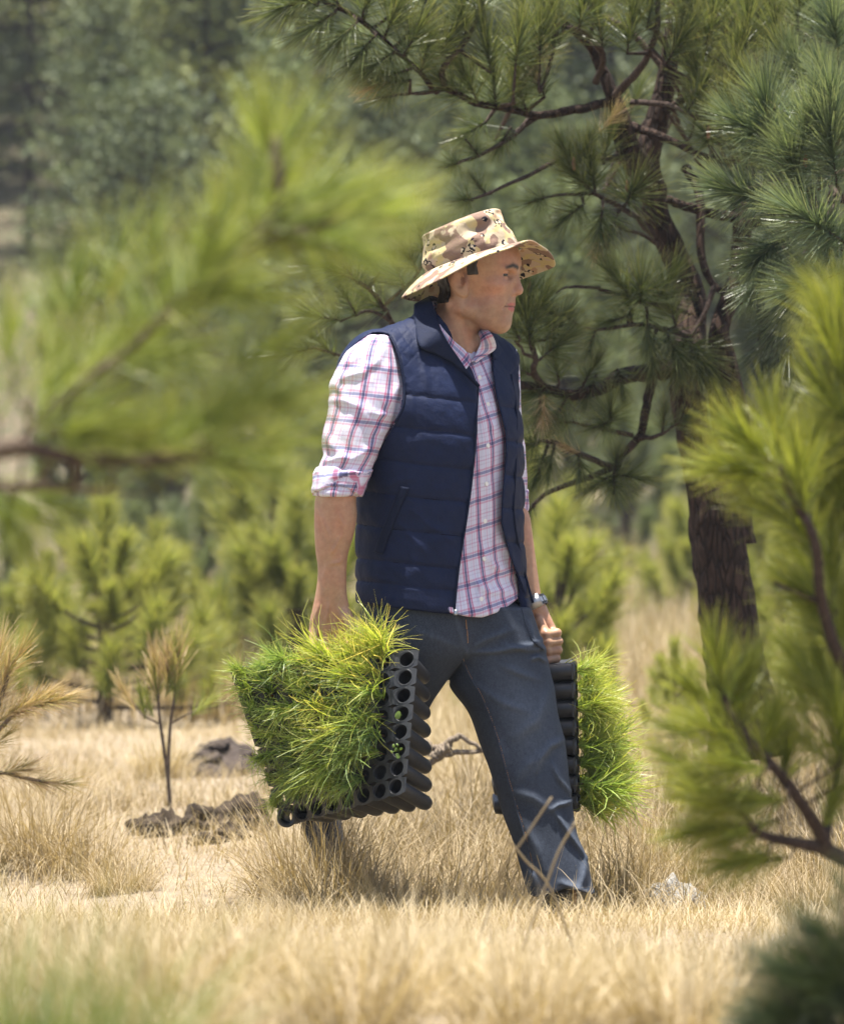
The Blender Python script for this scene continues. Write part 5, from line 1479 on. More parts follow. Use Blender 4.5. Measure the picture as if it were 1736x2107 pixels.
# ------------------------------------------------------------------ shirt
_S = np.array([(695, 757, 800, .040), (706, 740, 806, .054), (724, 720, 815, .064), (760, 699, 826, .072), (800, 682, 830, .074), (850, 677, 819, .072), (900, 667, 795, .068),
 (950, 666, 775, .065), (975, 655, 763, .063), (997, 655, 753, .062), (1012, 651, 747, .061), (1022, 651, 744, .060)])
SLEEVE = Loft(mz(_S[:, 0]), mx((_S[:, 1] + _S[:, 2]) / 2), np.interp(_S[:, 0], [695, 1022], [9.885, 9.805]), (_S[:, 2] - _S[:, 1]) / 2 / 880, _S[:, 3], n=2.1)
def z3(a, b): return (636.5 + .206 * a, 636.5 + .206 * b)
SLF = [([z3(220, 780), z3(380, 690), z3(560, 650), z3(680, 540)], 0.0100, 0.0085), ([z3(680, 560), z3(760, 400), z3(800, 320)], 0.0112, 0.0060),
       ([z3(250, 750), z3(320, 830), z3(370, 920)], 0.0088, 0.0070), ([z3(200, 930), z3(330, 930), z3(480, 980), z3(640, 1030)], 0.0088, 0.0060),
       ([z3(500, 1030), z3(600, 1110), z3(720, 1220)], 0.0088, 0.0050), ([z3(560, 1040), z3(700, 1080), z3(830, 1070)], 0.0075, 0.0050),
       ([z3(190, 1270), z3(230, 1380), z3(370, 1500)], 0.0100, 0.0090), ([z3(130, 1540), z3(250, 1510), z3(390, 1490)], 0.0088, 0.0080),
       ([z3(640, 1350), z3(560, 1450), z3(420, 1520)], 0.0088, 0.0050), ([z3(700, 1270), z3(640, 1420), z3(600, 1560)], 0.0075, 0.0050),
       ([z3(800, 1000), z3(860, 880), z3(910, 760)], 0.0100, 0.0050), ([z3(820, 1180), z3(740, 1240), z3(660, 1250)], 0.0075, 0.0040),
       ([z3(300, 640), z3(430, 520), z3(560, 470)], 0.0125, 0.0060), ([z3(620, 1580), z3(560, 1640), z3(460, 1650)], 0.0075, 0.0050)]
def sleeve_sdf(p):
    d = SLEEVE(p, capk=.008)
    return d - .9 * ridges(p, SLF) - .0006 * vnoise(p[:, 0] * 90 + p[:, 2] * 40, p[:, 1] * 70, p[:, 2] * 60, 25) - .0030 * vnoise(p[:, 0] * 40, p[:, 1] * 40, p[:, 2] * 28, 2)
HEM_S = [(700, 1205), (900, 1225), (925, 1258),  (960, 1266), (990, 1268), (1020, 1259), (1045, 1246), (1068, 1230), (1110, 1205)]
SHF = [([(1010, 780), (1018, 860), (1012, 950)], .008, .004), ([(1008, 1000), (1015, 1080), (1006, 1150)], .008, .004), ([(1030, 1105), (1050, 1140), (1066, 1200)], .010, .008),
       ([(985, 1120), (1010, 1160), (1050, 1180)], .009, .005), ([(960, 1180), (1000, 1215), (1060, 1215)], .009, .005), ([(1000, 860), (1030, 900)], .01, .004), ([(990, 1190), (985, 1260)], .01, .004)]
def chest_sdf(p):
    d = TORSO(p)
    x, z = p[:, 0], p[:, 2]
    hem = np.interp(x, mx([h_[0] for h_ in HEM_S]), mz([h_[1] for h_ in HEM_S]))
    d = d - ridges(p, SHF) - .0015 * vnoise(p[:, 0] * 35, p[:, 1] * 35, z * 22, 6) - .006 * np.clip((float(mz(1120)) - z) / .15, 0, 1) - .014 * np.clip((float(mz(1190)) - z) / .08, 0, 1) * (p[:, 1] < 10.02)
    # placket: a raised band under the buttons
    pl = np.interp(z, mz([1270, 1160, 1050, 900, 760])[::1], mx([993, 997, 999, 1003, 985]))
    d = d - .0022 * np.clip((.0165 - np.abs(x - pl)) / .003, 0, 1) * (p[:, 1] < 10.0)
    d = smax(d, hem - z, .004)
    d = smax(d, z - float(mz(722)), .01)
    return d
def shirt_sdf(p):
    d = chest_sdf(p)
    m = p[:, 0] < float(mx(850))
    if m.any(): d[m] = smin(d[m], sleeve_sdf(p[m]), .01)
    m = p[:, 0] > float(mx(960))
    if m.any():
        pp = p[m]
        f = rcone(pp, SH_F, EL_F, .056, .050)
        f = smax(f, (pp @ unit(EL_F - SH_F).astype(f32)) - f32(np.dot(EL_F, unit(EL_F - SH_F))) - .0, .006) - .003 * vnoise(pp[:, 0] * 40, pp[:, 1] * 40, pp[:, 2] * 30, 12)
        d[m] = smin(d[m], f, .012)
    return d
def plaid_mat():
    t = NT("plaid_cotton")
    uv = t.n("ShaderNodeUVMap").outputs[0]
    s = t.sep(uv)
    nz = t.noise(t.coords('Object'), 30, 2, .5)
    W_ = (.94, .93, .97)
    def stripes(x, per, dark, pink, thin, thin2=(.86, .66, .76)):
        x = t.math('ADD', x, t.math('MULTIPLY', t.math('SUBTRACT', nz, .5), .004))
        fr = t.math('FRACT', t.math('ADD', t.math('MULTIPLY', x, 1 / per), 40.0))
        e = .022
        st = [(0, W_)]
        def band(c, w, colr):
            st.extend([(c - w - e, st[-1][1]), (c - w, colr), (c + w, colr), (c + w + e, W_)])
        band(.12, .030, pink); band(.235, .048, dark); band(.35, .028, pink); band(.56, .012, thin); band(.70, .016, thin2); band(.84, .012, thin)
        return t.ramp(fr, st)
    a = stripes(s[0], .060, (.24, .24, .37), (.78, .36, .48), (.80, .82, .90))
    b = stripes(s[1], .062, (.38, .40, .54), (.86, .58, .66), (.86, .80, .86))
    c = t.mix(1.0, a, b, 'MULTIPLY')
    c = t.mix(1.0, c, (.60, .60, .65, 1), 'MULTIPLY')
    t.color(c)
    t.setb(Roughness=.8); t.bsdf.inputs['Specular IOR Level'].default_value = .2
    w = t.noise(t.coords('Object'), 38, 3, .6)
    w2 = t.noise(t.coords('Object'), 900, 1, .5)
    t.bump(t.math('ADD', t.math('MULTIPLY', w, 3), w2), .3, .0016)
    return t.m
M_PLAID = plaid_mat()
def plaid_uv(v):
    u_, w_, a_, b_ = TORSO.uv(v)
    th = np.arctan2(u_, w_)
    U = th * .168 + (v[:, 2] - 1.0) * -.06; Vv = v[:, 2] + .03 * th
    cx_, cy_, a_, b_ = SLEEVE.at(v[:, 2])
    m = (sleeve_sdf(v.astype(f32)) < .006) & (v[:, 0] < float(mx(850)))
    th2 = np.arctan2(v[:, 0] - cx_, -(v[:, 1] - cy_))
    U = np.where(m, th2 * .078 + .018 - .03 * (v[:, 2] - 1.2), U)
    Vv = np.where(m, v[:, 2] * 1.0 + .10 * (v[:, 0] - cx_) + .008, Vv)
    return np.stack([U, Vv], 1)
v, q = sdf_mesh(shirt_sdf, (float(mx(640)), 9.72, float(mz(1290))), (float(mx(1110)), 10.32, float(mz(670))), .003, smooth=1)
shirt = mlink('shirt', mesh('shirt', v, q, mat=M_PLAID, uv=plaid_uv(v)))

# rolled cuffs
CUFF_L = [(958, 652, 772), (975, 649, 765), (1000, 648, 756), (1016, 646, 750), (1026, 647, 745)]
def cuff_sdf(p):
    cx_, cy_, a_, b_ = SLEEVE.at(p[:, 2])
    d = SLEEVE(p, .0055, capk=.004) - .003 * vnoise(p[:, 0] * 45, p[:, 1] * 45, p[:, 2] * 70, 31) - ridges(p, [([z3(110, 1600), z3(90, 1780)], .012, .005), ([z3(560, 1650), z3(520, 1850)], .007, .006), ([z3(200, 1700), z3(420, 1640), z3(560, 1600)], .006, .003)])
    x = p[:, 0]
    # lower edge: arcs up in the middle, lower on the right; upper edge slanted
    lo_ = np.interp(x, mx([640, 655, 680, 700, 720, 745, 760]), mz([1019, 1014, 1004, 1002, 1007, 1024, 1036]))
    lo_ = np.where(p[:, 1] > 9.81, lo_ - .012, lo_)
    hi_ = np.interp(x, mx([645, 690, 740, 775]), mz([962, 962, 972, 966]))
    d = smax(d, lo_ - p[:, 2], .005); d = smax(d, p[:, 2] - hi_, .005)
    inn = SLEEVE(p, -.006)
    return smax(d, -inn, .003)
v, q = sdf_mesh(cuff_sdf, (float(mx(632)), 9.70, float(mz(1050))), (float(mx(790)), 9.92, float(mz(945))), .0026)
uvc = plaid_uv(v); uvc[:, 1] += .021; uvc[:, 0] += .004
link('cuff', mesh('cuff', v, q, mat=M_PLAID, uv=uvc), shirt)
def cuff2_sdf(p):
    ax = unit(EL_F - SH_F).astype(f32)
    L = f32(np.dot(EL_F, ax)); s_ = p @ ax - L
    d = rcone(p, EL_F - ax * .06, EL_F + ax * .05, .054, .050) - .002 * vnoise(p[:, 0] * 50, p[:, 1] * 50, p[:, 2] * 60, 17)
    d = smax(d, np.abs(s_ - .012) - .026, .004)
    return smax(d, -rcone(p, EL_F - ax * .09, EL_F + ax * .09, .045, .043), .003)
v, q = sdf_mesh(cuff2_sdf, EL_F - .09, EL_F + .09, .003)
uvc = np.stack([np.arctan2(v[:, 0] - EL_F[0], -(v[:, 1] - EL_F[1])) * .06, v[:, 2]], 1)
link('cuff', mesh('cuff', v, q, mat=M_PLAID, uv=uvc), shirt)

# ------------------------------------------------------------------ vest
ARMHOLE = [(768, 690), (784, 689), (801, 694), (815, 718), (824, 748), (833, 800), (830, 840), (815, 872), (789, 915), (745, 965), (640, 965), (640, 800), (697, 770), (714, 738), (738, 710)]
XR = ([600, 690, 790, 890, 956, 1025, 1093, 1162, 1265, 1290], [930, 945, 980, 981, 975, 966, 956, 945, 934, 932])
XL = ([600, 690, 745, 819, 887, 939, 1025, 1076, 1145, 1196, 1238, 1290], [1000, 1008, 1010, 1020, 1038, 1039, 1031, 1029, 1048, 1069, 1085, 1098])
SEAMS = [830, 898, 967, 1035, 1104, 1171]
def vest_off(p):
    """quilted outer offset"""
    x, z = p[:, 0], p[:, 2]
    py = CY - (z - ZC) * 880 - .11 * ((x * 880 + CX) - 930) + .10 * 30
    py = py + 2.5 * vnoise(x * 14, z * 9, 0, 40)
    lv = [760] + SEAMS + [1216, 1266]
    d = np.min(np.abs(py[None] - np.array(lv)[1:, None]), 0) / 880.0
    puff = .0043 * (1 - np.exp(-(d / .0046) ** 1.0)) + .0008 * np.clip(d / .03, 0, 1)
    up = np.clip((790 - py) / 40, 0, 1)
    # diamond stitching on the yoke
    g1 = np.abs(((x * 880 + py * .75) / 26) % 1 - .5) ; g2 = np.abs(((x * 880 - py * .75) / 26) % 1 - .5)
    dia = .0018 * np.minimum(1, np.minimum(.5 - g1, .5 - g2) * 9)
    puff = puff * (1 - up) + dia * up
    wr = .0020 * vnoise(x * 20 + z * 14, p[:, 1] * 20, z * 24 - x * 12, 51) + .0009 * vnoise(x * 60 + z * 20, p[:, 1] * 50, z * 60, 52)
    return .0135 + puff + wr
VF = [([(850, 1050), (890, 1085), (930, 1110)], .009, .004), ([(820, 1075), (880, 1140)], .008, .003), ([(760, 1180), (830, 1205), (900, 1215)], .009, .003), ([(845, 790), (850, 880)], .008, .003), ([(880, 800), (860, 700)], .008, .004),
      ([(742, 1010), (735, 1100), (722, 1200)], .010, .004), ([(790, 1000), (850, 985)], .008, .003)]
def vest_sdf(p):
    x, z = p[:, 0], p[:, 2]
    off = vest_off(p)
    base = TORSO(p)
    arm = rcone(p, M3(772, 772, 9.90), M3(745, 850, 9.89), .070, .068)
    trap = rcone(p, M3(905, 690, 9.99), M3(792, 748, 9.905), .052, .058)
    trap2 = rcone(p, M3(930, 690, 10.06), M3(1012, 742, 10.12), .050, .048)
    base = smin(smin(base, trap, .03), trap2, .03)
    arm2 = rcone(p, SH_F + np.array([-.01, 0, -.012]), SH_F + np.array([.0, 0, -.06]), .052, .05)
    base = smin(base, arm, .04)
    base = smin(base, arm2, .03)
    # right flap swings clear of the shirt low down
    low = np.clip((float(mz(900)) - z) / .45, 0, 1)
    fl = low * np.clip((x - float(mx(1000))) / .1, 0, 1) * (p[:, 1] < 10.05)
    off = off + .014 * fl
    outer = base - off - ridges(p, VF)
    inner = base - off + .0145
    d = smax(outer, -inner, .004)
    # front opening
    xr = np.interp(z, mz(XR[0])[::-1], mx(XR[1])[::-1]); xl = np.interp(z, mz(XL[0])[::-1], mx(XL[1])[::-1])
    front = p[:, 1] - 10.0
    d = smax(d, -np.maximum(np.maximum(xr - x, x - xl), front), .005)
    # hem
    hem = np.interp(x, mx([700, 720, 830, 940, 1000, 1060, 1105, 1130]), mz([1236, 1238, 1250, 1263, 1262, 1258, 1252, 1250]))
    d = smax(d, hem - z, .006)
    # neck
    d = smax(d, rcone(p, M3(968, 600, 9.98), M3(945, 735, 10.0), .085, .078) * -1, .006)
    # armholes
    m = (x < float(mx(860)))
    if m.any():
        a = sdpoly(x[m], z[m], ARMHOLE)
        a = np.maximum(a, p[m, 1] - 9.925)
        d[m] = smax(d[m], -a, .006)
    m = (x > float(mx(1000)))
    if m.any():
        a = rcone(p[m], SH_F + np.array([.075, .0, -.03]), SH_F + np.array([.080, 0, -.13]), .048, .058)
        d[m] = smax(d[m], -a, .006)
    return d
def vest_mat(name, c, rough):
    t = NT(name)
    v = t.coords('Object')
    n = t.noise(v, 24, 3, .6); w = t.noise(v, 700, 1, .5); w2 = t.noise(t.coords('Object', (45, 45, 45)), 1, 3, .6)
    t.color(t.ramp(n, [(.3, tuple(k * .85 for k in c)), (.7, tuple(k * 1.12 for k in c))]))
    t.setb(Roughness=rough); t.bsdf.inputs['Specular IOR Level'].default_value = .14
    t.bsdf.inputs['Sheen Weight'].default_value = .0
    t.bump(t.math('ADD', t.math('MULTIPLY', w2, 2.5), t.math('MULTIPLY', w, .3)), .35, .003)
    return t.m
M_VEST = vest_mat("navy_nylon", (.0054, .0104, .035), .64)
M_SEAM = plain_mat("shaded_seam_thread", (.002, .003, .008), (.004, .006, .014), 60, .9, .1, 0)  # thread colour darkened to stand for the shaded quilting crease
M_LINE = vest_mat("navy_facing", (.0042, .0080, .025), .75)
v, q = sdf_mesh(vest_sdf, (float(mx(660)), 9.70, float(mz(1285))), (float(mx(1135)), 10.38, float(mz(610))), .0029, smooth=1)
vest = mlink('vest', mesh('vest', v, q, mat=M_VEST))

def strip(name, inner, outer, mat, parent, rows=6, bulge=.004, thick=.004, n=8, uv=False):
    A = catmull(inner, n); B = catmull(outer, n)
    s = np.linspace(0, 1, rows)[:, None, None]
    G = A[None] * (1 - s) + B[None] * s
    nrm = unit(np.cross(np.gradient(A, axis=0), B - A))
    if nrm[:, 1].mean() > 0: nrm = -nrm
    G = G + (np.sin(s * math.pi) * bulge) * nrm[None]
    m = len(A)
    ii = np.arange(rows * m).reshape(rows, m)
    qq = np.stack([ii[:-1, :-1], ii[:-1, 1:], ii[1:, 1:], ii[1:, :-1]], -1).reshape(-1, 4)
    UV = None
    if uv:
        L = np.concatenate([[0], np.cumsum(np.linalg.norm(np.diff(A, axis=0), axis=1))])
        UV = np.stack([np.broadcast_to(L, (rows, m)), np.broadcast_to(s[:, :, 0] * np.linalg.norm(B - A, axis=1).mean(), (rows, m))], -1).reshape(-1, 2)
    o = link(name, mesh(name, G.reshape(-1, 3), qq, mat=mat, uv=UV), parent)
    sm = o.modifiers.new("thick", 'SOLIDIFY'); sm.thickness = thick; sm.offset = 0
    sb = o.modifiers.new("sub", 'SUBSURF'); sb.levels = sb.render_levels = 1
    return o
def outer_fn(p): return np.minimum(vest_sdf(p), np.minimum(chest_sdf(p), np.where((np.abs(hloc(p)) < .3).all(1), head_sdf(hloc(p)), 9)))
def auto(pts, off):
    out = []
    for a, b, y in pts:
        if y is None: y = float(surf_y(outer_fn, a, b, off=off)[0])
        out.append(M3(a, b, y))
    return np.array(out)
vin = [(986, 797, None), (961, 767, None), (944, 742, None), (924, 712, None), (907, 681, None), (898, 652, 9.925), (889, 622, 9.955), (884, 610, 10.02), (900, 608, 10.09), (945, 640, 10.135), (990, 692, 10.10), (1012, 735, 10.02)]
vou = [(984, 800, None), (945, 764, None), (924, 747, None), (892, 732, None), (863, 719, None), (853, 678, 9.90), (851, 636, 9.95), (856, 630, 10.03), (884, 645, 10.13), (930, 680, 10.17), (1004, 703, 10.12), (1020, 742, 10.01)]
strip('collar', auto(vin, .020), auto(vou, .010), M_LINE, vest, bulge=.0015, thick=.006)
sin_ = [(967, 746, None), (957, 724, None), (934, 705, None), (911, 680, None), (898, 655, 9.95), (893, 630, 9.97), (897, 618, 10.05), (940, 640, 10.09), (970, 668, 10.05), (988, 699, None), (981, 722, None), (973, 738, None), (968, 746, None)]
sou = [(957, 764, None), (939, 748, None), (924, 731, None), (904, 697, None), (890, 660, 9.94), (885, 636, 9.97), (885, 626, 10.06), (940, 655, 10.105), (985, 668, 10.07), (1008, 685, None), (1021, 714, None), (1001, 731, None), (978, 748, None)]
strip('collar', auto(sin_, .008), auto(sou, .010), M_PLAID, shirt, bulge=.003, thick=.0025, uv=True)
# shirt buttons
M_BTN = plain_mat("shirt_button", (.62, .6, .56), (.72, .7, .66), 40, .3, .5, 0)
ang = np.linspace(0, 2 * math.pi, 14, endpoint=False)
for (bx, by) in ((1002, 833), (1002, 918), (999, 996), (996, 1072), (994, 1149), (988, 1230), (985, 778)):
    yb = float(surf_y(chest_sdf, bx, by, off=.0006)[0])
    c = M3(bx, by, yb)
    fr = frame_from_z(np.array([FD[0] * .8, FD[1], .05]))
    pr = [(.0, .0022), (.0035, .0018), (.0048, .0026), (.0055, .0016), (.0055, 0)]
    V = np.concatenate([np.stack([r_ * np.cos(ang), r_ * np.sin(ang), np.full(14, h_)], 1) for r_, h_ in pr]) @ fr.T + c
    ii = np.arange(len(pr) * 14).reshape(len(pr), 14)
    qq = np.stack([ii[:-1], np.roll(ii, -1, 1)[:-1], np.roll(ii, -1, 1)[1:], ii[1:]], -1).reshape(-1, 4)
    link('button', mesh('button', V, qq, mat=M_BTN), shirt)
# vest pocket welt, zip edges, piping, zip pull
pk = [(834, 1003), (822, 1030), (809, 1062), (795, 1097), (780, 1137)]
A = auto([(a - 9, b - 2, None) for a, b in pk], .002); B = auto([(a + 9, b + 2, None) for a, b in pk], .003)
strip('pocket_welt', A, B, M_LINE, vest, bulge=.003, thick=.005)
zp = [(986, 800), (982, 860), (978, 930), (971, 1000), (962, 1065), (953, 1120), (944, 1180), (937, 1250)]
P = auto([(a - 4, b, None) for a, b in zp], .001)
tv, tq, tt_ = tube(catmull(P, 8), .0032, 6)
link('zip_edge', mesh('zip_edge', tv, tq, tt_, mat=M_LINE), vest)
zl = [(1052, 770), (1062, 850), (1061, 950), (1056, 1040), (1062, 1100), (1080, 1180), (1096, 1240)]
P = auto([(a, b, None) for a, b in zl], .001)
tv, tq, tt_ = tube(catmull(P, 8), .003, 6)
link('zip_edge', mesh('zip_edge', tv, tq, tt_, mat=M_LINE), vest)
P = auto([(937, 1252, None), (935, 1262, None)], .003)
tv, tq, tt_ = tube(catmull(P, 4), [.0045] * 5, 8)
link('zip_pull', mesh('zip_pull', tv, tq, tt_, mat=M_STEEL.m), vest)
# near panel quilting seams: dark tubes with crease shade in their colour
for k_, sy0 in enumerate(SEAMS):
    for xa, xb in ((748, 974),):
        xs_ = np.linspace(np.interp(sy0, [830, 870, 960], [848, 822, 762]) if xa < 900 and sy0 < 960 else (np.interp(sy0, [960, 1200], [762, 744]) if xa < 900 else xa), np.interp(sy0, XR[0], XR[1]) - 8 if xa < 900 else xb, 12 if xa < 900 else 4)
        ys_ = sy0 + .11 * (xs_ - 930) - 3
        if xa < 900:
            dd_ = surf_y(vest_sdf, xs_, ys_, off=.0004)
        else:
            dd_ = surf_y(vest_sdf, xs_, ys_, off=.0008)
        P = np.stack([mx(xs_), dd_, mz(ys_)], 1)
        if np.abs(np.diff(P[:, 1])).max() > .03: continue
        tv, tq, tt_ = tube(catmull(P, 3), .0013, 5)
        link('quilt_seam', mesh('quilt_seam', tv, tq, tt_, mat=M_SEAM), vest)
xs_ = np.array([748, 744, 738, 732, 727, 724.]); ys_ = np.array([1020, 1065, 1110, 1155, 1195, 1228.])
P = np.stack([mx(xs_), surf_y(vest_sdf, xs_, ys_, off=.0004), mz(ys_)], 1)
# armhole binding
P = auto([(803, 697, None), (815, 720, None), (824, 750, None), (832, 802, None), (829, 842, None), (814, 874, None)], .0015)
tv, tq, tt_ = tube(catmull(P, 8), .004, 6)
link('armhole_binding', mesh('armhole_binding', tv, tq, tt_, mat=M_LINE), vest)

A = [M3(*k) for k in ((701, 778, 9.97), (711, 745, 9.965), (736, 711, 9.95), (766, 692, 9.93), (800, 692, 9.895))]
B = [M3(*k) for k in ((690, 774, 10.03), (699, 737, 10.03), (727, 700, 10.015), (762, 681, 10.0), (802, 681, 9.965))]
strip('armhole_rim', A, B, M_VEST, vest, bulge=.003, thick=.007)
M_PIPE = plain_mat("white_piping", (.62, .62, .66), (.74, .74, .78), 90, .6, .3, 0)
for k in (0, 7):
    tv, tq, tt_ = tube(catmull(np.array([M3(1046 + k, 748 + k * .3, 10.075), M3(1054 + k, 733, 10.09), M3(1058 + k * .8, 716, 10.115)]), 6), .0021, 6)
    link('piping', mesh('piping', tv, tq, tt_, mat=M_PIPE), vest)

# ------------------------------------------------------------------ jeans
_L = np.array([(1250, 900, 1092, 10.03, .115), (1300, 905, 1108, 10.02, .112), (1354, 912, 1125, 10.01, .105), (1411, 925, 1138, 10.0, .10), (1464, 962, 1147, 9.985, .096), (1526, 985, 1160, 9.97, .088),
 (1573, 1003, 1166, 9.955, .082), (1620, 1018, 1171, 9.94, .078), (1667, 1032, 1178, 9.93, .074), (1723, 1053, 1188, 9.92, .071), (1776, 1068, 1206, 9.91, .07), (1836, 1086, 1222, 9.90, .07)])
LEGF = Loft(mz(_L[:, 0]), mx((_L[:, 1] + _L[:, 2]) / 2), _L[:, 3], (_L[:, 2] - _L[:, 1]) / 2 / 880, _L[:, 4], n=2.15)
_L2 = np.array([(1240, 750, 950, 9.95, .115), (1300, 748, 962, 9.95, .116), (1348, 746, 956, 9.955, .112), (1411, 738, 913, 9.98, .10), (1476, 720, 868, 10.03, .09), (1540, 690, 830, 10.12, .082),
 (1600, 648, 766, 10.30, .074), (1640, 612, 712, 10.48, .068), (1682, 586, 664, 10.66, .06)])
LEGR = Loft(mz(_L2[:, 0]), mx((_L2[:, 1] + _L2[:, 2]) / 2), _L2[:, 3], (_L2[:, 2] - _L2[:, 1]) / 2 / 880, _L2[:, 4], n=2.15)
def z4(a, b): return (831.8 + .3125 * a, 1229.6 + .3125 * b)
JF = [([z4(405, 345), z4(520, 270), z4(700, 205)], 0.0078, 0.0060), ([z4(410, 355), z4(600, 345), z4(830, 310), z4(920, 270)], 0.0062, 0.0070), ([z4(640, 300), z4(800, 340), z4(930, 330)], 0.0055, 0.0050),
      ([z4(830, 400), z4(880, 385), z4(935, 420)], 0.0047, 0.0060), ([z4(820, 150), z4(860, 280), z4(930, 350)], 0.0062, 0.0060),
      ([z4(640, 440), z4(760, 490), z4(880, 530)], 0.0078, 0.0040), ([z4(450, 560), z4(640, 680), z4(800, 730)], 0.0094, 0.0040), ([z4(950, 600), z4(860, 800), z4(720, 900)], 0.0125, 0.0050),
      ([z4(860, 1120), z4(890, 1030), z4(950, 960), z4(1030, 930)], 0.0078, 0.0090), ([z4(720, 1180), z4(800, 1080), z4(900, 1020)], 0.0109, 0.0050),
      ([z4(965, 1080), z4(1010, 1170), z4(1085, 1265)], 0.0062, 0.0070), ([z4(955, 1370), z4(1000, 1340), z4(1085, 1325)], 0.0055, 0.0080), ([z4(985, 1390), z4(1070, 1520), z4(1190, 1690)], 0.0062, 0.0090),
      ([z4(700, 1250), z4(840, 1290), z4(950, 1370)], 0.0109, 0.0050), ([z4(760, 1450), z4(850, 1600), z4(900, 1750)], 0.0125, 0.0050), ([z4(1190, 1700), z4(1160, 1820), z4(1120, 1900)], 0.0094, 0.0080),
      ([z4(1020, 1840), z4(1090, 1860), z4(1200, 1920)], 0.0078, 0.0100), ([z4(820, 1750), z4(860, 1880)], 0.0094, 0.0070), ([z4(600, 900), z4(660, 1100)], 0.0109, 0.0040),
      ([(935, 1258), (947, 1300), (960, 1348)], 0.0055, 0.0060), ([(955, 1352), (925, 1400), (895, 1440)], 0.0047, -0.0040), ([(850, 1290), (900, 1310), (945, 1330)], 0.0094, 0.0040), ([(800, 1400), (850, 1430), (880, 1460)], 0.0109, 0.0050)]
def jeans_sdf(p):
    fo = .0016 * vnoise(p[:, 0] * 26 + p[:, 2] * 8, p[:, 1] * 26, p[:, 2] * 20, 61)
    r = 1.3 * np.where(p[:, 1] < 10.05, ridges(p, JF), 0)
    a = LEGF(p, capk=.006) - r - fo
    b = LEGR(p, capk=.006) - fo - r * .8
    d = smin(a, b, .006)
    pel = TORSO(p, -.006)
    pel = smax(pel, (float(mz(1352)) - p[:, 2]), .07); pel = np.maximum(pel, p[:, 2] - float(mz(1236)))
    d = smin(d, pel, .035)
    # open hem of the front leg
    inn = rcone(p, M3(1154, 1850, 9.90), M3(1145, 1800, 9.91), .058, .052)
    d = smax(d, -inn, .004)
    hem = np.interp(p[:, 0], mx([1080, 1100, 1160, 1190, 1222]), mz([1828, 1838, 1815, 1822, 1833]))
    d = np.where(p[:, 0] > float(mx(1060)), smax(d, hem - p[:, 2], .004), d)
    return smax(d, p[:, 2] - float(mz(1232)), .01)
t = NT("blue_grey_denim")
vv = t.coords('Object')
n1 = t.noise(vv, 7, 3, .55); n2 = t.noise(t.coords('Object', (1, 1, .35)), 900, 2, .6); n3 = t.noise(t.coords('Object', (1, 1, 3)), 300, 1, .6)
c = t.ramp(n1, [(.3, (.014, .020, .033)), (.7, (.028, .036, .054))])
at = t.attr(); sp = t.n("ShaderNodeSeparateColor"); t.l(at.outputs['Color'], sp.inputs[0])
c = t.mix(sp.outputs[0], c, (.075, .092, .122))
n4 = t.noise(t.coords('Object', (1, 1, .6)), 150, 3, .7)
c = t.mix(1.0, c, t.ramp(n4, [(.3, (.74, .76, .80)), (.7, (1.28, 1.25, 1.20))]), 'MULTIPLY')
c = t.mix(t.math('MULTIPLY', t.ramp(n2, [(.45, (0, 0, 0)), (.75, (1, 1, 1))]), .22), c, (.14, .16, .19))
t.color(c); t.setb(Roughness=.85); t.bsdf.inputs['Specular IOR Level'].default_value = .25
t.bump(t.math('ADD', n2, n3), .4, .0012)
M_DENIM = t.m
v, q = sdf_mesh(jeans_sdf, (float(mx(570)), 9.74, float(mz(1850))), (float(mx(1240)), 10.82, float(mz(1222))), .0029, smooth=1)
fx, fz = v[:, 0] * 880 + CX, CY - (v[:, 2] - ZC) * 880
fade = np.exp(-((fx - 1060 - (fz - 1400) * .25) / 55) ** 2 - ((fz - 1470) / 110) ** 2) * .55 + .5 * np.clip(ridges(v.astype(f32), JF) / .006, 0, 1) * .6
jeans = mlink('jeans', mesh('jeans', v, q, mat=M_DENIM, col=np.stack([np.clip(fade, 0, 1)] * 3, 1)))
pkt = [(1072, 1252), (1080, 1285), (1094, 1315), (1116, 1335)]
SS = catmull(np.array([(a, b, 0) for a, b in pkt]), 8); sy = surf_y(jeans_sdf, SS[:, 0], SS[:, 1], off=.0006)
tv, tq, tt_ = tube(np.stack([mx(SS[:, 0]), sy, mz(SS[:, 1])], 1), .0030, 6)
link('pocket_seam', mesh('pocket_seam', tv, tq, tt_, mat=M_DENIM), jeans)
# orange stitching down the inseam, fly seam
M_THREAD = plain_mat("orange_thread", (.23, .12, .05), (.34, .19, .08), 80, .8, .2, 0)
seam = [z4(385, 395), z4(430, 500), z4(500, 620), z4(560, 760), z4(610, 900), z4(650, 1050), z4(690, 1200), z4(735, 1350), z4(780, 1500), z4(815, 1640), z4(840, 1760)]
SS = catmull(np.array([(a, b, 0) for a, b in seam]), 7)
sy = surf_y(jeans_sdf, SS[:, 0], SS[:, 1], off=.0006)
P = np.stack([mx(SS[:, 0]), sy, mz(SS[:, 1])], 1)
parts = []
Pf = catmull(P, 3)
for i in range(0, len(Pf) - 2, 2):
    a_, b_ = Pf[i], Pf[i + 1]
    tv, tq, tt_ = tube(np.array([a_, (a_ + b_) / 2 + np.array([0, -.0006, 0]), b_]), .00085, 4)
    parts.append((tv, tq, tt_, None))
V, Q, T, C = merge(parts)
link('inseam_stitching', mesh('inseam_stitching', V, Q, T, mat=M_THREAD), jeans)
tv, tq, tt_ = tube(P + np.array([-.004, .001, 0]), .0028, 6)
link('inseam', mesh('inseam', tv, tq, tt_, mat=M_DENIM), jeans)
fly = [(957, 1272), (958, 1285), (960, 1300), (961, 1320)]
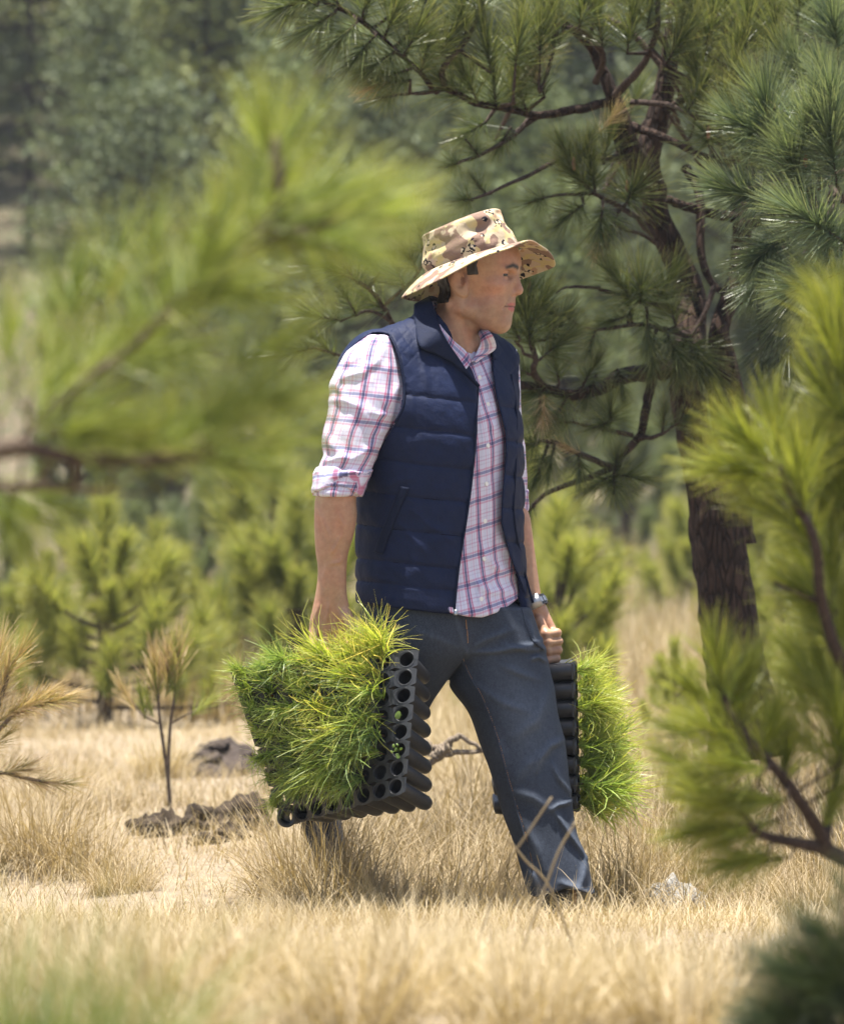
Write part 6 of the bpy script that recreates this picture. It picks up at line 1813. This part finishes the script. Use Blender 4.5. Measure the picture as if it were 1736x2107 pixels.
SS = catmull(np.array([(a, b, 0) for a, b in fly]), 8); sy = surf_y(jeans_sdf, SS[:, 0], SS[:, 1], off=.0006)
tv, tq, tt_ = tube(np.stack([mx(SS[:, 0]), sy, mz(SS[:, 1])], 1), .0012, 4)
link('fly_stitching', mesh('fly_stitching', tv, tq, tt_, mat=M_THREAD), jeans)

# ------------------------------------------------------------------ shoes
M_SHOE = plain_mat("dark_leather", (.007, .007, .008), (.016, .015, .016), 60, .5, .4, .4)
M_SOLE = plain_mat("rubber_sole", (.02, .02, .02), (.035, .033, .03), 60, .8, .2, .3)
def shoe(heel, toe, up):
    """heel, toe: sole points; up: unit up"""
    heel, toe, up = (np.asarray(k, float) for k in (heel, toe, up))
    f = unit(toe - heel); up = unit(up - f * np.dot(up, f)); L = np.linalg.norm(toe - heel)
    def fn(p):
        d = rcone(p, heel + f * .04 + up * .045, heel + f * .10 + up * .05, .038, .040)
        d = smin(d, rcone(p, heel + f * .10 + up * .045, toe - f * .045 + up * .030, .042, .034), .02)
        d = smin(d, rcone(p, heel + f * .055 + up * .06, heel + f * .06 + up * .115, .040, .042), .02)
        return smax(d, (-(p - heel.astype(f32)) @ up.astype(f32)) + .012, .006)
    lo_ = np.minimum(heel, toe) - .08; hi_ = np.maximum(heel, toe) + .17
    v, q = sdf_mesh(fn, lo_, hi_, .004)
    o = mlink('shoe', mesh('shoe', v, q, mat=M_SHOE))
    def fs(p):
        s = (p - heel.astype(f32)) @ up.astype(f32)
        pp = p - s[:, None] * up.astype(f32) + (heel + up * .0)[None].astype(f32) * 0
        d = np.minimum(rcone(pp - ((heel @ up) * 0), heel - up * np.dot(heel, up) + up * np.dot(heel, up) * 0 + f * .04, toe - up * np.dot(toe, up) - f * .045, .045, .040), 9) if False else \
            smin(rcone(p - np.outer(s, up).astype(f32), heel + f * .042, heel + f * .12, .043, .041), rcone(p - np.outer(s, up).astype(f32), heel + f * .12, toe - f * .045, .041, .043), .02)
        return smax(d, np.abs(s - .004) - .012, .004)
    v, q = sdf_mesh(fs, lo_, hi_, .004)
    link('sole', mesh('sole', v, q, mat=M_SOLE), o)
shoe(M3(1098, 1935, 9.95), M3(1098, 1935, 9.95) + np.array([.215, -.17, .0]), (0, 0, 1))
shoe(M3(592, 1668, 10.80), M3(592, 1668, 10.80) + np.array([.085, -.15, -.20]), (.75, -.35, .60))

# ------------------------------------------------------------------ watch
wax = unit(WR_F - EL_F); wax = unit(wax + np.array([.28, -.1, .0]))
wc = WR_F + np.array([.011, 0, -.004])
fr = frame_from_z(-wax)
M_BAND = plain_mat("black_strap", (.012, .012, .013), (.02, .02, .022), 60, .5, .4, 0)
angs = np.linspace(0, 2 * math.pi, 33)
rad = .0318
ringp = np.stack([np.cos(angs) * rad, np.sin(angs) * rad, np.zeros(33)], 1)
def band(w, r0, r1, a0, a1, n):
    aa = np.linspace(a0, a1, n); out = []
    for r_, z_ in ((r0, -w), (r1, -w), (r1, w), (r0, w)):
        out.append(np.stack([np.cos(aa) * r_, np.sin(aa) * r_, np.full(n, z_)], 1))
    V = np.concatenate(out) @ fr.T + wc
    ii = np.arange(4 * n).reshape(4, n)
    nxt = np.roll(ii, -1, 0)
    qq = np.stack([ii[:, :-1], ii[:, 1:], nxt[:, 1:], nxt[:, :-1]], -1).reshape(-1, 4)
    caps = np.array([[ii[0, 0], ii[1, 0], ii[2, 0], ii[3, 0]], [ii[3, -1], ii[2, -1], ii[1, -1], ii[0, -1]]])
    return V, np.vstack([qq, caps])
V, Q = band(.0125, .0285, .0316, 0, 2 * math.pi, 40)
watch = mlink('wrist_watch', mesh('wrist_watch', V, Q, mat=M_BAND, smooth=False))
M_LNK = NT("steel_links"); M_LNK.color((.30, .30, .31)); M_LNK.setb(Metallic=.85, Roughness=.38)
for k in range(16):
    a0 = k * 2 * math.pi / 16
    V, Q = band(.0062, .0308, .0334, a0 + .03, a0 + .33, 5)
    link('strap_link', mesh('strap_link', V, Q, mat=M_LNK.m, smooth=False), watch)
V, Q = band(.016, .0305, .041, -.45 + .35, .45 + .35, 9)
link('watch_case', mesh('watch_case', V, Q, mat=M_LNK.m), watch)
# ================================================================== SEEDLING TRAYS
M_PLASTIC = plain_mat("black_plastic", (.014, .015, .017), (.026, .027, .030), 60, .42, .5, .2, .001)
M_PEAT = plain_mat("dark_peat", (.02, .014, .010), (.05, .035, .025), 90, .95, .1, .8, .004)
def cell_geo(ro, ri, ln, soil=.03):
    """tube with open top at z=0 going down -Z, rounded lower end"""
    n = 14; a = np.linspace(0, 2 * math.pi, n, endpoint=False)
    prof = [(ri * .92, -ln * .5), (ri, -.002), (ri + .0008, .0012), (ro, .0008), (ro * .985, -.01), (ro * .93, -ln * .9), (ro * .80, -ln * .985), (ro * .45, -ln)]
    V = np.concatenate([np.stack([r * np.cos(a), r * np.sin(a), np.full(n, z)], 1) for r, z in prof])
    ii = np.arange(len(prof) * n).reshape(len(prof), n)
    Q = np.stack([ii[:-1], ii[1:], np.roll(ii, -1, 1)[1:], np.roll(ii, -1, 1)[:-1]], -1).reshape(-1, 4)
    V = np.vstack([V, [0, 0, -soil], [0, 0, -ln * .995]])
    T1 = np.stack([ii[0], np.roll(ii[0], -1), np.full(n, len(V) - 2)], -1)
    T2 = np.stack([np.roll(ii[-1], -1), ii[-1], np.full(n, len(V) - 1)], -1)
    return mesh('cell', V, Q, np.vstack([T1, T2]), mat=M_PLASTIC)
def cell_open(ro, ri, ln):
    n = 14; a = np.linspace(0, 2 * math.pi, n, endpoint=False)
    prof = [(ri * .86, -ln), (ri, 0), (ro, .0008), (ro * .93, -ln)]
    V = np.concatenate([np.stack([r * np.cos(a), r * np.sin(a), np.full(n, z)], 1) for r, z in prof])
    ii = np.arange(len(prof) * n).reshape(len(prof), n)
    Q = np.stack([ii, np.roll(ii, -1, 0), np.roll(np.roll(ii, -1, 0), -1, 1), np.roll(ii, -1, 1)], -1).reshape(-1, 4)
    return mesh('cell', V, Q, mat=M_PLASTIC)
PITCH = .0425
CELL = cell_geo(.0195, .0178, .165, .12)
CELL_FULL = cell_geo(.0195, .0178, .165, .012)
CELL_L = cell_geo(.0195, .0178, .185, .012)
CELL_O = cell_open(.0195, .0175, .05)

def seedling_mesh(rng, n, L0, mat, droop):
    """a tuft of long soft needles; axis +Z, falling towards -Y when drooping"""
    az = rng.uniform(0, 2 * math.pi, n)
    a0 = np.abs(rng.normal(0, .38, n)) + .05
    L = L0 * rng.uniform(.45, 1.12, n)
    segs = 4
    pos = np.stack([rng.normal(0, .004, n), rng.normal(0, .004, n), rng.uniform(0, .05, n)], 1)
    rows = [pos]
    d = np.stack([np.sin(a0) * np.cos(az), np.sin(a0) * np.sin(az), np.cos(a0)], 1)
    g = np.array([0, -1.0, 0])
    bend = rng.uniform(.3, 1.3, n)[:, None] * droop
    wig = rng.normal(0, .24, (n, 3))
    for i in range(segs):
        d = unit(d + g * bend * .28 + wig * (.4 + i * .3))
        rows.append(rows[-1] + d * (L / segs)[:, None])
    rows = np.stack(rows, 1); m = segs + 1
    t = np.linspace(0, 1, m)
    side = unit(np.cross(rows[:, -1] - rows[:, 0], rng.normal(0, 1, (n, 3))))
    w = .0023 * rng.uniform(.7, 1.25, n)[:, None] * (1 - .7 * t[None] ** 2) / 2
    V = np.stack([rows - side[:, None] * w[..., None], rows + side[:, None] * w[..., None]], 2)
    base = (np.arange(n) * m * 2)[:, None]; k = (np.arange(segs) * 2)[None]
    Q = np.stack([base + k, base + k + 1, base + k + 3, base + k + 2], -1).reshape(-1, 4)
    c = np.zeros((n, m, 2, 3)); c[..., 0] = rng.uniform(0, 1, n)[:, None, None]; c[..., 1] = t[None, :, None]; c[..., 2] = rng.uniform(0, 1, n)[:, None, None]
    return mesh('needles', V.reshape(-1, 3), Q, mat=mat, col=c.reshape(-1, 3))
M_SEED = foliage_mat("seedling_needles", (0.097, 0.171, 0.021), (0.308, 0.433, 0.074), (0.410, 0.433, 0.148), transl=.48, rough=.40, spec=.4, dry=.06)
M_SEEDG = foliage_mat("greener_seedling_needles", (0.063, 0.131, 0.027), (0.217, 0.331, 0.085), (0.308, 0.353, 0.125), transl=.45, rough=.40, spec=.4, dry=.04)
M_STEM = plain_mat("seedling_stem", (.12, .07, .04), (.22, .13, .07), 90, .8, .2, .3)
rs = np.random.default_rng(55)
M_SEEDY = foliage_mat("yellow_seedling_needles", (0.148, 0.217, 0.021), (0.388, 0.479, 0.074), (0.524, 0.456, 0.148), transl=.48, rough=.40, spec=.4, dry=.08)
SEED = [seedling_mesh(rs, 80, .112, M_SEED if i % 2 else M_SEEDG, .9) for i in range(6)]
SEED_Y = [seedling_mesh(rs, 70, .125, M_SEEDY, .8) for i in range(3)]
SEED_S = [seedling_mesh(rs, 95, .110, M_SEED if i % 2 else M_SEEDY, .16) for i in range(4)]
sv_, sq_, st_ = tube(np.array([[0, 0, -.012], [0, 0, .03], [0, 0, .06]]), [.0016, .0014, .001], 5)
STEM = mesh('stem', sv_, sq_, st_, mat=M_STEM)

def seedling(P, d, down, meshes, label, group, s=1.0):
    """d axis, down: direction the needles fall"""
    d = unit(d); y = -unit(np.asarray(down, float) - d * np.dot(down, d)); x = np.cross(y, d)
    r_ = bpy.data.objects.new('pine_seedling', None); COL.objects.link(r_); r_.empty_display_size = .02
    r_.matrix_world = mat4(np.stack([x, y, d], 1), P, s)
    tag(r_, label, 'seedling', group)
    o = link('needles', meshes[int(rs.integers(len(meshes)))], r_)
    link('stem', STEM, r_)
    return r_

def plate(pts, nrm, mat, parent, rad=.0162, th=.004, n=14):
    """web between the cells: one square frame with a round hole per cell, joined"""
    parts = []
    a = np.linspace(0, 2 * math.pi, n, endpoint=False) + math.pi / n
    for c, ux, uy, un in pts:
        sq = np.stack([np.cos(a), np.sin(a)], 1); sq = sq / np.max(np.abs(sq), 1)[:, None]
        ci = np.stack([np.cos(a), np.sin(a)], 1)
        out = c + .5 * (sq[:, :1] * ux + sq[:, 1:] * uy)
        inn = c + rad * (ci[:, :1] * unit(ux) + ci[:, 1:] * unit(uy))
        V = np.vstack([out, inn, out - un * th, inn - un * th])
        i0 = np.arange(n); i1 = np.roll(i0, -1)
        Q = np.vstack([np.stack([i0, i1, i1 + n, i0 + n], -1), np.stack([i0 + 2 * n, i0 + 3 * n, i1 + 3 * n, i1 + 2 * n], -1), np.stack([i0, i0 + 2 * n, i1 + 2 * n, i1], -1)])
        parts.append((V, Q, None, None))
    V, Q, T, C = merge(parts)
    return link('deck', mesh('deck', V - np.array(parent.location), Q, mat=mat, smooth=False), parent)

# ---- near tray: 8 rows x 8 columns, twisted so that its lower left corner swings back
NR, NC = 8, 8
def z5(a, b): return ((660 + a * .3796) * .7233, (1650 + b * .3796) * .7233)
TLc, TRc, BRc, BLc = z5(120, 700), z5(1310, 560), z5(1240, 1470), z5(425, 1735)
yTL, yTR, yBR, yBL = 9.78, 9.70, 9.62, 9.86
cornersP = [M3(TLc[0], TLc[1], yTL), M3(TRc[0], TRc[1], yTR), M3(BRc[0], BRc[1], yBR), M3(BLc[0], BLc[1], yBL)]
def tray_pt(i, j):
    """i row from the top, j column from the right"""
    f, g = i / (NR - 1), j / (NC - 1)
    return (cornersP[1] * (1 - f) * (1 - g) + cornersP[0] * (1 - f) * g + cornersP[2] * f * (1 - g) + cornersP[3] * f * g)
tray_loc = tray_pt(4, 4)
tray = empty('seedling_tray', tray_loc, "black plastic tube tray packed with pine seedlings, held in the man's near hand", 'tray', 'seedling trays carried by the man')
axis_base = unit(np.array([-.24, -.90, .30]))
frames = []
for i in range(NR):
    for j in range(NC):
        c = tray_pt(i, j)
        du = tray_pt(i, j + .5) - tray_pt(i, j - .5); dv = tray_pt(i + .5, j) - tray_pt(i - .5, j)
        n_ = unit(np.cross(du, dv))
        if n_[1] > 0: n_ = -n_
        ax = unit(n_ * .5 + axis_base)
        frames.append((c, du, dv, n_))
        o = bpy.data.objects.new('cell', CELL if (j == 0 or i == NR - 1) else CELL_FULL); COL.objects.link(o); o.parent = tray
        if j == NC - 1 and i >= NR - 2: o.data = CELL_O
        o.matrix_local = mat4(frame_from_z(ax), c - tray_loc, min(1.0, np.linalg.norm(dv) / .041) if j < NC else 1)
        if j == 0 or i == NR - 1 or (i == NR - 2 and j == 1): continue
        for k in range(2 if (i + j) % 2 else 1):
            lean = np.array([-.55, -.40, .30 - .50 * i / NR]) + rs.normal(0, .26, 3)
            if j > 4: lean = lean * np.array([.35, 1, 1])
            dwn = np.array([-.45, -.10, -.55]) + rs.normal(0, .45, 3)
            if i <= 1: dwn = np.array([-.8, -.2, .25]) + rs.normal(0, .45, 3); lean = lean + np.array([.05, 0, .30])
            ms = SEED_Y if (i < 4 and j < 4 and rs.uniform() < .75) else SEED
            lab = "yellowish pine seedling in the %s row of the near tray, %s cell from the right" % (["top", "second", "third", "fourth"][i], ["", "second", "third", "fourth"][j]) if ms is SEED_Y else "soft green pine seedling in the %s row, %s of the near tray" % (["top", "second", "third", "fourth", "fifth", "sixth", "seventh"][i], "right part" if j < 3 else "middle" if j < 5 else "left part")
            seedling(c + ax * .003, unit(ax * .55 + lean), dwn, ms, lab, "pine seedlings in the near tray", rs.uniform(.72, 1.12) * (1.05 if j < 4 else .88 if j < 6 else .72))
for k in range(16):      # shoots standing over the upper rim
    f = rs.uniform(0, 1)
    c = tray_pt(rs.uniform(0, .7), .8 + 5.2 * f) + np.array([0, .015, 0])
    seedling(c, np.array([rs.normal(-.05, .3), -.25, 1.0 - .35 * f]), np.array([-.6, -.2, -.1]) + rs.normal(0, .4, 3), SEED_Y if f < .5 else SEED, "upright pine seedling over the near tray's upper rim, %s" % ("beside the gripping hand's right" if f < .35 else "right under the gripping hand" if f < .65 else "left of the gripping hand"), "pine seedlings in the near tray", rs.uniform(.7, 1.05) * (1.05 - .35 * f))
plate(frames, None, M_PLASTIC, tray)
# small round leaves of weeds in two of the empty cells
M_LEAF = foliage_mat("weed_leaf", (.09, .15, .025), (.17, .25, .05), None, transl=.35)
def weed(cp, lab, items):
    r_ = empty('weed', cp, lab, 'weed', 'weeds in the near tray')
    for (dx, dz, s) in items:
        a = np.linspace(0, 2 * math.pi, 10, endpoint=False)
        ro = rs.uniform(0, 3.1); ex, ez = np.cos(a) * s * (1 + .25 * np.cos(a)), np.sin(a) * s * .72
        V = np.stack([ex * math.cos(ro) - ez * math.sin(ro) + dx, -.012 - .5 * ez + .3 * ex, ex * math.sin(ro) + ez * math.cos(ro) + dz], 1)
        V = np.vstack([V, [dx, -.015, dz]])
        Tt = np.stack([np.arange(10), np.roll(np.arange(10), -1), np.full(10, 10)], -1)
        link('leaf', mesh('leaf', V, None, Tt, mat=M_LEAF, col=np.full((11, 3), .6)), r_)
        v, q, tr = tube(np.array([[0, .01, -.004], [dx * .6, -.004, dz * .6], [dx, -.012, dz]]), .0008, 4)
        link('stem', mesh('stem', v, q, tr, mat=M_LEAF, col=np.full((len(v), 3), .4)), r_)
weed(tray_pt(3, 0), "single round leaved weed in the fourth empty cell of the near tray's right column", [(-.010, -.005, .0095)])
weed(tray_pt(5, 0), "many leaved little weed in the sixth empty cell of the near tray's right column", [(-.013, .009, .0045), (-.004, .012, .0035), (-.008, .001, .005), (.003, .003, .004), (-.017, -.004, .0035), (-.003, -.014, .0065)])
# loop at the tray's swinging lower corner
for (a, b) in ((370, 1605), (425, 1745)):
    c = M3(*z5(a, b), 9.86)
    v, q, tr = tube(np.array([[math.cos(k) * .0185, 0, math.sin(k) * .0185] for k in np.linspace(0, 2 * math.pi, 25)]), .0042, 7, cap=False)
    o = link('loop', mesh('loop', v, q, tr, mat=M_PLASTIC), tray); o.location = Vector(c - tray_loc) + Vector((0, -.02, 0))

# ---- far tray: seen edge on, openings to the right
loc2 = M3(1185, 1530, 10.28)
tray2 = empty('seedling_tray', loc2, "black tube tray seen edge on behind the front leg, held in the man's far hand", 'tray', 'seedling trays carried by the man')
fr2 = []
ax2 = unit(np.array([.985, -.10, .06]))
for i in range(8):
    for j in range(6):
        c = M3(1186 + .9 * i, 1384 + 39.0 * i, 10.10 + .0445 * j)
        du = np.array([.012, .0445, 0]); dv = np.array([.001, 0, -.0443])
        fr2.append((c, du, dv, np.array([1.0, -.1, 0])))
        o = bpy.data.objects.new('cell', CELL_L); COL.objects.link(o); o.parent = tray2
        o.matrix_local = mat4(frame_from_z(ax2), c - loc2, 1.08)
        for k in range(2 if j < 2 and rs.uniform() < .6 else 1):
            d = np.array([.9, rs.normal(-.12, .3), rs.normal(.12, .34)])
            seedling(c + np.array([.003, 0, 0]), d, np.array([.2, -.1, -.8]) + rs.normal(0, .3, 3), SEED_S, "light green pine seedling in the far tray's %s tube row from the top, %s" % (["first", "second", "third", "fourth", "fifth", "sixth", "seventh", "eighth"][i], "near side" if j < 2 else "behind"), "pine seedlings in the far tray", rs.uniform(.62, 1.22) * (.85 + .055 * i))
plate(fr2, None, M_PLASTIC, tray2, rad=.0175)
# two long yellow needles standing off the far tray
tag(link('pine_needle', mesh('pine_needle', *[k for k in tube(np.array([M3(1152, 1378, 10.12), M3(1190, 1350, 10.10), M3(1237, 1332, 10.08)]), [.0011, .001, .0006], 4)], mat=M_SEED, col=np.full((14, 3), .95))), "upper long yellow needle above the far tray beside the hand", 'needle', 'loose needles on the far tray')
tag(link('pine_needle', mesh('pine_needle', *[k for k in tube(np.array([M3(1160, 1374, 10.12), M3(1195, 1357, 10.10), M3(1228, 1338, 10.08)]), [.0011, .001, .0006], 4)], mat=M_SEED, col=np.full((14, 3), .95))), "lower long yellow needle above the far tray beside the hand", 'needle', 'loose needles on the far tray')

# ================================================================== EARTH, STONES, DEAD WOOD
M_SOIL = plain_mat("dug_earth", (.022, .017, .014), (.066, .052, .044), 16, .95, .1, .9, .03)
M_STONE = plain_mat("grey_stone", (.14, .135, .125), (.36, .35, .33), 14, .9, .2, .9, .02)
M_CLOD = plain_mat("clod_earth", (.020, .015, .011), (.072, .054, .036), 22, .95, .1, .9, .02)
def lump(name, c, r, seed, mat, h=.018, rough=.35, parent=None, floor=None):
    c = np.asarray(c, float); r = np.asarray(r, float)
    n1, n2 = 20, 28
    th = np.linspace(0, math.pi, n1); ph = np.linspace(0, 2 * math.pi, n2, endpoint=False)
    TH, PH = np.meshgrid(th, ph, indexing='ij')
    D = np.stack([np.sin(TH) * np.cos(PH), np.sin(TH) * np.sin(PH), np.cos(TH)], -1)
    k = 1 + rough * vnoise(D[..., 0] * 1.8 + seed, D[..., 1] * 1.8, D[..., 2] * 1.8, seed) + rough * .45 * vnoise(D[..., 0] * 5, D[..., 1] * 5 + seed, D[..., 2] * 5, seed + 3)
    V = (D * k[..., None] * r).reshape(-1, 3)
    ii = np.arange(n1 * n2).reshape(n1, n2)
    Q = np.stack([ii[:-1], ii[1:], np.roll(ii, -1, 1)[1:], np.roll(ii, -1, 1)[:-1]], -1).reshape(-1, 4)
    o = link(name, mesh(name, V, Q, mat=mat), parent)
    o.location = Vector(c)
    return o
def on_ground(px, d, dz=0.0):
    x = (px - CX) * d / FOC
    return np.array([x, d, float(gz(x, d)) + dz])
def heap(px, d, size, seed, mat, lab, n=26):
    """low heap of loose earth: one uneven mound with crumbs"""
    r_ = on_ground(px, d)
    xs = np.linspace(-1, 1, 40); XX, YY = np.meshgrid(xs, xs)
    rr = np.sqrt(XX ** 2 + YY ** 2)
    zz = np.clip(1 - rr ** 1.6, -.15, 1) * size[2] * (1 + .35 * vnoise(XX * 2 + seed, YY * 2, 0, seed)) + .12 * size[2] * vnoise(XX * 7, YY * 7, 0, seed + 1) + .08 * size[2] * vnoise(XX * 15, YY * 15, 0, seed + 2)
    V = np.stack([XX * size[0], YY * size[1], zz], -1).reshape(-1, 3)
    ii = np.arange(1600).reshape(40, 40)
    Q = np.stack([ii[:-1, :-1], ii[:-1, 1:], ii[1:, 1:], ii[1:, :-1]], -1).reshape(-1, 4)
    o = link('earth_mound', mesh('earth_mound', V, Q, mat=mat)); o.location = Vector(r_)
    tag(o, lab, 'earth mound')
    rg_ = np.random.default_rng(seed)
    for k in range(n):
        a, rr_ = rg_.uniform(0, 6.28), rg_.uniform(.1, 1) ** .6
        s = rg_.uniform(.012, .035)
        x_, y_ = math.cos(a) * rr_ * size[0], math.sin(a) * rr_ * size[1]
        z_ = max(0, 1 - rr_ ** 1.6) * size[2]
        lump('clod', (x_, y_, z_ + s * .2), (s, s, s * .7), seed + k, mat, parent=o)
    return o
heap(470, 14.6, (.20, .35, .10), 5, M_SOIL, "mound of grey brown dug earth left of the near seedling tray")
CL = [(495, 12.2, .075, .05, "largest dark clod of earth left of the tray's lower corner"), (445, 12.1, .05, .03, "flat clod of earth between the sapling's foot and the largest clod"), (400, 12.0, .055, .035, "clod of earth just right of the thin sapling's foot"),
      (345, 11.9, .06, .035, "mossy clod of earth at the thin sapling's foot"), (300, 12.0, .05, .025, "low clod of earth left of the thin sapling's foot"), (470, 11.8, .05, .022, "thin turf slab below the largest clod of earth"), (530, 12.0, .045, .025, "small clod of earth closest to the tray's hanging corner"), (425, 11.7, .04, .018, "small flat clod of earth in front of the row of clods")]
for k, (px, d, rx, rz, lab) in enumerate(CL):
    o = lump('earth_clod', on_ground(px, d, rz * .35), (rx, rx * .8, rz * 1.3), 40 + k, M_CLOD, rough=.5); tag(o, lab, 'clod', 'clods of earth around the thin sapling')
    for j in range(5):
        s = rs.uniform(.008, .018); a = rs.uniform(0, 6.28)
        lump('crumb', (math.cos(a) * rx * 1.1, math.sin(a) * rx, -rz * .1), (s, s, s * .7), 90 + k * 7 + j, M_CLOD, parent=o)
o = lump('stone', on_ground(1385, 10.25, .035), (.075, .07, .075), 3, M_STONE, rough=.45); tag(o, "weathered grey stone half sunk in dry grass at lower right", 'stone')

M_DEAD = bark_mat("weathered_wood", (.14, .11, .08), (.24, .19, .14), (.34, .28, .21), 3.0)
DW = 11.9
def PQ(a, b, d=0.): return W(a, b, DW + d)
dw = empty('dead_branch', PQ(905, 1548), "bleached dead branch lying in the grass between the man's legs", 'dead branch')
LDW = Limbs(dw)
LDW.add('branch', [PQ(860, 1515), PQ(885, 1535), PQ(910, 1540), PQ(925, 1530)], .009, .012, M_DEAD, wob=.004)
LDW.add('branch', [PQ(905, 1545), PQ(935, 1520), PQ(950, 1517), PQ(985, 1538), PQ(1010, 1560)], .011, .004, M_DEAD, wob=.004)
LDW.add('branch', [PQ(880, 1572), PQ(910, 1556), PQ(950, 1548), PQ(1000, 1545)], .010, .006, M_DEAD, wob=.004)
LDW.add('branch', [PQ(890, 1560), PQ(905, 1545), PQ(925, 1535)], .018, .016, M_DEAD, wob=.004)

# tall stray stalks standing in front of the front leg
for k, (pts, lab) in enumerate([(([1030, 1800, 7.5], [1075, 1730, 7.5], [1135, 1640, 7.52]), "longest blurred dry stalk leaning across the front shin"), (([1120, 1830, 7.5], [1150, 1750, 7.5], [1185, 1690, 7.5]), "shorter blurred dry stalk leaning across the trouser hem"), (([1040, 1720, 7.7], [1080, 1770, 7.7], [1135, 1835, 7.7]), "blurred dry stalk crossing the shin the other way")]):
    P = [W(*p) for p in pts]
    foot = P[0].copy()
    if k < 2: foot = np.array([P[0][0] - .06, P[0][1], float(gz(P[0][0] - .06, P[0][1]))]); P = [foot] + P
    else: P = P + [np.array([P[2][0] + .06, P[2][1], float(gz(P[2][0] + .06, P[2][1]))])]
    v, q, tr = tube(catmull(np.array(P), 6), .0021, 5)
    tag(link('grass_stalk', mesh('grass_stalk', v, q, tr, mat=M_STRAW2, col=np.full((len(v), 3), .35))), lab, 'grass stalk', 'stray dry stalks in front of the man')

# ================================================================== HAZE
hz = bpy.data.materials.new("haze_air"); hz.use_nodes = True
hz.node_tree.nodes.remove(hz.node_tree.nodes["Principled BSDF"])
pv = hz.node_tree.nodes.new("ShaderNodeVolumePrincipled")
pv.inputs['Color'].default_value = (.80, .86, .95, 1)
pv.inputs['Density'].default_value = .00065
pv.inputs['Anisotropy'].default_value = .2
hz.node_tree.links.new(pv.outputs[0], hz.node_tree.nodes["Material Output"].inputs['Volume'])
x0, x1, y0, y1, z0, z1 = -145, 145, -65, 205, -2.5, 75
V = np.array([[x, y, z] for x in (x0, x1) for y in (y0, y1) for z in (z0, z1)])
Q = np.array([[0, 1, 3, 2], [4, 6, 7, 5], [0, 4, 5, 1], [2, 3, 7, 6], [0, 2, 6, 4], [1, 5, 7, 3]])
o = link('haze', mesh('haze', V, Q, mat=hz, smooth=False)); tag(o, kind='stuff')
